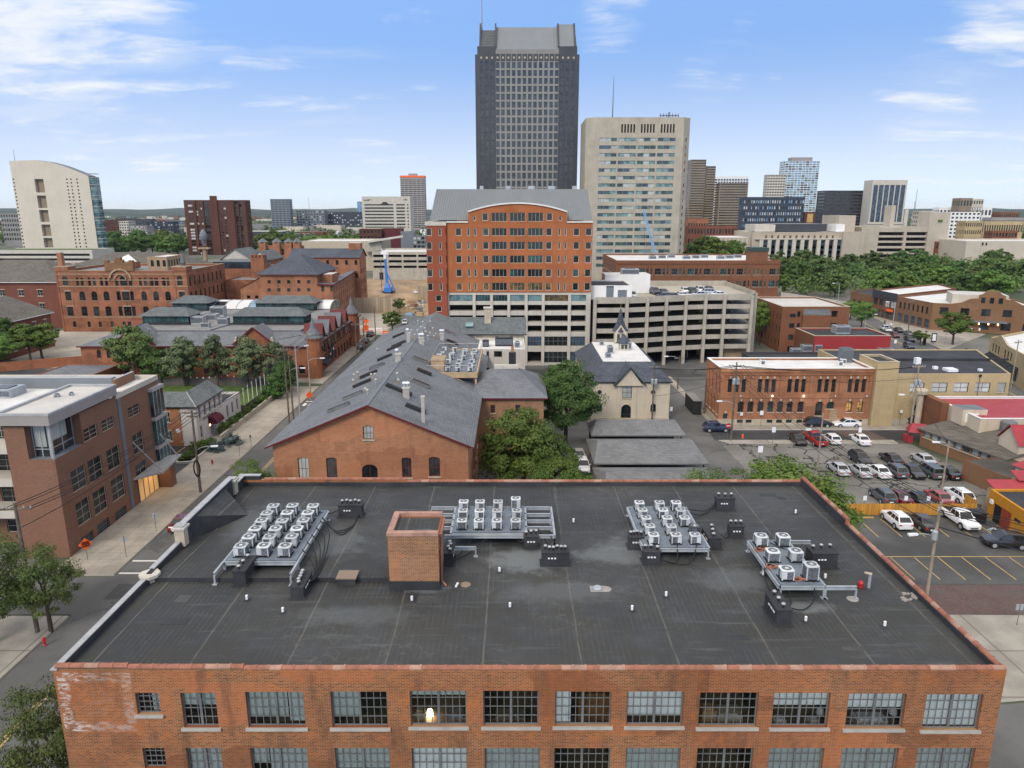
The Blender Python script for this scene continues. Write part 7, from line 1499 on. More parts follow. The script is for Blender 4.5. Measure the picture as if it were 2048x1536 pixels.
mb=MB();mb.box(X1-8,Y-.6,0,X1+6,Y+14,wz(430),M['conc_fed']);mb.box(X0-4,Y-.8,0,X0+8,Y-.003,wz(505),M['conc_fed']);mb.box(D(q3(1350),420,Y)[0],Y+20,wz(520),D(q3(1375),420,Y)[0],Y+30,wz(388),M['conc_fed']);mb.B('stair_tower',T)
mb=MB();xa=X1-2;mb.lathe((xa,Y-.7,wz(500)),[(0,0),(1.6,0),(1.6,.2),(0,.2)],10,M['leaf_lime'])if False else mb.box(xa,Y-.9,wz(490),xa+3,Y-.602,wz(475),M['grass']);mb.B('emblem',T)
T=simple('beige_hall','beige panelled hall with white roof and dark vertical window at the right edge',D(1931,500,470)[0],470,D(2060,500,470)[0]+30,510,D(1931,482,470)[1],M['beige'],M['roof_white'],{0:[(10+i*2.4,11.2+i*2.4,z,z+2,'plainw')for i in range(2)for z in(14.5,)]+[(44,48,3,15,'farb')]+[(52+i*3.4,53.6+i*3.4,z,z+2,'plainw')for i in range(2)for z in(13,8,3)]},par=1.0)
def poly_b(name,label,pts,z,mat,roofm,opsl,par=.5):
 c=(sum(p[0]for p in pts)/len(pts),sum(p[1]for p in pts)/len(pts),0);T=thing(name,label,'building',c);walls(T,pts,0,z,mat,opsl);roof_slab(T,pts,z-par-.01,M[roofm],par,mat,.3);return T
c0=S(1859,660);c1=S(1789,643);e0=S(2075,672);d=Vector(c1)-Vector(c0);n_=d.length
L0=(Vector(e0)-Vector(c0)).length;zM=8.6
so=[(2.0+i*5.6,4.4+i*5.6,5.2,7.4,'plain2')for i in range(6)]+[(2+i*5.6,4.6+i*5.6,1,3.4,'plain2')for i in range(6)]
wo=[(n_*.08+i*n_*.125,n_*.08+i*n_*.125+n_*.06,4.8,7,'plain2')for i in range(7)]+[(n_*.06+i*n_*.19,n_*.06+i*n_*.19+n_*.14,.4,3.2,'shop')for i in range(5)]
far_=(Vector(c1)+Vector((28,16)));far2=(Vector(e0)+Vector((10,34)))
T=poly_b('mission_brick_building','brown brick two storey building with curved mission gables on the right street',[tuple(c0),tuple(e0),tuple(far2),tuple(far_),tuple(c1)],zM,M['brick_mission'],'roof_white',{0:so,4:wo})
dirx=(Vector(e0)-Vector(c0)).normalized();mb=MB();nrm=Vector((dirx.y,-dirx.x))
gp_=[(5,0),(7.5,.5),(10,1.8),(12,2.0),(12,3.0),(13,3.4),(14,4.4),(17,4.4),(18,3.4),(19,3.0),(19,2.0),(21,1.8),(23.5,.5),(26,0)]
A=[(c0[0]+dirx.x*t-nrm.x*.0,c0[1]+dirx.y*t,zM+h)for t,h in gp_];B=[(x-nrm.x*.5,y-nrm.y*.5,z)for x,y,z in A]
mb.poly(A,M['brick_mission']);mb.poly(B[::-1],M['brick_mission'])
for i in range(len(A)-1):mb.poly([A[i],A[i+1],B[i+1],B[i]],M['sandstone'])
mb.B('gable_parapet',T)
mb=MB();ap=Vector(c0)+dirx*15.5+Vector((1,9));mb.obox(ap.x,ap.y,zM-.5,15,11,3.2,math.atan2(dirx.y,dirx.x),M['beige'],M['roof_cream']);mb.B('attic',T)
mb=MB();ap=Vector(c0)+dirx*15.5+nrm*.15
for t in(13.2,15.5,17.8):p=Vector(c0)+dirx*t+nrm*.02;mb.obox(p.x,p.y,zM+.6,1.1,.08,1.7,math.atan2(dirx.y,dirx.x),M['gd'])
mb.B('window',T)
mb=MB();p=Vector(c0)+dirx*15.5+nrm*1.0;mb.obox(p.x,p.y,3.4,9,2.0,.35,math.atan2(dirx.y,dirx.x),M['greyblue']);mb.B('canopy',T)
for t in(13,15.5,18):p=Vector(c0)+dirx*t+nrm*.2;mb=MB();mb.lathe((p.x,p.y,2.6),[(.15,0),(.2,.4),(0,.5)],6,M['lamp']);mb.B('wall_lamp',T)
b0=S(1789,643);b1=S(1741,630.5);dv_=Vector(b1)-Vector(b0);nn=Vector((-dv_.y,dv_.x)).normalized()*-1
L1=dv_.length;wop=[(L1*.06+i*L1*.235,L1*.06+i*L1*.235+L1*.18,4.2,6.4,'loft')for i in range(4)]+[(L1*.04+i*L1*.19,L1*.04+i*L1*.19+L1*.15,.2,2.9,'shop')for i in range(5)]
T=poly_b('charcoal_fronted_shop','two storey shop with wide charcoal upper fascia and white roof across the street',[tuple(b1),tuple(b0),(b0[0]+32,b0[1]+20),(b1[0]+36,b1[1]+22)],9.2,M['brick_brown'],'roof_white',{0:wop})
mb=MB();u_=dv_.normalized();out=Vector((-u_.y,u_.x));
if out.x>0:out=-out
m_=(Vector(b0)+Vector(b1))/2+out*.12;mb.obox(m_.x,m_.y,6.7,L1,.2,2.7,math.atan2(u_.y,u_.x),M['dark_panel']);mb.B('fascia',T)
mb=MB();m_=Vector(b0)-(-u_)*3+out*.5;mb.obox(m_.x,m_.y,3.0,3.4,.5,.7,math.atan2(u_.y,u_.x),M['orange']);mb.B('shop_sign',T)
a0=S(1741,630.5);a1=S(1690,618)
T=poly_b('brown_low_shop','low brick shop with dark tiled mansard edge at the far street corner',[(a1[0]+2,a1[1]+1),(a0[0]+1,a0[1]+1.5),(a0[0]+36,a0[1]+22),(a1[0]+34,a1[1]+26)],6.8,M['brick_mission'],'roof_black',{0:[(2+i*4,4+i*4,1,4,'plain2')for i in range(4)]})
k0=S(1972,733);k1=S(2075,800);dd=Vector(k1)-Vector(k0);LL=dd.length
so=[(2.0+i*2.0+(2.4 if i>2 else 0),3.1+i*2.0+(2.4 if i>2 else 0),4.3,6.2,'plain2')for i in range(6)]+[(1.0+i*4.0,4.2+i*4.0,.6,2.7,'shop')for i in range(5)]
T=poly_b('cream_corner_shop','cream brick corner shop with black awnings and low gabled front','building' and[tuple(k0),tuple(k1),(k1[0]+22,k1[1]+6),(k0[0]+22,k0[1]+14)],7.2,M['brick_tan'],'roof_white',{0:[o for o in so if o[1]<LL-.3]})
u_=dd.normalized();out=Vector((u_.y,-u_.x))
mb=MB();A=[(k0[0]+u_.x*t+out.x*.02,k0[1]+u_.y*t+out.y*.02,7.2+h)for t,h in((0,0),(2,.2),(6.4,1.5),(7.4,1.5),(11.4,.2),(13,0))];mb.poly(A,M['brick_tan']);mb.poly([(x-out.x*.4,y-out.y*.4,z)for x,y,z in A][::-1],M['brick_tan'])
for i in range(5):p,q_=A[i],A[i+1];mb.poly([p,q_,(q_[0]-out.x*.4,q_[1]-out.y*.4,q_[2]),(p[0]-out.x*.4,p[1]-out.y*.4,p[2])],M['stone'])
mb.B('gable_parapet',T)
for i in range(5):
 t=2.6+i*4.0;mb=MB();p=Vector(k0)+u_*t;h0,h1=3.9,2.9
 q1,q2=p-u_*1.8,p+u_*1.8;mb.hexa([(q1 .x+out.x*.02,q1 .y+out.y*.02,h1),(q1 .x+out.x*1.4,q1 .y+out.y*1.4,h1-.1),(q2 .x+out.x*1.4,q2 .y+out.y*1.4,h1-.1),(q2 .x+out.x*.02,q2 .y+out.y*.02,h1)],[(q1 .x+out.x*.02,q1 .y+out.y*.02,h0),(q1 .x+out.x*1.38,q1 .y+out.y*1.38,h1),(q2 .x+out.x*1.38,q2 .y+out.y*1.38,h1),(q2 .x+out.x*.02,q2 .y+out.y*.02,h0)],M['awn_black']);mb.B('awning',T)
# -- right foreground cluster with red roofs
mb=MB()
RH=thing('red_roofed_restaurant','rambling tan restaurant with red flat roof, grey shingle lean-to and strip windows','building',(72,104,0))
a=S(1965,872,3.0);
walls(RH,rect(71.5,104,96,117.5),0,6.0,M['stucco'],{0:[(4.5+i*2.6,5.4+i*2.6,3.3,5.2,'sash_w')for i in range(6)]});roof_slab(RH,rect(71.5,104,96,117.5),5.7,M['red_roof'],.3,M['trim_white'],.35,cop=M['trim_white'])
mb=MB();mb.box(70.3,112,0,71.48,117.6,6.4,M['brick_brown']);mb.B('end_wall',RH)
mb=MB();mb.lathe((69.6,117,0),[(.5,0),(.5,6.6),(1.0,6.7),(1.1,7.3),(.9,7.5),(0,7.5)],12,M['stone']);mb.B('flue',RH)
le_=[(63.8,103.2),(70.9,99.4)]
lx0_,ly0_=S(1905,868)[0],S(1905,868)[1]
P4=[(65.8,109.2),(69.8,94.6),(79,96.5),(74.8,110.6)]
mb=MB();facade(RH,mb,P4[0],P4[1],0,2.9,[(.6+i*1.45,1.8+i*1.45,1.7,2.7,'loft_s')for i in range(9)],M['brick_mission']);mb.poly([(*P4[1],0),(*P4[2],0),(*P4[2],4.6),(*P4[1],2.9)],M['stucco']);mb.poly([(*P4[3],0),(*P4[0],0),(*P4[0],2.9),(*P4[3],4.6)],M['stucco']);mb.B('lean_to_wall',RH)
mb=MB();o=.5;mb.hexa([(P4[0][0]-o,P4[0][1]+.3,2.75),(P4[1][0]-o,P4[1][1]-.3,2.75),(P4[2][0],P4[2][1]-.3,4.6),(P4[3][0],P4[3][1]+.3,4.6)],[(P4[0][0]-o,P4[0][1]+.3,2.95),(P4[1][0]-o,P4[1][1]-.3,2.95),(P4[2][0],P4[2][1]-.3,4.8),(P4[3][0],P4[3][1]+.3,4.8)],M['roof_brown']);mb.B('lean_to_roof',RH)
mb=MB();mb.box(70.8,107.2,4.0,74.6,110.2,6.6,M['stucco'],M['slate']);mb.box(71.2,107.12,4.6,73.2,107.19,6.0,M['white']);mb.B('dormer',RH)
mb=MB();mb.lathe((75.5,103.4,4.2),[(1.1,0),(1.1,1.5),(.95,1.7),(0,1.75)],14,M['win_grey']);mb.B('cooling_unit',RH)
mb=MB();
for s_ in(0,1):mb.box(82+s_*2.4,107,6.0,84+s_*2.4,108.6,7.4,M['metal'])
mb.box(85.8,105.2,6,86.8,106.2,8.2,M['stucco']);mb.B('rooftop_unit',RH)
mb=MB();mb.hexa([(64.3,110.0,2.0),(67.5,109.0,2.0),(68.2,111.2,2.0),(65.0,112.2,2.0)],[(65.0,110.6,3.1),(67.2,109.9,3.1),(67.6,111.0,3.1),(65.4,111.6,3.1)],M['red_roof']);mb.B('entrance_awning',RH)
mb=MB();mb.box(64.6,110.4,0,65.4,112,1.2,M['red_roof']);mb.B('entrance_panel',RH)
F2=thing('brown_flat_annex','low tan brick annex with brown flat roof and red pyramid roof behind the parked cars','building',(70,93,0))
P5=[(63.5,94.5),(65.2,86.9),(72,87.8),(70.4,95.6)];walls(F2,P5,0,2.9,M['brick_mission']);roof_slab(F2,P5,2.8,M['roof_brown'],.1,M['brick_brown'],.2)
P6=[(68.0,90.5),(69.0,85.4),(80,86.5),(79,92.5)]
walls(F2,P6,0,3.6,M['stucco'],name='kitchen_wall');mb=MB();mb.hexa([(P6[0][0]-.5,P6[0][1]+.3,3.6),(P6[1][0]-.5,P6[1][1]-.5,3.6),(P6[2][0],P6[2][1]-.5,3.6),(P6[3][0],P6[3][1]+.3,3.6)],[(71.2,90.4,5.0),(71.6,88.2,5.0),(80,88.6,5.0),(79.6,90.8,5.0)],M['red_roof']);mb.B('red_roof',F2)
mb=MB();mb.box(71.5,95.2,0,80,99.4,4.8,M['stucco']);mb.box(72.6,95.1,2.2,73.3,95.19,3.2,M['gd']);mb.poly([(71.2,94.9,4.7),(80,94.9,4.7),(80,97.3,7.2),(71.2,97.3,7.2)],M['red_roof']);mb.poly([(71.2,99.7,4.7),(80,99.7,4.7),(80,97.3,7.2),(71.2,97.3,7.2)],M['red_roof']);mb.poly([(71.5,95.2,4.8),(71.5,99.4,4.8),(71.5,97.3,7.0)],M['stucco']);mb.B('gabled_wing',F2)
F3=thing('red_shed','low timber sheds with stepped red metal roofs beside the orange wall','shed',(68,83,0))
for(x0,y0,x1,y1,z0,z1)in((60.5,82.2,75,85.2,2.6,3.5),(64.3,84.6,76,86.4,3.6,4.3)):
 mb=MB();mb.box(x0+.4,y0+.3,0,x1,y1,z0-.1,M['timber']);mb.B('board_wall',F3);mb=MB();mb.hexa([(x0,y0,z0),(x1,y0,z0),(x1,y1,z1),(x0,y1,z1)],[(x0,y0,z0+.1),(x1,y0,z0+.1),(x1,y1,z1+.1),(x0,y1,z1+.1)],M['red_roof']);mb.B('red_roof',F3)
x_,y_=68.5,83.2;mb=MB();mb.lathe((x_,y_,2.95),[(.9,.0),(.9,.35),(.6,.5),(0,.55)],14,M['metal']);mb.B('exhaust_fan',F3)
OW=thing('orange_painted_building','single storey building painted bright orange with dark flat roof and red door','building',(64,76,0))
P7=[(59.0,82.0),(57.9,66.5),(72,66.5),(73,82.0)]
walls(OW,P7,0,3.6,M['paint_orange']);roof_slab(OW,P7,3.35,M['roof_black'],.25,M['paint_orange'],.3)
u_=(Vector(P7[1])-Vector(P7[0])).normalized()
def onw(t,z0,z1,w,mat,nm,pr=.06):
 p=Vector(P7[0])+u_*t;q_=p+u_*w;o=Vector((-1,0))*pr;mb=MB();mb.hexa([(p.x,p.y,z0),(p.x+o.x,p.y,z0),(q_.x+o.x,q_.y,z0),(q_.x,q_.y,z0)],[(p.x,p.y,z1),(p.x+o.x,p.y,z1),(q_.x+o.x,q_.y,z1),(q_.x,q_.y,z1)],mat);mb.B(nm,OW)
onw(1.4,0,2.3,1.3,M['void'],'doorway');onw(2.9,0,2.4,1.7,plain('rust_red_door',(.24,.045,.02),.6,.15,1),'door',.1);onw(5.3,1.9,2.2,1.0,M['black'],'vent');onw(.5,2.0,2.5,.5,M['white'],'meter',.2);onw(10.6,.0,1.4,1.3,M['metal'],'gas_meter',.4);onw(12.2,0,3.4,3.2,M['brick_pent'],'brick_patch',.03)
mb=MB();mb.lathe((64,78,3.4),[(.9,.0),(.9,.5),(.6,.7),(0,.75)],14,M['metal']);mb.lathe((66,79.5,3.4),[(.6,.0),(.6,.5),(0,.6)],12,M['metal']);mb.B('exhaust_fan',OW)
for i,(y0,y1,x0,x1,lab)in enumerate(((106.6,113.2,12.6,27.2,'back carport with dark opening under a grey shingled roof'),(93.8,104.6,11.6,27.4,'middle carport with wide grey shingled roof'),(80.5,92.0,11.2,26.6,'front carport with grey shingled roof next to the warehouse'))):
 T=thing('carport',lab,'carport',((x0+x1)/2,(y0+y1)/2,0),0,'grey shingled carports');hip_roof(T,x0,y0,x1,y1,2.45,4.1,x0+.9,(y0+y1)/2-.3,x1-.9,(y0+y1)/2+.3,M['slate_car'],.15,M['win_grey'])
 for px in(x0+.5,(x0+x1)/2,x1-.5):
  for py in(y0+.4,y1-.4):mb=MB();mb.box(px-.08,py-.08,0,px+.08,py+.08,2.45,M['trim_dark']);mb.B('post',T)
 mb=MB();mb.box(x0+.2,y1-.35,0,x1-.2,y1-.2,2.4,M['fence_grey']);mb.B('back_wall',T)
HAZE=2.6e-5
# -- ground, roads, pavements
def sheet(name,pts,z,mat):
 mb=MB();mb.poly([(p[0],p[1],z)for p in pts],M[mat]);return struct(mb,name)
mb=MB();mb.poly([(-14000,-300,-.06),(14000,-300,-.06),(14000,16000,-.06),(-14000,16000,-.06)],M['ground']);struct(mb,'ground')
mb=MB();n=90
for k,(R,hh,wob,zb)in enumerate(((4200,20,8,0),(6200,30,8,0),(8600,50,7,0))):
 prev=None
 for i in range(n+1):
  a=RD(-55+110*i/n);h=hh+wob*math.sin(i*.7+k)+wob*.6*math.sin(i*1.9+k*2)+RU(-1,1)*wob*.35
  cur=[(R*math.sin(a),R*math.cos(a),-1),((R+500)*math.sin(a),(R+500)*math.cos(a),h),((R+2200)*math.sin(a),(R+2200)*math.cos(a),h*.9)]
  if prev:
   for j in(0,1):mb.poly([prev[j],cur[j],cur[j+1],prev[j+1]],M['hill'])
  prev=cur
struct(mb,'hills',True)
def raised(name,pts,mat,h=.13,z0=-.05,km=None):
 mb=MB();mb.prism(pts,z0,h,km or M['conc_lt'],M[mat]);return struct(mb,name)
sheet('street',[(-41.4,-20),(-30.8,-20),(-30.8,222),(-38.5,222),(-41.4,165)],0,'asphalt')
sheet('side_street',[(-160,59.8),(-41.41,59.8),(-41.41,66.8),(-160,66.8)],.004,'asphalt')
raised('pavement',[(-48.25,67.2),(-41.5,67.2),(-41.5,148.5),(-48.25,148.5)],'walk');raised('pavement',[(-60,30),(-41.5,30),(-41.5,59.4),(-60,59.4)],'walk2')
raised('pavement',[(-30.7,30),(-22.6,30),(-22.6,76),(-27.4,76),(-27.4,215),(-30.7,215)],'walk');raised('pavement',[(-44.5,151.6),(-41.5,151.6),(-41.0,215),(-44.5,215)],'walk')
raised('pavement',[(-49,152.5),(-44.6,152.5),(-44.6,156.6),(-95,156.6),(-95,154.2)],'walk')
sheet('lane_line',[(-36.75,-20),(-36.6,-20),(-36.6,135),(-36.75,135)],.006,'yellow');sheet('lane_line',[(-36.4,-20),(-36.25,-20),(-36.25,135),(-36.4,135)],.006,'yellow')
for y in(67.5,70.2):sheet('stop_line',[(-41.2,y),(-37.0,y),(-37.0,y+.3),(-41.2,y+.3)],.008,'trim_white')
sheet('stop_line',[(-41,136.2),(-37,136.2),(-37,136.7),(-41,136.7)],.008,'trim_white')
for k in range(9):sheet('crossing_bar',[(-40.9+k*1.1,133.2),(-40.3+k*1.1,133.2),(-40.3+k*1.1,135.2),(-40.9+k*1.1,135.2)],.008,'trim_white')
sheet('patch',[(-40,62.5),(-36.9,62.5),(-36.9,65.5),(-40,65.5)],.005,'asphalt_back')
mb=MB();mb.lathe((-34.6,93.5,.004),[(0,.004),(.5,.004)],16,M['conc_lt']);struct(mb,'manhole')
sheet('car_park',[(-75,95),(-48.26,95),(-48.26,109),(-75,109)],.0,'asphalt_new')
for k in range(6):sheet('bay_line',[(-58+k*2.7,103.5),(-57.85+k*2.7,103.5),(-57.85+k*2.7,108.5),(-58+k*2.7,108.5)],.006,'yellow')
sheet('car_park',[(-150,142),(-88,142),(-98,157),(-150,190)],.0,'asphalt_new');sheet('yard',[(-143,186),(-98,160),(-98,222),(-143,222)],0,'gravel')
sheet('lawn',[(-88,127.8),(-50,127.8),(-50,150),(-88,150)],.005,'grass');sheet('garden_path',[(-50.4,109),(-48.26,109),(-48.26,128),(-50.4,128)],.14,'walk')
sheet('site_slab',[(-60,214),(-38,214),(-42,262),(-62,262)],.004,'gravel');sheet('site_earth',[(-64,266),(-22,250),(-24,392),(-95,400)],.02,'dirt');sheet('site_road',[(-39.5,222.2),(-28,222.2),(-30,330),(-40,330)],.01,'asphalt')
sheet('yard',[(-30,56),(62,56),(62,215),(-30,215)],-.03,'asphalt')
sheet('side_street',[(26.5,82.5),(34.3,82.5),(33.5,112),(36.2,158),(29,158),(27.6,112)],.014,'asphalt')
sheet('avenue',[(27,158.1),(64,158.1),(64,166),(3,166),(3,158.1)],.004,'asphalt_back')
sheet('street',[(33.4,112.0),(110,112.0),(110,117.5),(33.7,117.5)],.004,'asphalt_new');sheet('street_patch',[(56.5,112.1),(62.5,112.1),(61.5,117.4),(55.5,117.4)],.009,'brickpave')
raised('pavement',[(35.6,117.6),(100,117.6),(100,120.9),(66.7,120.9),(66.7,119.3),(62.8,119.3),(62.8,120.1),(36.2,120.1),(36.2,158),(34.6,158)],'walk')
raised('pavement',[(35.6,110.3),(63,110.3),(63,111.9),(34.2,111.9)],'walk2',.09)
sheet('car_park',[(34.5,82.3),(66,82.3),(65,110.2),(34.0,110.2)],.004,'lot')
sheet('car_park',[(26.0,65.4),(70,65.4),(70,82.2),(35.0,82.2)],.003,'asphalt_back')
sheet('brick_street',[(24.4,60.0),(75,59.5),(75,65.3),(24.4,65.3)],.004,'brickpave')
raised('pavement',[(24.35,47.6),(38,47.6),(75,52),(75,59.3),(24.35,59.8)],'walk2',.1);sheet('alley',[(24.35,10),(75,10),(75,51.6),(38,47.3),(24.35,47.3)],.0,'asphalt')
for k in range(7):
 x,y=S(1747+k*48.5,1128,0);
 a=S(1712+k*47.5,1116);b=S(1762+k*49.5,1163);sheet('bay_line',[(x-.06,66.3),(x+.06,66.3),(x+.06,71.2),(x-.06,71.2)],.009,'yellow')
sheet('bay_line',[(31,71.25),(62,71.25),(62,71.4),(31,71.4)],.009,'yellow')
for k in range(6):x=42.7+k*2.75;sheet('bay_line',[(x-.06,76.2),(x+.06,76.2),(x+.06,81.2),(x-.06,81.2)],.009,'yellow')
hs=[S(1660,606),S(1745,634),S(1800,662),S(1862,690),S(1975,745),S(2048,778)];hl=[S(1630,620),S(1700,650),S(1775,702),S(1800,716),S(1960,775),S(2048,825)]
sheet('avenue',[*hs,*hl[::-1]],.008,'asphalt')
mb=MB();hs2=[S(u,v)for u,v in((1690,618),(1741,630),(1789,642),(1859,659),(2060,690),(2060,700),(1972,732))]
mb.prism([hs[5],(hs[5][0]+4,hs[5][1]),hs2[-1],(hs2[-1][0]+.01,hs2[-1][1]+18),(hs2[3][0]+12,hs2[3][1]-9),hs2[3],hs2[2],hs2[1],hs2[0],hs[1],hs[2],hs[3],hs[4]],-.05,.12,M['conc_lt'],M['walk']);struct(mb,'pavement')
mb=MB()
for i in range(5):
 a,b=Vector(hs[i]).lerp(Vector(hl[i]),.5),Vector(hs[i+1]).lerp(Vector(hl[i+1]),.5);mb.bar((a.x,a.y,.012),(b.x,b.y,.012),.3,.004,M['yellow'])
struct(mb,'lane_line')
sheet('car_park',[(92,150),(112,158),(118,196),(100,190)],.003,'asphalt_back')
# -- walls, fences, hedges
def wallthing(name,lab,pts,h,w,mat,cat='wall',cop=None):
 mb=MB()
 for a,b in zip(pts,pts[1:]):mb.bar((a[0],a[1],h/2),(b[0],b[1],h/2),w,h,mat)
 if cop is not None:
  for a,b in zip(pts,pts[1:]):mb.bar((a[0],a[1],h+.05),(b[0],b[1],h+.05),w+.12,.1,cop)
 return tag(mb.B(name,origin=(pts[0][0],pts[0][1],0)),lab,cat)
wallthing('retaining_wall','grey concrete retaining wall along the pavement below the hedge',[(-48.0,111.5),(-48.0,147.5)],1.0,.35,M['conc'])
wallthing('planter_kerb','curved low concrete kerb round the small garden bed',[(-48.2,101.0),(-50.0,100.6),(-51,101.6),(-51.2,104.2)],.35,.25,M['conc_lt'],'kerb');wallthing('planter_kerb','low straight concrete kerb between garden bed and pavement',[(-48.2,101.0),(-48.2,111.3)],.35,.25,M['conc_lt'],'kerb')
wallthing('board_fence','dark weathered board fence beside the lawn with white poles',[(-49.8,128),(-49.8,149.6),(-88,150.4)],1.7,.08,M['fence_grey'],'fence');wallthing('board_fence','dark board fence closing the lawn towards the white house',[(-55,127.9),(-49.7,127.9)],1.6,.08,M['fence_grey'],'fence')
FN=thing('timber_fence','bright orange brown board fence between the two car parks','fence',(50,82.2,0));mb=MB();mb.box(36.5,82.2,.05,57.8,82.27,1.55,M['fence_wood']);mb.box(57.75,82.28,.05,57.82,84.6,1.9,M['fence_wood']);mb.B('boards',FN)
for k in range(9):mb=MB();mb.box(36.6+k*2.6,82.28,0,36.72+k*2.6,82.4,1.6,M['timber']);mb.B('post',FN)
for k,u in enumerate((1728,1810,1855,1903)):
 x=S(u,1030)[0];T=thing('parking_sign',f'small white parking sign above the orange fence, {ORD[k]} from the left','sign',(x,82.6,0),0,'signs over the timber fence');mb=MB();mb.tube((x,82.6,0),(x,82.6,2.4),.03,.03,6,M['win_grey']);mb.B('post',T);mb=MB();mb.box(x-.22,82.53,1.85,x+.22,82.56,2.45,M['white']);mb.B('panel',T)
for k,x in enumerate((39.5,43.0,50.0)):
 mb=MB();mb.box(x,81.3,.0,x+1.7,81.5,.14,M['yellow']);tag(mb.B('wheel_stop',origin=(x,81.4,0)),f'yellow concrete wheel stop at the fence, {ORD[k]} from the left','wheel stop',"wheel stops along the timber fence")
for i,(x_,y_,r_,h_)in enumerate(((-58,285,9,2.6),(-45,300,12,3.4),(-70,320,14,3.0),(-38,335,10,2.8),(-55,345,16,3.6),(-80,355,12,2.6))):
 mb=MB();mb.lathe((x_,y_,0),[(r_,0),(r_*.7,h_*.5),(r_*.35,h_*.9),(0,h_)],9,M['dirt']);struct(mb,'spoil_heap',True)
wallthing('shoring_wall','tall weathered sheet shoring wall across the construction pit',[(-62,262.5),(-42,262.5)],5.5,.5,M['sheetpile']);wallthing('shoring_wall','pale shoring wall at the right of the dug earth',[(-40,300),(-24,285)],6,.5,M['sheetpile']);wallthing('site_block','concrete end block beside the brewhouse at the pit edge',[(-63.5,255),(-63.5,262)],5,1.5,M['conc'])
wallthing('brick_garden_wall','low orange brick boundary wall left of the brewery hall',[(-127,160),(-104,172)],2.2,.3,M['brick_hall'])
wallthing('container','black shipping container beside the Italianate block',[(34.4,127),(34.4,133.5)],2.6,1.5,M['trim_dark'],'container',M['roof_grey'])
wallthing('highway_barrier','pale concrete bridge parapet beside the long dark brick building',[(113.5,300),(128,262)],3.4,.3,M['conc_lt'],'barrier')
# -- trees
def crown_mesh(name,seed,n,leaf,mat,ncl=38,flat=1.0,thr=.0,cone=False,drop=0):
 r=random.Random(seed);V=[];Fc=[]
 cl=[]
 while len(cl)<ncl:
  x,y,z=r.uniform(-1,1),r.uniform(-1,1),r.uniform(-1,1)
  if cone:
   rad=(1-z)/2*.95+.05
   if math.hypot(x,y)>rad:continue
   cl.append((x,y,z,.16+.10*r.random()))
  else:
   d=math.sqrt(x*x+y*y+z*z)
   if d>1.0 or d<.3 or r.random()<.35*(1-d):continue
   if z<-.45 and d>.8:continue
   o=.82+.30*r.random()**2;cl.append((x*o,y*o,z*.9,.12+.17*r.random()))
 for i in range(n):
  cx,cy,cz,cr=cl[r.randrange(ncl)]
  u=Vector((r.gauss(0,1),r.gauss(0,1),r.gauss(0,1))).normalized()*(cr*(r.random()**.45))
  p=Vector((cx,cy,cz))+Vector((u.x*1.15,u.y*1.15,u.z*.6))
  nrm=(u.normalized()*.8+Vector((cx,cy,cz)).normalized()*.5+Vector((r.gauss(0,.5),r.gauss(0,.5),r.gauss(0,.5)+.35))).normalized()
  a=nrm.orthogonal().normalized();b=nrm.cross(a);t=r.uniform(0,2*PI);a,b=a*math.cos(t)+b*math.sin(t),b*math.cos(t)-a*math.sin(t)
  s=leaf*r.uniform(.6,1.3);k=len(V)
  V+=[tuple(p-a*s),tuple(p-b*s*.55),tuple(p+a*s),tuple(p+b*s*.55)];Fc.append((k,k+1,k+2,k+3))
 me=bpy.data.meshes.new(name);me.from_pydata(V,[],Fc);me.materials.append(mat);me.update();return me
def trunk_mesh(seed,limbs=7):
 r=random.Random(seed);mb=MB();mb.tube((0,0,0),(.02,0,.45),.055,.038,8,M['bark'],False);mb.tube((.02,0,.45),(0,.03,.8),.036,.014,7,M['bark'],False)
 for i in range(limbs):
  z=.32+.4*i/limbs;a=i*2.4+r.random();L=.34*r.uniform(.8,1.15);e=(L*math.cos(a),L*math.sin(a),z+.22);mb.tube((0,0,z),e,.022,.010,6,M['bark'],False)
  for k in(-1,1):mb.tube(e,(e[0]+.14*math.cos(a+k*.6),e[1]+.14*math.sin(a+k*.6),e[2]+.12),.010,.004,5,M['bark'],False)
 return mb.mesh('trunk')
TR=[trunk_mesh(i)for i in range(3)]
CM={}
def crown(kind,lod,v):
 key=(kind,lod,v)
 if key not in CM:
  n,leaf,ncl={'near':(24000,.033,120),'mid':(7000,.058,70),'far':(2000,.11,44)}[lod]
  if kind=='leaf_loc' and lod=='near':n,leaf,ncl=15000,.026,80
  CM[key]=crown_mesh('crown',hash(key)%9999 if False else sum(map(ord,kind+lod))*7+v*131,n,leaf,M[kind],ncl,cone=kind=='leaf_blue')
 return CM[key]
def tree(x,y,h,w,kind,lod,label,group=None,cb=.22,v=None,name='tree',z=0,cat='tree'):
 """h total height, w crown width, cb fraction of bare trunk below the crown"""
 T=thing(name,label,cat,(x,y,z),0,group);v=rnd.randrange(3)if v is None else v
 t=bpy.data.objects.new('trunk',TR[v%3]);COL.objects.link(t);t.parent=T;t.scale=(w*.62,w*.62,h*.80);t.rotation_euler=(0,0,RU(0,6))
 c=bpy.data.objects.new('crown',crown(kind,lod,v));COL.objects.link(c);c.parent=T;zc=(cb*h+h)/2;c.location=(0,0,zc);c.scale=(w/2,w/2*RU(.9,1.1),(h-cb*h)/2);c.rotation_euler=(0,0,RU(0,6));return T
tree(1.6,88,12.4,12.6,'leaf_mid','near','big bright green tree between the hipped brick wing and the warehouse',cb=.05,v=0);tree(8.6,109,14.8,10.8,'leaf_dark','near','tall dark green tree left of the cream schoolhouse',cb=.08,v=1)
tree(5.6,80,8.6,7.5,'leaf_mid','near','lower green tree in front of the parked cars near the carports',cb=.1,v=2)
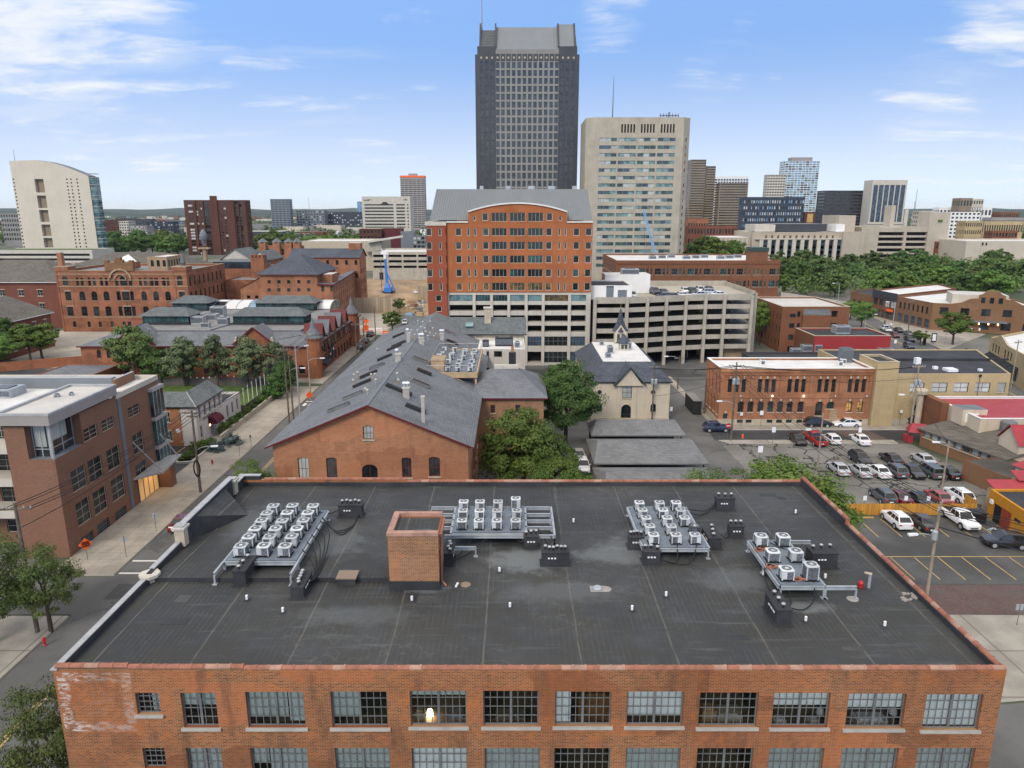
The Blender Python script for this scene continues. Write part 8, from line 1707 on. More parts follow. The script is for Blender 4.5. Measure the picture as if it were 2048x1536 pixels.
tree(27.8,67.5,12.6,14.0,'leaf_lime','near','yellow green tree behind the right end of the warehouse back parapet',cb=.15,v=1);tree(30.3,67.0,10.4,7.6,'leaf_lime','near','yellow green tree peeping over the right corner of the warehouse',cb=.15,v=2);tree(22.3,71.0,11.3,9.5,'leaf_loc','near','sparse young tree beside the front carport',cb=.2,v=0)
tree(-45.6,54.6,11.4,9.0,'leaf_loc','near','street tree at the left edge beside the wooden pole',cb=.04,v=0);tree(-41.6,57.0,9.0,6.2,'leaf_loc','near','lighter street tree overhanging the kerb by the wooden pole',cb=.1,v=1)
tree(-27.6,36.5,10.2,6.2,'leaf_loc','near','street tree at the bottom left corner of the warehouse',cb=.2,v=2);tree(-32.5,32.0,6.6,4.0,'leaf_lime','near','lime green bush tree in the bottom left corner',cb=.1,v=0)
tree(-28.6,73.0,11.0,5.5,'leaf_loc','near','thin twiggy tree showing above the back parapet beside the gable',cb=.5,v=1)
for i,(u,v,h,w,k,l)in enumerate(((272,765,13.5,10,'leaf_loc','yellowish open crowned conifer in front of the brewery hall'),(370,772,11.0,9,'leaf_pine','dark pine right of the yellowish conifer'),(437,775,12.0,6.5,'leaf_pine','tall narrow pine in the middle of the brewery hall front'),(497,775,11.5,9.5,'leaf_pine','broad dark pine left of the brewery corner turret'),(552,778,10.5,8.5,'leaf_pine','dark pine nearest the brewery corner turret'),(325,770,8.0,7,'leaf_dark','low dark tree between the two left pines'))):
 x,y=S(u,v);tree(x,min(y,152.5),h,w,k,'mid',l,'trees in front of the brewery hall',cb=.08)
for(u,v,h,w,k,l)in((50,640,9,13,'leaf_mid','round tree in front of the left brick apartments'),(85,718,9.5,10,'leaf_lime','bright tree right of the patterned gable end'),(62,722,10,9,'leaf_mid','green tree by the gable end apartments'),(8,740,9,9,'leaf_mid','tree cut by the left edge below the gable end'),(10,725,12,8,'leaf_dark','tall dark tree at the left edge beside the gable end'),(785,668,7.5,5.6,'leaf_mid','street tree in the construction road beside the white car'),(800,628,6,5,'leaf_loc','small tree among the construction fencing'),(1205,700,13,9,'leaf_dark','dark tree behind the schoolhouse roof'),(1175,700,10,7,'leaf_mid','green tree left of the schoolhouse roof'),(1518,690,12.5,5.6,'leaf_lime','lime green tree between parking deck and brown brick block'),(1500,690,9,5,'leaf_lime','smaller lime tree behind the parking deck corner'),(1905,690,10,9.5,'leaf_mid','round street tree in front of the mission style building'),(1722,660,9.5,8,'leaf_mid','tree at the corner of the brown brick block'),(1700,640,7,6,'leaf_lime','bright low tree behind the brown brick block'),(1840,690,4.5,5,'leaf_mid','low bushy tree beside the white banner sign')):
 x,y=S(u,v);tree(x,y,h,w,k,'mid',l)
for i,(u,v,h)in enumerate(((462,880,2.6),(432,892,2.2))):x,y=S(u,v,.8);tree(x,y,h,4.6 if i==0 else 3.8,'leaf_blue','mid',('larger blue spruce bush on the garden wall','smaller blue spruce bush beside the steps')[i],'blue spruces',cb=-.15,name='blue_spruce',cat='bush')
for i in range(9):
 y=115.5+i*3.2;tree(-48.9,y,2.0+1.0*(i>6)+RU(0,.4),2.2,'leaf_dark' if i%3 else 'leaf_mid','mid',f'clipped green hedge bush above the retaining wall, {ORD[i]} from the house','hedge bushes above the retaining wall',cb=-.2,name='bush',cat='bush')
for i,(y,h)in enumerate(((137,5.5),(141.5,7.5),(145,7.0))):tree(-47.4,y+1,h,4.6,'leaf_dark','mid',f'dense dark evergreen at the crossing, {ORD[i]} from the hedge','evergreens at the crossing',cb=-.05,name='evergreen_tree')
for i,(x,y,h)in enumerate(((-49.4,103,1.4),(-49.6,105.4,2.2),(-49.2,107.6,1.6),(-50.6,102.2,1.0),(-49.0,109.6,1.3))):tree(x,y,h,2.0,('leaf_mid','leaf_lime')[i%2],'mid',f'low shrub in the kerbed garden bed, {ORD[i]} from the near end','shrubs in the garden bed',cb=-.2,name='shrub',cat='shrub')
rr=random.Random(3);cnt=0
rowsR=[]
for i in range(74):
 u=1392+(2070-1392)*rr.random();
 if u<1560:Y=rr.uniform(352,470);
 else:Y=rr.uniform(285,455)
 v=0;x=(u-1024)*Y/1424.0
 if x<122 and Y<350:continue
 if x>140 and 470<Y:continue
 rowsR.append((x,Y))
rowsR.sort(key=lambda q:-q[1])
nearby=['long dark brick building','stone civic building','stone parking garage','beige hall']
for i,(x,Y)in enumerate(rowsR):
 u=1024+x*1424/Y;nb=nearby[0]if u<1560 else nearby[1]if u<1705 else nearby[2]if u<1880 else nearby[3]
 k=rr.choice(['leaf_far','leaf_far','leaf_dark','leaf_mid','leaf_dark']);w={'leaf_far':'mid green','leaf_dark':'dark green','leaf_mid':'fresh green'}[k]
 h=rr.uniform(8,15);tree(x,Y,h,h*rr.uniform(.85,1.2),k,'far',f'{w} tree in the belt by the {nb}, about {int(Y)} metres off','belt of trees beyond the right street',cb=.02)
for i,(u,Y,h)in enumerate(((1395,480,20),(1412,470,22),(1432,465,21),(1455,470,19),(1474,480,17),(1420,450,14),(1450,452,13))):
 tree((u-1024)*Y/1440,Y,h,h*.95,'leaf_mid' if i%2 else 'leaf_lime','far',f'bright green tree between concrete tower and civic building, {ORD[i]} of the clump','bright trees by the concrete tower',cb=.02)
rl=[]
for i in range(60):
 u=rr.uniform(196,382)if i<34 else rr.uniform(500,735);Y=rr.uniform(560,760);rl.append(((u-1024)*Y/1445,Y,u))
for i,(x,Y,u)in enumerate(sorted(rl,key=lambda q:-q[1])):
 k=rr.choice(['leaf_mid','leaf_dark','leaf_mid']);h=rr.uniform(11,19)
 nb='the curved tower' if u<290 else 'the brick apartment tower' if u<430 else 'the slender grey tower' if u<620 else 'the grey apartment pair'
 tree(x,Y,h,h*1.05,k,'far',f'{"mid" if k=="leaf_mid" else "dark"} green riverside tree near {nb}, about {int(Y)} metres off','riverside trees',cb=.02)
def mass(name,label,n,fn,mat,leafn,leaf,cat):
 V=[];Fc=[];r=random.Random(hash(name)%1000 if False else len(name))
 for i in range(n):
  x,y,h,w=fn(r)
  for j in range(leafn):
   t=Vector((r.gauss(0,1),r.gauss(0,1),r.gauss(0,1))).normalized();rad=r.random()**.3
   p=Vector((x+t.x*w/2*rad,y+t.y*w/2*rad,max(.5,h*.55+t.z*h*.45*rad)));nn=(t+Vector((r.gauss(0,.4),r.gauss(0,.4),.4+r.gauss(0,.3)))).normalized();a=nn.orthogonal().normalized();b=nn.cross(a);s=leaf*h*r.uniform(.6,1.3);k=len(V)
   V+=[tuple(p-a*s),tuple(p-b*s*.7),tuple(p+a*s),tuple(p+b*s*.7)];Fc.append((k,k+1,k+2,k+3))
 me=bpy.data.meshes.new(name);me.from_pydata(V,[],Fc);me.materials.append(mat);o=bpy.data.objects.new(name,me);COL.objects.link(o);tag(o,label,cat,kind='stuff');return o
def f1(r):
 Y=700*(4.4**r.random());a=RD(r.uniform(-40,40));h=r.uniform(9,16);return(Y*math.tan(a),Y,h,h*1.3)
mass('distant_woods','tree covered plain running out to the horizon',2600,f1,M['leaf_far'],30,.14,'woods')
def f2(r):
 Y=r.uniform(308,520);u=r.uniform(1560,2080);h=r.uniform(5,9);x=(u-1024)*Y/1424;return(x,Y,h,h*1.6)
mass('undergrowth','low green thicket under the tree belt beyond the right street',420,f2,M['leaf_far'],60,.10,'thicket')
def f3(r):
 return(r.uniform(-60,-44),r.uniform(263.5,268),r.uniform(1.5,2.6),3.0)
mass('weeds','green weeds growing along the top of the shoring wall',40,f3,M['leaf_mid'],60,.12,'weeds')
mb=MB();r=random.Random(21)
for i in range(520):
 Y=850*(4.2**r.random());a=RD(r.uniform(-39,39));x=Y*math.tan(a);w=r.uniform(14,50);h=r.uniform(5,13);mb.box(x,Y,0,x+w,Y+r.uniform(12,40),h,M[r.choice(['conc_lt','brick_apt','beige','white_wall','greyblue','dark_panel','roof_grey'])],M[r.choice(['roof_white','roof_grey','roof_brown','roof_cream'])])
tag(mb.B('distant_town'),'low distant roofs scattered over the wooded plain','town',kind='stuff')
for i,(u,v,Y,hh)in enumerate(((1835,378,1500,60),(617,395,2500,40),(1830,402,1700,45))):
 x,z=D(u,v,Y);T=thing('radio_mast',('slim mast between black block and striped tower','thin mast on the left horizon above the grey apartments','lattice mast on the right horizon')[i],'mast',(x,Y,0));mb=MB();mb.tube((x,Y,0),(x,Y,z),.9,.4,5,M['win_grey']);mb.B('mast',T)
# -- vehicles
CARM={}
def car_meshes(kind,colr):
 key=(kind,colr)
 if key in CARM:return CARM[key]
 bm_=CARC[colr];P={}
 K={'sedan':dict(st=[(-2.38,.70,.36,.86),(-2.30,.82,.26,.97),(-1.7,.89,.2,1.02),(-.6,.91,.18,.98),(.6,.91,.18,.95),(1.3,.90,.2,.92),(1.95,.86,.24,.84),(2.28,.78,.30,.72),(2.38,.66,.36,.64)],g=(-1.72,1.12,-1.02,.30,.96,1.44),ax=(-1.38,1.42),r=.33),'suv':dict(st=[(-2.32,.78,.40,1.0),(-2.26,.86,.32,1.12),(-1.6,.92,.26,1.14),(-.4,.93,.24,1.12),(.7,.93,.24,1.10),(1.3,.92,.26,1.08),(1.95,.88,.3,1.0),(2.26,.80,.36,.86),(2.34,.68,.42,.76)],g=(-2.2,1.12,-1.62,.30,1.08,1.66),ax=(-1.38,1.40),r=.37),'hatch':dict(st=[(-2.05,.72,.36,.95),(-2.0,.82,.28,1.02),(-1.4,.87,.2,1.04),(-.4,.88,.18,1.0),(.6,.88,.18,.97),(1.2,.86,.2,.93),(1.75,.82,.24,.84),(2.02,.74,.30,.72),(2.1,.62,.36,.62)],g=(-1.95,1.05,-1.5,.25,.97,1.47),ax=(-1.25,1.28),r=.32),'pickup':dict(st=[(-2.95,.86,.48,1.08),(-2.88,.94,.42,1.14),(-1.6,.97,.36,1.15),(-.5,.98,.34,1.16),(.6,.98,.34,1.16),(1.4,.97,.36,1.16),(2.2,.95,.38,1.10),(2.8,.90,.42,1.02),(2.92,.80,.48,.92)],g=(-.62,1.45,-.42,.85,1.14,1.86),ax=(-1.85,1.85),r=.42),'van':dict(st=[(-2.4,.80,.36,1.0),(-2.35,.88,.28,1.06),(-1.6,.93,.24,1.08),(0,.94,.22,1.06),(.9,.94,.22,1.04),(1.5,.92,.24,.98),(2.1,.86,.28,.86),(2.4,.74,.34,.7)],g=(-2.3,1.45,-2.1,.55,1.04,1.72),ax=(-1.4,1.5),r=.34)}[kind]
 mb=MB();secs=[]
 for x,w,z0,z1 in K['st']:
  h=z1-z0;secs.append([(x,-w*.86,z0),(x,-w,z0+h*.22),(x,-w*1.0,z0+h*.62),(x,-w*.93,z1-.05),(x,-w*.80,z1),(x,w*.80,z1),(x,w*.93,z1-.05),(x,w,z0+h*.62),(x,w,z0+h*.22),(x,w*.86,z0)])
 for a,b in zip(secs,secs[1:]):
  for i in range(10):j=(i+1)%10;mb.poly([a[i],b[i],b[j],a[j]],bm_)
 mb.poly(secs[0],bm_);mb.poly(secs[-1][::-1],bm_)
 gx0,gx1,rx0,rx1,gz,rz=K['g'];wb=max(s[1]for s in K['st'])*.90;wr=wb*.80
 B=[(gx0,-wb,gz),(gx1,-wb,gz-.04),(gx1,wb,gz-.04),(gx0,wb,gz)];T4=[(rx0,-wr,rz-.02),(rx1,-wr,rz),(rx1,wr,rz),(rx0,wr,rz-.02)]
 mb.hexa(B,T4,bm_)
 m=(rx0+rx1)/2;mb.hexa([(rx0-.03,-wr,rz-.02),(rx1+.03,-wr,rz),(rx1+.03,wr,rz),(rx0-.03,wr,rz-.02)],[(rx0+.18,-wr*.8,rz+.05),(rx1-.18,-wr*.8,rz+.06),(rx1-.18,wr*.8,rz+.06),(rx0+.18,wr*.8,rz+.05)],bm_)
 for s in(-1,1):
  mb.bar((gx1-.32,s*(wb+.02),gz+.06),(gx1-.32,s*(wb+.2),gz+.1),.16,.13,bm_)
  for ax in K['ax']:mb.tube((ax,s*(wb+.02),K['r']),(ax,s*(max(q[1]for q in K['st'])+.006),K['r']),K['r']*1.2,K['r']*1.2,18,M['black'])
 mb.box(-2.0,-.7,.16,2.0,.7,.3,M['black'])
 if kind=='pickup':mb.box(-2.78,-.78,1.155,-.72,.78,1.175,M['black'])
 if kind=='suv':
  for s in(-1,1):mb.bar((rx0+.2,s*wr*.9,rz+.08),(rx1-.2,s*wr*.9,rz+.08),.05,.04,M['win_grey'])
 mb.box(K['st'][-1][0]-.02,-.45,K['st'][-1][2]+.06,K['st'][-1][0]+.02,.45,K['st'][-1][2]+.22,M['black'])
 P['body']=mb.mesh('body')
 L=lambda a,b,t:tuple(Vector(a).lerp(Vector(b),t));e=.012
 def pane(q,off,nm):
  mb=MB();mb.poly([tuple(Vector(p)+Vector(off))for p in q],M['gd']);P[nm]=mb.mesh(nm.split('|')[0])
 def inset(b0,b1,t1,t0,a=.07,lo=.10,hi=.10):
  return[L(L(b0,t0,lo),L(b1,t1,lo),a),L(L(b0,t0,lo),L(b1,t1,lo),1-a),L(L(b0,t0,1-hi),L(b1,t1,1-hi),1-a),L(L(b0,t0,1-hi),L(b1,t1,1-hi),a)]
 pane(inset(B[1],B[2],T4[2],T4[1],.05,.04,.05),(e,0,e),'windscreen');pane(inset(B[3],B[0],T4[0],T4[3],.07,.12,.08),(-e,0,e),'rear_window')
 for s,(b0,b1,t1,t0)in(('|l',(B[0],B[1],T4[1],T4[0])),('|r',(B[2],B[3],T4[3],T4[2]))):
  q=inset(b0,b1,t1,t0,.06,.12,.1);y=-e if s=='|l' else e
  mb=MB()
  cuts=[0,.34,.68,1]if kind in('suv','van')else[0,.48,1]if kind!='sedan' else[0,.5,1]
  for c0,c1 in zip(cuts,cuts[1:]):
   f0,f1=c0+(.02 if c0 else 0),c1-(.02 if c1<1 else 0)
   mb.poly([tuple(Vector(L(q[0],q[1],f0))+Vector((0,y,0))),tuple(Vector(L(q[0],q[1],f1))+Vector((0,y,0))),tuple(Vector(L(q[3],q[2],f1))+Vector((0,y,0))),tuple(Vector(L(q[3],q[2],f0))+Vector((0,y,0)))],M['gd'])
  P['side_window'+s]=mb.mesh('side_window')
 w_=max(q[1]for q in K['st'])
 for i,(ax,s)in enumerate([(ax,s)for ax in K['ax']for s in(-1,1)]):
  mb=MB();mb.tube((0,-.11,0),(0,.11,0),K['r'],K['r'],18,M['rubber']);P[f'wheel|{i}']=(mb.mesh('wheel'),(ax,s*(w_-.09),K['r']))
  if 'rim' not in P:
   mb=MB();mb.tube((0,-.118,0),(0,.118,0),K['r']*.64,K['r']*.64,14,M['metal'])
   for a_ in range(5):an=a_*2*PI/5;mb.bar((.06*math.cos(an),.0,.06*math.sin(an)),(K['r']*.6*math.cos(an),0,K['r']*.6*math.sin(an)),.25,.05,M['alu'])
   P['rim']=mb.mesh('rim')
 fx=K['st'][-1][0];bx_=K['st'][0][0];zt=K['st'][-1][3];zr=K['st'][0][3]
 for s in(-1,1):
  mb=MB();ww=K['st'][-2][1];mb.hexa([(fx-.16,s*ww*.62,zt-.12),(fx-.02,s*ww*.62,zt-.12),(fx-.12,s*ww*.98,zt-.10),(fx-.30,s*ww*1.0,zt-.10)],[(fx-.16,s*ww*.62,zt+.02),(fx-.02,s*ww*.62,zt-.01),(fx-.12,s*ww*.98,zt+.02),(fx-.30,s*ww*1.0,zt+.06)],M['white']);P[f'headlight|{s}']=mb.mesh('headlight')
  mb=MB();ww=K['st'][1][1];mb.box(bx_-.02,s*ww*.62,zr-.22,bx_+.1,s*ww*.97,zr-.06,M['red_paint']);P[f'tail_light|{s}']=mb.mesh('tail_light')
 mb=MB();mb.box(bx_-.03,-.22,zr-.42,bx_-.002,.22,zr-.28,M['white']);P['number_plate']=mb.mesh('number_plate')
 CARM[key]=P;return P
def car(x,y,heading,kind,colr,label,group,z=.01):
 """heading: degrees, 0 = nose along +X, 90 = nose away from the camera"""
 P=car_meshes(kind,colr);nm={'sedan':'parked_car','suv':'parked_car','hatch':'parked_car','pickup':'pickup_truck','van':'parked_car'}[kind]
 T=thing(nm,label,'pickup truck' if kind=='pickup' else 'car',(x,y,z),RD(heading),group)
 for k,v in P.items():
  if k=='rim':continue
  me,loc=v if isinstance(v,tuple)else(v,(0,0,0));o=bpy.data.objects.new(k.split('|')[0],me);COL.objects.link(o);o.parent=T;o.location=loc
  if k.startswith('wheel'):q=bpy.data.objects.new('rim',P['rim']);COL.objects.link(q);q.parent=o
 return T
g1='cars in the cracked car park'
def carpx(u,v,h,kind,colr,label,group,z=.01):x,y=S(u,v,z);return car(x,y,h,kind,colr,label,group,z)
for u,v,h,k,c,l in((1676,944,90,'sedan','silver','silver sedan, leftmost in the long row of the cracked car park'),(1719,948,90,'sedan','silver','silver sedan, second in the long row of the cracked car park'),(1756,949,90,'sedan','white','white sedan, third in the long row of the cracked car park'),(1789,949,90,'suv','grey','grey crossover, fourth in the long row of the cracked car park'),(1824,950,-90,'sedan','black','black sedan, fifth in the long row of the cracked car park'),(1859,950,90,'van','grey','dark grey minivan, sixth in the long row of the cracked car park'),(1894,951,90,'sedan','black','black sedan, last in the long row of the cracked car park'),(1719,925,-90,'suv','black','black off roader standing alone behind the silver sedans'),(1781,924,90,'sedan','black','black sedan in the middle of the cracked car park'),(1845,925,90,'sedan','silver','silver sedan alone behind the minivan'),(1594,885,-90,'sedan','black','black sedan beside the red pickup'),(1629,885,90,'pickup','red','red pickup near the street side of the cracked car park'),(1662,884,90,'hatch','white','white hatchback right of the red pickup'),(1719,885,90,'sedan','white','white sedan parked alone near the street'),(1764,1000,90,'suv','grey','dark crossover behind the orange fence, leftmost'),(1796,1001,90,'sedan','maroon','maroon sedan behind the orange fence'),(1833,1005,90,'sedan','black','low dark sedan behind the orange fence'),(1876,1002,90,'sedan','rose','faded red sedan behind the orange fence'),(1916,999,90,'suv','white','white crossover behind the orange fence by the yard pole')):
 carpx(u,v,h,k,c,l,g1)
for u,v,h,k,c,l in((1791,1048,90,'suv','white','white crossover in the dark car park below the fence'),(1841,1051,90,'sedan','bronze','dark bronze sedan next to the white crossover'),(1917,1046,-90,'pickup','white','large white pickup facing the camera by the orange wall'),(2008,1092,170,'suv','black','black crossover beside the orange wall, cut by the right edge')):
 carpx(u,v,h,k,c,l,'cars in the dark car park')
for u,v,h,k,c,l in((1634,853,0,'suv','black','black crossover parked in front of the Italianate block'),(1692,853,180,'sedan','white','white sedan parked behind the black crossover on the street'),(1841,849,0,'suv','black','black crossover parked before the tan annex'),(1432,862,0,'suv','navy','dark van like car leaving the street by the no entry sign')):
 carpx(u,v,h,k,c,l,'cars on the street by the Italianate block')
ang=math.degrees(math.atan2(hs[3][1]-hs[2][1],hs[3][0]-hs[2][0]))
for u,v,h,k,c,l in((1771,662,ang+180,'pickup','white','white pickup at the far kerb of the avenue'),(1797,664,ang,'sedan','black','black sedan parked behind the white pickup on the avenue'),(1817,671,ang,'sedan','grey','grey sedan parked along the avenue kerb'),(1818,682,ang,'sedan','black','black sedan driving on the avenue'),(1817,697,ang,'suv','navy','dark blue off roader on the avenue'),(1789,674,ang,'hatch','maroon','maroon car half hidden by the red wall'),(1874,710,ang,'sedan','orange','sedan at the avenue crossing with an orange glow put into its paint'),(1958,725,ang,'suv','white','white crossover in front of the cream corner shop')):  # orange sedan: a glow on a dark car, given as body colour
 carpx(u,v,h,k,c,l,'cars on the avenue')
for u,v,h,k,c,l in((810,648,-86,'hatch','silver','silver hatchback on the construction road'),(741,673,90,'suv','black','black crossover parked by the brewery hall, farthest'),(731,686,90,'sedan','black','black sedan parked by the brewery hall, middle one'),(722,697,90,'suv','grey','grey crossover parked by the brewery hall, nearest'),(367,1052,90,'sedan','maroon','dark red sedan parked by the modern brick office')):
 carpx(u,v,h,k,c,l,'cars on the left street')
for u,v,h,k,c,l in((1166,940,-90,'suv','white','white crossover parked by the carports'),(1131,918,-90,'sedan','grey','grey sedan parked beneath the dark tree'),(1158,918,-90,'sedan','silver','silver car behind the white crossover'),(1142,948,90,'sedan','black','black sedan left of the white crossover')):
 carpx(u,v,h,k,c,l,'cars in the yard by the carports')
for u,v,h,k,c,l in((1265,596,-95,'suv','silver','silver crossover beside the white plant house'),(1310,588,-80,'suv','navy','blue grey crossover on the parking deck roof'),(1327,589,-85,'sedan','grey','grey sedan beside the blue grey crossover on the deck'),(1331,597,10,'sedan','navy','dark sedan near the deck edge, left one'),(1347,597,10,'sedan','grey','grey sedan near the deck edge, right one'),(1366,595,5,'sedan','white','white sedan in the middle of the deck roof'),(1370,586,-90,'hatch','white','white hatchback at the back of the deck'),(1385,588,-85,'suv','black','black crossover on the deck roof'),(1400,585,-90,'suv','white','white crossover at the back of the deck'),(1402,594,5,'sedan','silver','silver sedan below the white crossover on the deck'),(1418,583,-90,'sedan','maroon','maroon sedan at the back of the deck'),(1421,590,0,'suv','silver','silver crossover right of the deck roof group'),(1440,594,5,'sedan','white','white sedan, rightmost on the parking deck')):
 carpx(u,v,h,k,c,l,'cars on the parking deck roof',15.87)
# -- poles, wires, lamps, signs
PT={}
def pole(x,y,h,label,mat='wood_pole',arms=(),tr=0,lamp=None,r=.16,lean=0,key=None,name='utility_pole',group='utility poles'):
 """arms: heights of crossarms (along angle); lamp: (height, dx, dy)"""
 T=thing(name,label,'street lamp' if name=='street_lamp' else 'pole',(x,y,0),0,group);mb=MB();mb.tube((x,y,0),(x+lean,y,h),r,r*.65,10,M[mat]);mb.B('post',T)
 for(z,L,an)in arms:
  mb=MB();a=Vector((math.cos(an),math.sin(an),0))*L/2;c=Vector((x+lean,y,z));mb.bar(c-a,c+a,.12,.14,M[mat])
  ar=mb.B('crossarm',T);mb=MB()
  for k in(-1,-.55,.55,1):p=c+a*k*.95;mb.lathe((p.x,p.y,z+.07),[(.04,0),(.07,.06),(.05,.18),(0,.2)],8,M['metal'])
  mb.B('insulator',ar)
 for i in range(tr):
  an=i*1.6-.8;mb=MB();c=(x+lean+.42*math.cos(an-1.57),y+.42*math.sin(an-1.57));mb.lathe((c[0],c[1],h-3.6),[(0,0),(.25,.02),(.27,.1),(.27,.85),(.2,.95),(.06,1.0),(.06,1.2),(0,1.2)],12,M['metal']);mb.B('transformer',T)
 if lamp:
  z,dx,dy=lamp;mb=MB();p=Vector((x+lean,y,z));q_=p+Vector((dx,dy,.5));mb.path([p,p+Vector((dx*.35,dy*.35,.42)),p+Vector((dx*.7,dy*.7,.55)),q_],.045,6,M['metal']);b=mb.B('lamp_arm',T);mb=MB();d=Vector((dx,dy,0)).normalized();mb.hexa(*[[tuple(q_+d*a_+Vector((-d.y,d.x,0))*b_+Vector((0,0,z_)))for a_,b_ in((-.1,-.1),(.8,-.15),(.8,.15),(-.1,.1))]for z_ in(-.08,.12)],M['white']);mb.B('lamp_head',b)
 if key:PT[key]=[Vector((x+lean,y,z))+Vector((math.cos(an),math.sin(an),0))*L/2*k for(z,L,an)in arms for k in(-.95,-.5,.5,.95)]+[Vector((x+lean,y,h-2.4))]
 return T
pole(39.0,60.2,11.2,'weathered pole with white transformer and lamp beside the dark car park','wood_grey',[(10.7,2.6,.9)],1,(7.6,-1.9,-.2),.18,key='A')
pole(36.2,111.9,13.2,'dark wooden pole with twin transformers at the no entry sign','wood_pole',[(12.6,2.4,0)],2,(6.2,-2.0,0),.17,key='B')
pole(24.8,120.8,11.0,'wooden pole in front of the cream schoolhouse','wood_pole',[(10.3,1.6,0)],2,None,.16,key='C')
pole(66.0,112.6,12.8,'grey wooden pole with three transformers before the tan annex','wood_grey',[(12.3,2.4,.2)],3,(7.0,-1.6,.4),.17,key='Dd')
pole(44.2,97.0,9.0,'grey lamp pole with two lamps inside the cracked car park','wood_grey',[],0,(6.2,-1.8,-.5),.14,key='E0');pole(57.2,88.5,7.6,'grey yard pole by the orange fence with one lamp','wood_grey',[],0,(6.9,-1.2,.2),.14)
pole(-42.7,56.8,12.6,'tall dark pole among the street trees at the left','wood_pole',[(12.0,2.6,.1)],0,None,.2,key='Fp');pole(-41.9,89.4,11.6,'dark pole with coiled black cable beside the modern brick office','wood_pole',[(11.2,2.6,0),(10.7,1.4,0)],0,(6.0,2.0,.3),.2,key='Gp')
mb=MB()
for k in range(3):mb.path([(-41.9+.45*math.sin(a)*(.8+.1*k),89.1,3.6+1.0*math.cos(a)*(1+.08*k))for a in[i*PI/8 for i in range(17)]],.05,6,M['hose'])
tag(mb.B('cable_coil',origin=(-41.9,89.1,3.6)),'black cable loops hanging on the pole beside the modern brick office','cable')
for u,v,h,l,mt,key,arms,lp in((579,848,14,'left of two brown wooden poles at the far crossing','wood_pole','H1',[(13.4,2.2,0)],None),(587,838,12,'right one of two brown wooden poles at the far crossing','wood_pole','H2',[],(9,2.0,0)),(600,828,13,'tall silver signal pole at the far crossing','metal',None,[],(12,1.2,2)),(622,800,14,'grey pole behind the orange sign at the far crossing','wood_grey','I1',[(13.2,2.2,0)],(8,2.4,.2)),(715,735,11,'dark pole on the pavement by the brewery hall, nearest','wood_pole','J1',[(10.4,2,0)],None),(730,715,10.5,'dark pole on the pavement by the brewery hall, middle','wood_pole','J2',[(10,2,0)],None),(752,692,11,'thin dark pole at the construction barrier','wood_pole','J3',[],None)):
 x,y=S(u,v);pole(x,y,h,l,mt,arms,0,lp,.16,key=key)
for i,(u,v,vt,mt,ar,lp,l)in enumerate(((1618,578,530,'wood_grey',0,None,'bare grey pole left of the green street sign'),(1646,596,526,'wood_pole',1,None,'dark pole with crossarm behind the green street sign'),(1659,590,537,'wood_grey',0,None,'leaning grey pole by the tree belt'),(1674,620,566,'metal',0,(0,-2,0),'lamp post with arm to the left at the far crossing'),(1712,612,575,'wood_grey',1,None,'grey pole by the brown low shop'),(1786,648,603,'metal',0,(0,-2.4,0),'lamp post in front of the charcoal fronted shop'),(1729,662,628,'metal',0,(0,2.6,0),'silver lamp post with long arm beside the brown brick block'),(1815,672,600,'wood_pole',1,None,'wooden pole on the avenue kerb'),(1880,572,545,'wood_grey',1,None,'pole with transformers at the belt of trees'),(1921,570,548,'wood_grey',0,None,'pale pole right of the mission building roof'),(1984,572,540,'metal',0,(0,2,0),'tall lamp post near the beige hall'),(1962,575,548,'wood_grey',1,None,'pole with crossarm near the beige hall'),(1902,568,552,'metal',0,(0,-2,0),'curved lamp post in the belt of trees'),(2017,800,680,'wood_grey',1,None,'pole in front of the cream corner shop'),(2008,818,770,'wood_pole',0,None,'dark post at the end of the tan annex'),(1355,780,712,'wood_pole',1,(0,-2.4,0),'pole with lamp arm in front of the parking deck'),(1408,828,760,'wood_pole',0,None,'dark pole beside the black container'),(1374,716,695,'metal',0,None,'slim post in front of the parking deck'))):
 x,y=S(u,v);h=D(u,vt,y)[1];h=max(4,min(14,h));pole(x,y,h,l,mt,[(h-.5,2.2,.4)]if ar else[],2 if 'transformers' in l else 0,(h-.6,lp[1],lp[2])if lp else None,.14,key=f'R{i}',name='street_lamp' if lp and mt=='metal' else 'utility_pole',group='street lamps' if lp and mt=='metal' else 'utility poles')
def wire(a,b,sag,label,r=.034):
 a,b=Vector(a),Vector(b);n=14;mb=MB();mb.path([a.lerp(b,i/n)-Vector((0,0,sag*4*(i/n)*(1-i/n)))for i in range(n+1)],r,4,M['hose']);tag(mb.B('power_line',origin=tuple(a)),label,'wire','overhead wires')
A=PT['A'];far=[Vector((78,34,10.2)),Vector((79,34.8,10.2)),Vector((80.2,35.6,10.2)),Vector((81,36.4,10.2)),Vector((77,34,8.2))]
for i,(a,b)in enumerate(zip(A,far)):wire(a,b,1.0,f'black overhead wire running from the weathered pole to the lower right, {ORD[i]} of five',.04 if i<4 else.06)
Bp=PT['B']
for i,(a,b)in enumerate(zip(A,Bp)):wire(a,b,1.6,f'thin wire from the weathered pole across the car park, {ORD[i]} of five',.03)
for i,(a,b)in enumerate(zip(Bp,PT['Dd'])):wire(a,b,.8,f'wire along the street before the Italianate block, {ORD[i]} of five')
for i,(a,b)in enumerate(zip(PT['C'],Bp)):wire(a,b,.5,f'wire between schoolhouse pole and no entry pole, {ORD[i]} of five')
Gp,Fp=PT['Gp'],PT['Fp']
for i,(a,b)in enumerate(zip(Fp,Gp)):wire(a,b,.9,f'wire along the left street past the modern brick office, {ORD[i]} of five')
for i,(a,b)in enumerate(zip(Gp,PT['H1'])):wire(a,b,1.0,f'wire along the left street past the white house, {ORD[i]} of five')
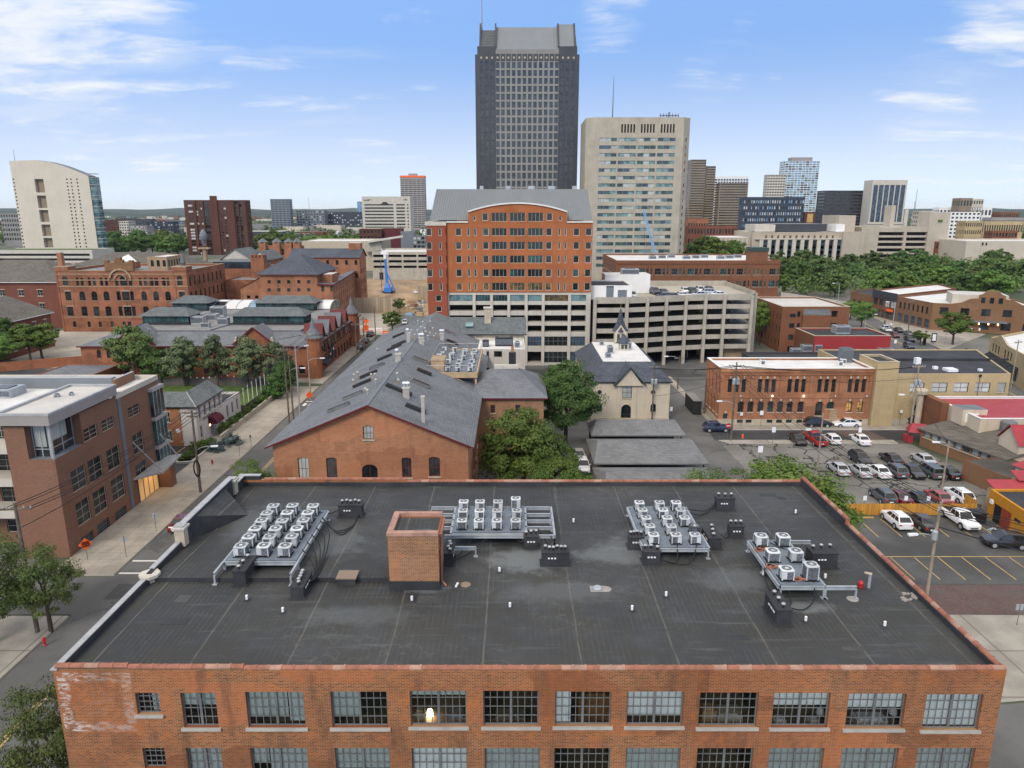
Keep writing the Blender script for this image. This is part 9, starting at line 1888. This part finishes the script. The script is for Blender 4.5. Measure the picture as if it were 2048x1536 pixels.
for i,(a,b)in enumerate(zip(PT['H1'],PT['I1'])):wire(a,b,.5,f'wire over the far crossing, {ORD[i]} of five')
for i,(a,b)in enumerate(zip(PT['I1'],PT['J1'])):wire(a,b,.8,f'wire in front of the brewery hall turret, {ORD[i]} of five')
for i,(a,b)in enumerate(zip(PT['J1'],PT['J2'])):wire(a,b,.5,f'wire between the pavement poles by the brewery hall, {ORD[i]} of five')
for i,b in enumerate((Vector((-75,158,6.8)),Vector((-90,158,6.6)))):wire(PT['I1'][i],b,1.0,f'long wire from the far crossing across the brewery hall front, {("upper","lower")[i]} one')
wire(PT['Dd'][4],Vector((70,121,5.5)),.4,'service wire from the three transformer pole to the tan annex');wire(PT['B'][4],Vector((25.0,121.5,5.0)),.4,'service wire from the no entry pole towards the schoolhouse');wire(PT['Dd'][4],(57.2,88.5,7.4),1.2,'long wire across the cracked car park to the yard pole')
def sign(u,v,h,label,shape,mat,w=.5,hh=.6,face=-PI/2,post='win_grey',txt=None,z0=0):
 x,y=S(u,v);T=thing('street_sign',label,'sign',(x,y,0));mb=MB();mb.tube((x,y,0),(x,y,h),.035,.035,6,M[post]);mb.B('post',T)
 d=Vector((math.cos(face),math.sin(face),0));s=Vector((-d.y,d.x,0));c=Vector((x,y,h-hh/2))+d*.05;mb=MB()
 if shape=='rect':pts=[c-s*w/2-Vector((0,0,hh/2)),c+s*w/2-Vector((0,0,hh/2)),c+s*w/2+Vector((0,0,hh/2)),c-s*w/2+Vector((0,0,hh/2))]
 elif shape=='diamond':pts=[c-Vector((0,0,hh/2)),c+s*w/2,c+Vector((0,0,hh/2)),c-s*w/2]
 else:pts=[c+s*w/2*math.cos(i*PI/8)+Vector((0,0,w/2*math.sin(i*PI/8)))for i in range(16)]
 B=[p-d*.03 for p in pts];mb.poly(pts,M[mat]);mb.poly(B[::-1],M['metal'])
 for i in range(len(pts)):j=(i+1)%len(pts);mb.poly([pts[i],B[i],B[j],pts[j]],M['metal'])
 p_=mb.B('panel',T)
 if shape=='disc':
  mb=MB();e=d*.02;mb.hexa([tuple(c+e-s*w*.34-Vector((0,0,.07))),tuple(c+e*1.5-s*w*.34-Vector((0,0,.07))),tuple(c+e*1.5+s*w*.34-Vector((0,0,.07))),tuple(c+e+s*w*.34-Vector((0,0,.07)))],[tuple(c+e-s*w*.34+Vector((0,0,.07))),tuple(c+e*1.5-s*w*.34+Vector((0,0,.07))),tuple(c+e*1.5+s*w*.34+Vector((0,0,.07))),tuple(c+e+s*w*.34+Vector((0,0,.07)))],M['white']);mb.B('bar',T)
 if txt:
  for i,t in enumerate(txt):
   o=text3d(t,tuple(c+d*.03+Vector((0,0,(.5*(len(txt)-1)-i)*hh*.17))),hh*.19,(PI/2,0,face+PI/2),M['black'],T)
 return T
sign(176,1122,2.7,'orange diamond roadworks sign beside the modern brick office','diamond','orange',1.35,1.35,-.9,txt=('ROAD','WORK','AHEAD'));sign(1455,876,2.6,'red and white no entry sign on the corner by the dark pole','disc','red_paint',.9,.9)
for u,v,h,w,hh,l in((1481,853,2.6,.5,.6,'small white sign on the pavement before the Italianate block, left'),(1521,853,2.9,.6,.8,'taller white sign on the pavement before the Italianate block'),(1725,850,2.7,.5,.6,'white sign by the right end of the Italianate block'),(1799,850,2.8,.5,.6,'white sign in front of the tan annex, left'),(1872,849,2.9,.5,.6,'white sign in front of the tan annex, right'),(1545,888,2.9,.6,.9,'white sign with red strip at the car park edge, left'),(1717,886,2.7,.5,.9,'white sign with red strip behind the lone white sedan'),(1518,930,3.0,.7,1.0,'white sign in the car park above the lime tree'),(1341,840,2.5,.5,.8,'white sign at the schoolhouse corner'),(1940,672,2.4,.7,.9,'white sign in the far dark car park, left'),(1957,671,2.3,.5,.8,'white sign in the far dark car park, right'),(1781,660,2.2,.5,.6,'small white sign near the white pickup'),(1789,698,2.6,.7,1.0,'white and green sign post beside the red wall')):
 T=sign(u,v,h,l,'rect','white',w,hh)
sign(313,1064,2.4,'bare grey sign seen from behind on the left pavement, farther','rect','win_grey',.5,.6,PI/2);sign(253,1116,2.6,'grey diamond sign seen from behind on the left pavement','diamond','win_grey',.8,.8,PI/2);sign(480,915,2.5,'grey parking sign on the left pavement by the garden bed','rect','win_grey',.5,.6);sign(503,898,2.4,'grey sign post on the left pavement beyond the garden bed','rect','win_grey',.3,.5);sign(2033,1252,2.2,'grey sign seen from behind at the right edge pavement','rect','win_grey',.7,.6,PI/2)
sign(1640,592,4.6,'green street name sign at the far crossing','rect','grass',2.2,.5);sign(1889,690,4.2,'green street name sign beside the round street tree','rect','grass',1.8,.45)
T=sign(1866,690,3.4,'black and white banner sign on the avenue pavement','rect','black',1.5,2.6);T=sign(620,812,3.0,'orange diamond sign seen at an angle at the far crossing','diamond','orange',1.5,1.5,-.9)
x,y=S(1866,690);mb=MB();mb.box(x-.5,y-.1,1.2,x+.5,y-.07,3.1,M['white']);mb.B('banner_panel',T)
for i,(u,v)in enumerate(((90,1292),(425,930),(1485,878))):x,y=S(u,v);T=thing('fire_hydrant',('red hydrant by the left street trees','red hydrant on the left pavement by the garden bed','orange hydrant at the edge of the cracked car park')[i],'hydrant',(x,y,.13));mb=MB();mb.lathe((x,y,.13),[(.16,0),(.11,.06),(.11,.5),(.14,.55),(.12,.68),(0,.76)],10,M['red_paint' if i<2 else 'orange']);mb.tube((x-.2,y,.55),(x+.2,y,.55),.06,.06,8,M['red_paint' if i<2 else 'orange']);mb.B('body',T)
for i in range(8):mb=MB();x,y=-50.6,129.5+i*2.35;mb.tube((x,y,0),(x,y,4.6),.055,.05,8,M['white']);tag(mb.B('lawn_pole',origin=(x,y,0)),f'white wooden pole at the lawn edge, {ORD[i]} from the house','pole','white poles along the lawn')
mb=MB()
for i in range(26):
 t=i/25;p=Vector((-84,149.4,2.6)).lerp(Vector((-50.5,148.8,2.6)),t)-Vector((0,0,.6*math.sin(PI*((t*3)%1))));mb.poly([(p.x-.16,p.y,p.z),(p.x+.16,p.y,p.z),(p.x,p.y-.02,p.z-.4)],M['white'])
tag(mb.B('bunting',origin=(-62,149,2)),'string of white pennants along the board fence','bunting')
x,y=S(777,586);T=thing('drill_rig','tall blue drilling rig with white mast head in the construction pit','drill rig',(x,y,0));mb=MB();bl=M['blue'];mb.box(x-1.6,y-2.4,.6,x+1.6,y+2.4,2.6,bl);mb.hexa([(x-1.5,y-1.5,2.6),(x+.8,y-1.5,2.6),(x+.8,y+1.5,2.6),(x-1.5,y+1.5,2.6)],[(x-1.1,y-.8,4.6),(x+.1,y-.8,4.6),(x+.1,y+.8,4.6),(x-1.1,y+.8,4.6)],bl);mb.B('carriage',T)
mb=MB();mb.hexa([(x-1.0,y-.6,1),(x+.1,y-.6,1),(x+.1,y+.6,1),(x-1.0,y+.6,1)],[(x-1.25,y-.5,17.5),(x-.45,y-.5,17.5),(x-.45,y+.5,17.5),(x-1.25,y+.5,17.5)],bl);mb.bar((x+3,y,1),(x-.4,y,9),.5,.5,bl);mb.B('mast',T);mb=MB();mb.box(x-2.6,y-.7,17.5,x+.6,y+.7,18.4,M['white']);mb.box(x-1.5,y-.5,15.5,x-.4,y-.55,17.5,M['white']);mb.bar((x-1.2,y,18.4),(x-2.6,y,20),.3,.3,M['white']);mb.B('mast_head',T)
for s in(-1,1):mb=MB();mb.box(x+s*2.0-.5,y-3.2,0,x+s*2.0+.5,y+3.2,.9,M['black']);mb.B('track',T)
mb=MB();mb.tube((x-3.0,y,0),(x-3.0,y,15),.18,.18,6,M['win_grey']);mb.B('drill_rod',T)
x,y=S(852,556);T=thing('excavator','yellow excavator at the back of the construction pit','excavator',(x,y,0));ym=M['yellow_m'];mb=MB();mb.box(x-1.5,y-1.3,1.0,x+1.6,y+1.3,2.6,ym);mb.B('body',T);mb=MB();mb.box(x-.2,y-1.32,2.6,x+1.0,y+.2,3.8,M['gd']);mb.B('cab',T);mb=MB();mb.bar((x-1.2,y,2.4),(x-4.4,y,4.2),.5,.6,ym);mb.bar((x-4.4,y,4.2),(x-6.2,y,1.6),.4,.5,ym);mb.B('boom',T);mb=MB();mb.box(x-6.9,y-.7,.6,x-5.8,y+.7,1.7,ym);mb.B('bucket',T)
for s in(-1,1):mb=MB();mb.box(x-1.8,y+s*1.2-.35,0,x+1.8,y+s*1.2+.35,.95,M['black']);mb.B('track',T)
x,y=S(1326,505,16);T=thing('boom_crane','pale blue lattice boom standing before the concrete tower','crane',(101,386,0));a,b=(94.0,372,2),(D(1287,420,372)[0],372,D(1287,420,372)[1]);a=(D(1330,515,372)[0],372,D(1330,515,372)[1]-14);mb=MB();A_,B_=Vector(a),Vector(b);cb_=plain('pale_blue_boom',(.18,.36,.55),.5,.1,1)
for ox in(-.7,.7):mb.bar(A_+Vector((ox,0,0)),B_+Vector((ox*.5,0,0)),.4,.4,cb_)
for i in range(16):p,q_=A_.lerp(B_,i/16),A_.lerp(B_,(i+1)/16);mb.bar(p+Vector((-.6,0,0)),q_+Vector((.6,0,0)),.25,.25,cb_)
T.location=(A_.x,A_.y,0);WLOC[T.name]=(A_.x,A_.y,0);mb.B('boom',T);mb=MB();mb.box(A_.x-1.8,A_.y-2,0,A_.x+1.8,A_.y+2,A_.z+1,M['blue']);mb.B('base',T);mb=MB();mb.tube(B_,B_-Vector((-2,0,24)),.06,.06,4,M['hose']);mb.B('hoist_rope',T)
for i,(u,v,c)in enumerate(((731,664,'orange'),(744,663,'white'),(758,662,'white'),(772,668,'orange'),(790,665,'white'),(803,665,'orange'),(815,664,'orange'))):
 x,y=S(u,v);T=thing('road_barrier',f'{("orange","white")[c=="white"]} plastic barrier closing the construction road, {ORD[i]} from the left','barrier',(x,y,0),0,'barriers closing the construction road');mb=MB();mb.hexa([(x-.95,y-.25,0),(x+.95,y-.25,0),(x+.95,y+.25,0),(x-.95,y+.25,0)],[(x-.95,y-.1,1.0),(x+.95,y-.1,1.0),(x+.95,y+.1,1.0),(x-.95,y+.1,1.0)],M[c]);mb.B('body',T);mb=MB();mb.box(x-.6,y-.27,.3,x+.6,y-.2,.5,M['white' if c=='orange' else 'orange']);mb.B('stripe',T)
for i,(u,v)in enumerate(((733,656),(733,668))):sign(u,v,3.2,('orange roadworks diamond left of the barriers, upper','orange roadworks diamond left of the barriers, lower')[i],'diamond','orange',2.0,2.0)
x,y=S(834,600);T=thing('portable_toilet','blue portable toilet with white roof on the construction road','toilet',(x,y,0));mb=MB();mb.box(x-1,y-1,0,x+1,y+1,3.2,M['blue']);mb.B('cabin',T);mb=MB();mb.box(x-1.1,y-1.1,3.202,x+1.1,y+1.1,3.6,M['white']);mb.B('roof',T)
r=random.Random(5)
for i in range(16):
 u,v=r.uniform(805,858),r.uniform(604,632);x,y=S(u,v);x=min(x,-33);m_=r.choice(['clay','timber','sandstone','leaf_mid','gsky','win_grey']);m_='grass' if m_=='leaf_mid' else m_;mb=MB();mb.obox(x,y,.0,r.uniform(1,3),r.uniform(1,2.5),r.uniform(.6,1.9),r.uniform(0,3),M[m_]);mb.obox(x+.3,y,.0,r.uniform(.6,1.5),r.uniform(1,2),r.uniform(.3,1.2),r.uniform(0,3),M['conc_lt']);tag(mb.B('material_stack',origin=(x,y,0)),f'stack of building materials on the construction road, {("tan","grey","reddish","greenish")[i%4] if False else "heap"} number {i+1} counted from the camera' if False else 'stack of building materials heaped on the construction road','building materials','building materials on the construction road')
x,y=S(2005,955);mb=MB();mb.box(55.9,79.6,0,57.4,81.0,1.3,M['black']);mb.box(55.8,79.5,1.302,57.5,81.1,1.42,M['trim_dark']);tag(mb.B('dumpster',origin=(56.6,80.3,0)),'black rubbish container behind the large white pickup','dumpster')
for i,(u,v)in enumerate(((1698,734),(1694,708))):
 pass
x,y=S(1848,690);mb=MB();mb.lathe((x,y,.12),[(.4,0),(.42,1.6),(.3,1.9),(0,2.0)],10,M['black']);tag(mb.B('litter_bin',origin=(x,y,.12)),'black litter bin on the avenue pavement','bin')
x,y=S(1931,708);mb=MB();mb.lathe((x,y,0),[(.4,0),(.42,1.3),(.3,1.5),(0,1.5)],10,M['black']);tag(mb.B('litter_bin',origin=(x,y,0)),'dark litter bin across from the cream corner shop','bin')
# -- people
def person(x,y,rz,label,pose,shirt,trousers,z=0):
 ch=[];rad=[]
 if pose=='sit':P=[((0,0,.16),.15),((-.12,0,.42),.16),((-.2,0,.62),.07),((-.2,0,.78),.10),((-.2,.0,.90),.085),((.42,.11,.42),.075),((.72,.14,.06),.05),((.86,.15,.05),.04),((.40,-.12,.30),.075),((.85,-.16,.06),.05),((.98,-.16,.06),.04),((-.12,.22,.52),.06),((.05,.3,.32),.045),((.25,.26,.30),.035),((-.12,-.22,.52),.06),((.02,-.3,.3),.045),((.2,-.3,.2),.035)];E=[(0,1),(1,2),(2,3),(3,4),(0,5),(5,6),(6,7),(0,8),(8,9),(9,10),(1,11),(11,12),(12,13),(1,14),(14,15),(15,16)]
 else:P=[((0,0,.95),.14),((0,0,1.38),.17),((0,0,1.52),.06),((0,0,1.66),.10),((0,0,1.76),.08),((.08,.1,.5),.07),((.0,.1,.08),.05),((.14,.1,.04),.04),((-.05,-.1,.5),.07),((-.18,-.1,.08),.05),((-.05,-.1,.04),.04),((0,.24,1.38),.06),((.05,.28,1.1),.045),((.16,.26,.88),.035),((0,-.24,1.38),.06),((-.05,-.28,1.1),.045),((.02,-.26,.86),.035)];E=[(0,1),(1,2),(2,3),(3,4),(0,5),(5,6),(6,7),(0,8),(8,9),(9,10),(1,11),(11,12),(12,13),(1,14),(14,15),(15,16)]
 me=bpy.data.meshes.new('person');me.from_pydata([p for p,_ in P],E,[]);o=bpy.data.objects.new('person',me);COL.objects.link(o);o.location=(x,y,z);o.rotation_euler=(0,0,rz)
 m,g,b=newmat('clothes_and_skin');q=g.xyz(g.n('ShaderNodeTexCoord').outputs['Object']);hz=.70 if pose=='sit' else 1.54
 if pose=='sit':c=g.mix(g.ramp(q[0],-.02,.06),shirt,trousers)
 else:c=g.mix(g.ramp(q[2],.92,.96),trousers,shirt)
 c=g.mix(g.ramp(q[2],hz-.02,hz),c,(.42,.24,.17));c=g.mix(g.ramp(q[2],hz+.16,hz+.18),c,(.03,.02,.015));g.put(b.inputs['Base Color'],c);P_(b,Roughness=.8);me.materials.append(m)
 md=o.modifiers.new('skin','SKIN');sk=me.skin_vertices[0]if me.skin_vertices else None
 if sk is None:
  bm=bmesh.new();bm.from_mesh(me);bm.verts.layers.skin.verify();bm.to_mesh(me);bm.free();sk=me.skin_vertices[0]
 for i,(p,r_)in enumerate(P):sk.data[i].radius=(r_,r_)
 sk.data[0].use_root=True;s=o.modifiers.new('sub','SUBSURF');s.levels=1;s.render_levels=2
 return tag(o,label,'person')
x,y=S(1893,1062);person(57.3,S(1893,1062)[1],PI*1.02,'person in dark red top and pale jeans sitting on the ground against the orange wall','sit',(.12,.03,.03),(.30,.36,.45));person(*S(1769,650),2.0,'person in dark clothes walking on the avenue pavement by the white pickup','walk',(.03,.03,.04),(.03,.035,.05),.12)
x,z=D(860,1425,32.2);T=thing('table_lamp','glowing table lamp inside the fifth front window','lamp',(x,32.2,11.15));mb=MB();mb.tube((x,32.2,11.16),(x,32.2,z-.25),.05,.03,8,M['timber']);mb.lathe((x,32.2,11.16),[(.15,0),(.1,.06),(0,.08)],10,M['timber']);mb.B('base',T);mb=MB();mb.lathe((x,32.2,z-.28),[(.2,0),(.14,.42)],12,emit_mat('lamp_shade_glow',(1,.82,.62),4));mb.B('shade',T)
ll=bpy.data.lights.new('table_lamp_light','POINT');ll.energy=22;ll.color=(1,.72,.42);ll.shadow_soft_size=.2;lo=bpy.data.objects.new('table_lamp_light',ll);COL.objects.link(lo);lo.location=(x,32.0,z);lo['kind']='structure'
def inside(name,lab,cat,u,v,w,d,h,mat,yy=31.12,z0=11.16):
 x=D(u,v,yy)[0];mb=MB();mb.box(x-w/2,yy,z0,x+w/2,yy+d,z0+h,mat);mb.box(x-w*.4,yy+.05,z0+h+.002,x+w*.3,yy+d*.8,z0+h+.12,mat);tag(mb.B(name,origin=(x,yy,z0)),lab,cat)
cb1=plain('cardboard',(.40,.24,.11),.8,.1,1)
inside('sofa','grey sofa behind the fifth front window','sofa',915,1440,1.0,.8,.7,M['grey_stone']);inside('house_plant','brown dried plant left of the glowing lamp','plant',840,1430,.5,.4,1.0,M['timber'])
inside('cardboard_box','tall brown box behind the ninth front window','box',1420,1420,.7,.6,1.1,cb1);inside('dust_sheet','beige covered furniture behind the ninth front window','furniture',1460,1440,1.3,.9,.8,M['stone']);inside('brown_cupboard','brown cupboard filling the seventh front window','cupboard',1190,1420,1.7,.5,1.95,plain('brown_wood',(.20,.085,.025),.6,.15,1));inside('work_table','cluttered table behind the eleventh front window','table',1745,1446,1.6,.7,.5,M['white_wall']);inside('storage_bin','white bags behind the tenth front window, left','bag',1562,1448,.6,.5,.45,M['white']);inside('storage_bin','white bag behind the tenth front window, right','bag',1630,1448,.5,.5,.4,M['white']);inside('desk','dark desk behind the sixth front window','desk',1020,1440,1.5,.7,.7,M['brown_stone'])
for i,(u,w)in enumerate(((1640,'tenth'),(1786,'eleventh'))):x=D(u,1425,31.6)[0];T=thing('desk_lamp',f'white lamp shade behind the {w} front window','lamp',(x,31.6,11.16));mb=MB();mb.tube((x,31.6,11.16),(x,31.6,11.75),.03,.03,6,M['metal']);mb.B('stand',T);mb=MB();mb.lathe((x,31.6,11.75),[(.22,0),(.2,.2),(.1,.36)],12,M['white']);mb.B('shade',T)
finish_windows()
hz=bpy.data.materials.new('haze');hz.use_nodes=True;hn=hz.node_tree;hn.nodes.remove(hn.nodes['Principled BSDF']);pv=hn.nodes.new('ShaderNodeVolumePrincipled');pv.inputs['Color'].default_value=(.80,.88,1,1);pv.inputs['Density'].default_value=HAZE;pv.inputs['Anisotropy'].default_value=.3;hn.links.new(pv.outputs[0],hn.nodes['Material Output'].inputs['Volume'])
mb=MB();mb.box(-13900,-250,-1.2,13900,15900,190,hz);tag(mb.B('haze'),'thin bluish haze fading the far plain','haze',kind='stuff')
scene.cycles.volume_bounces=1
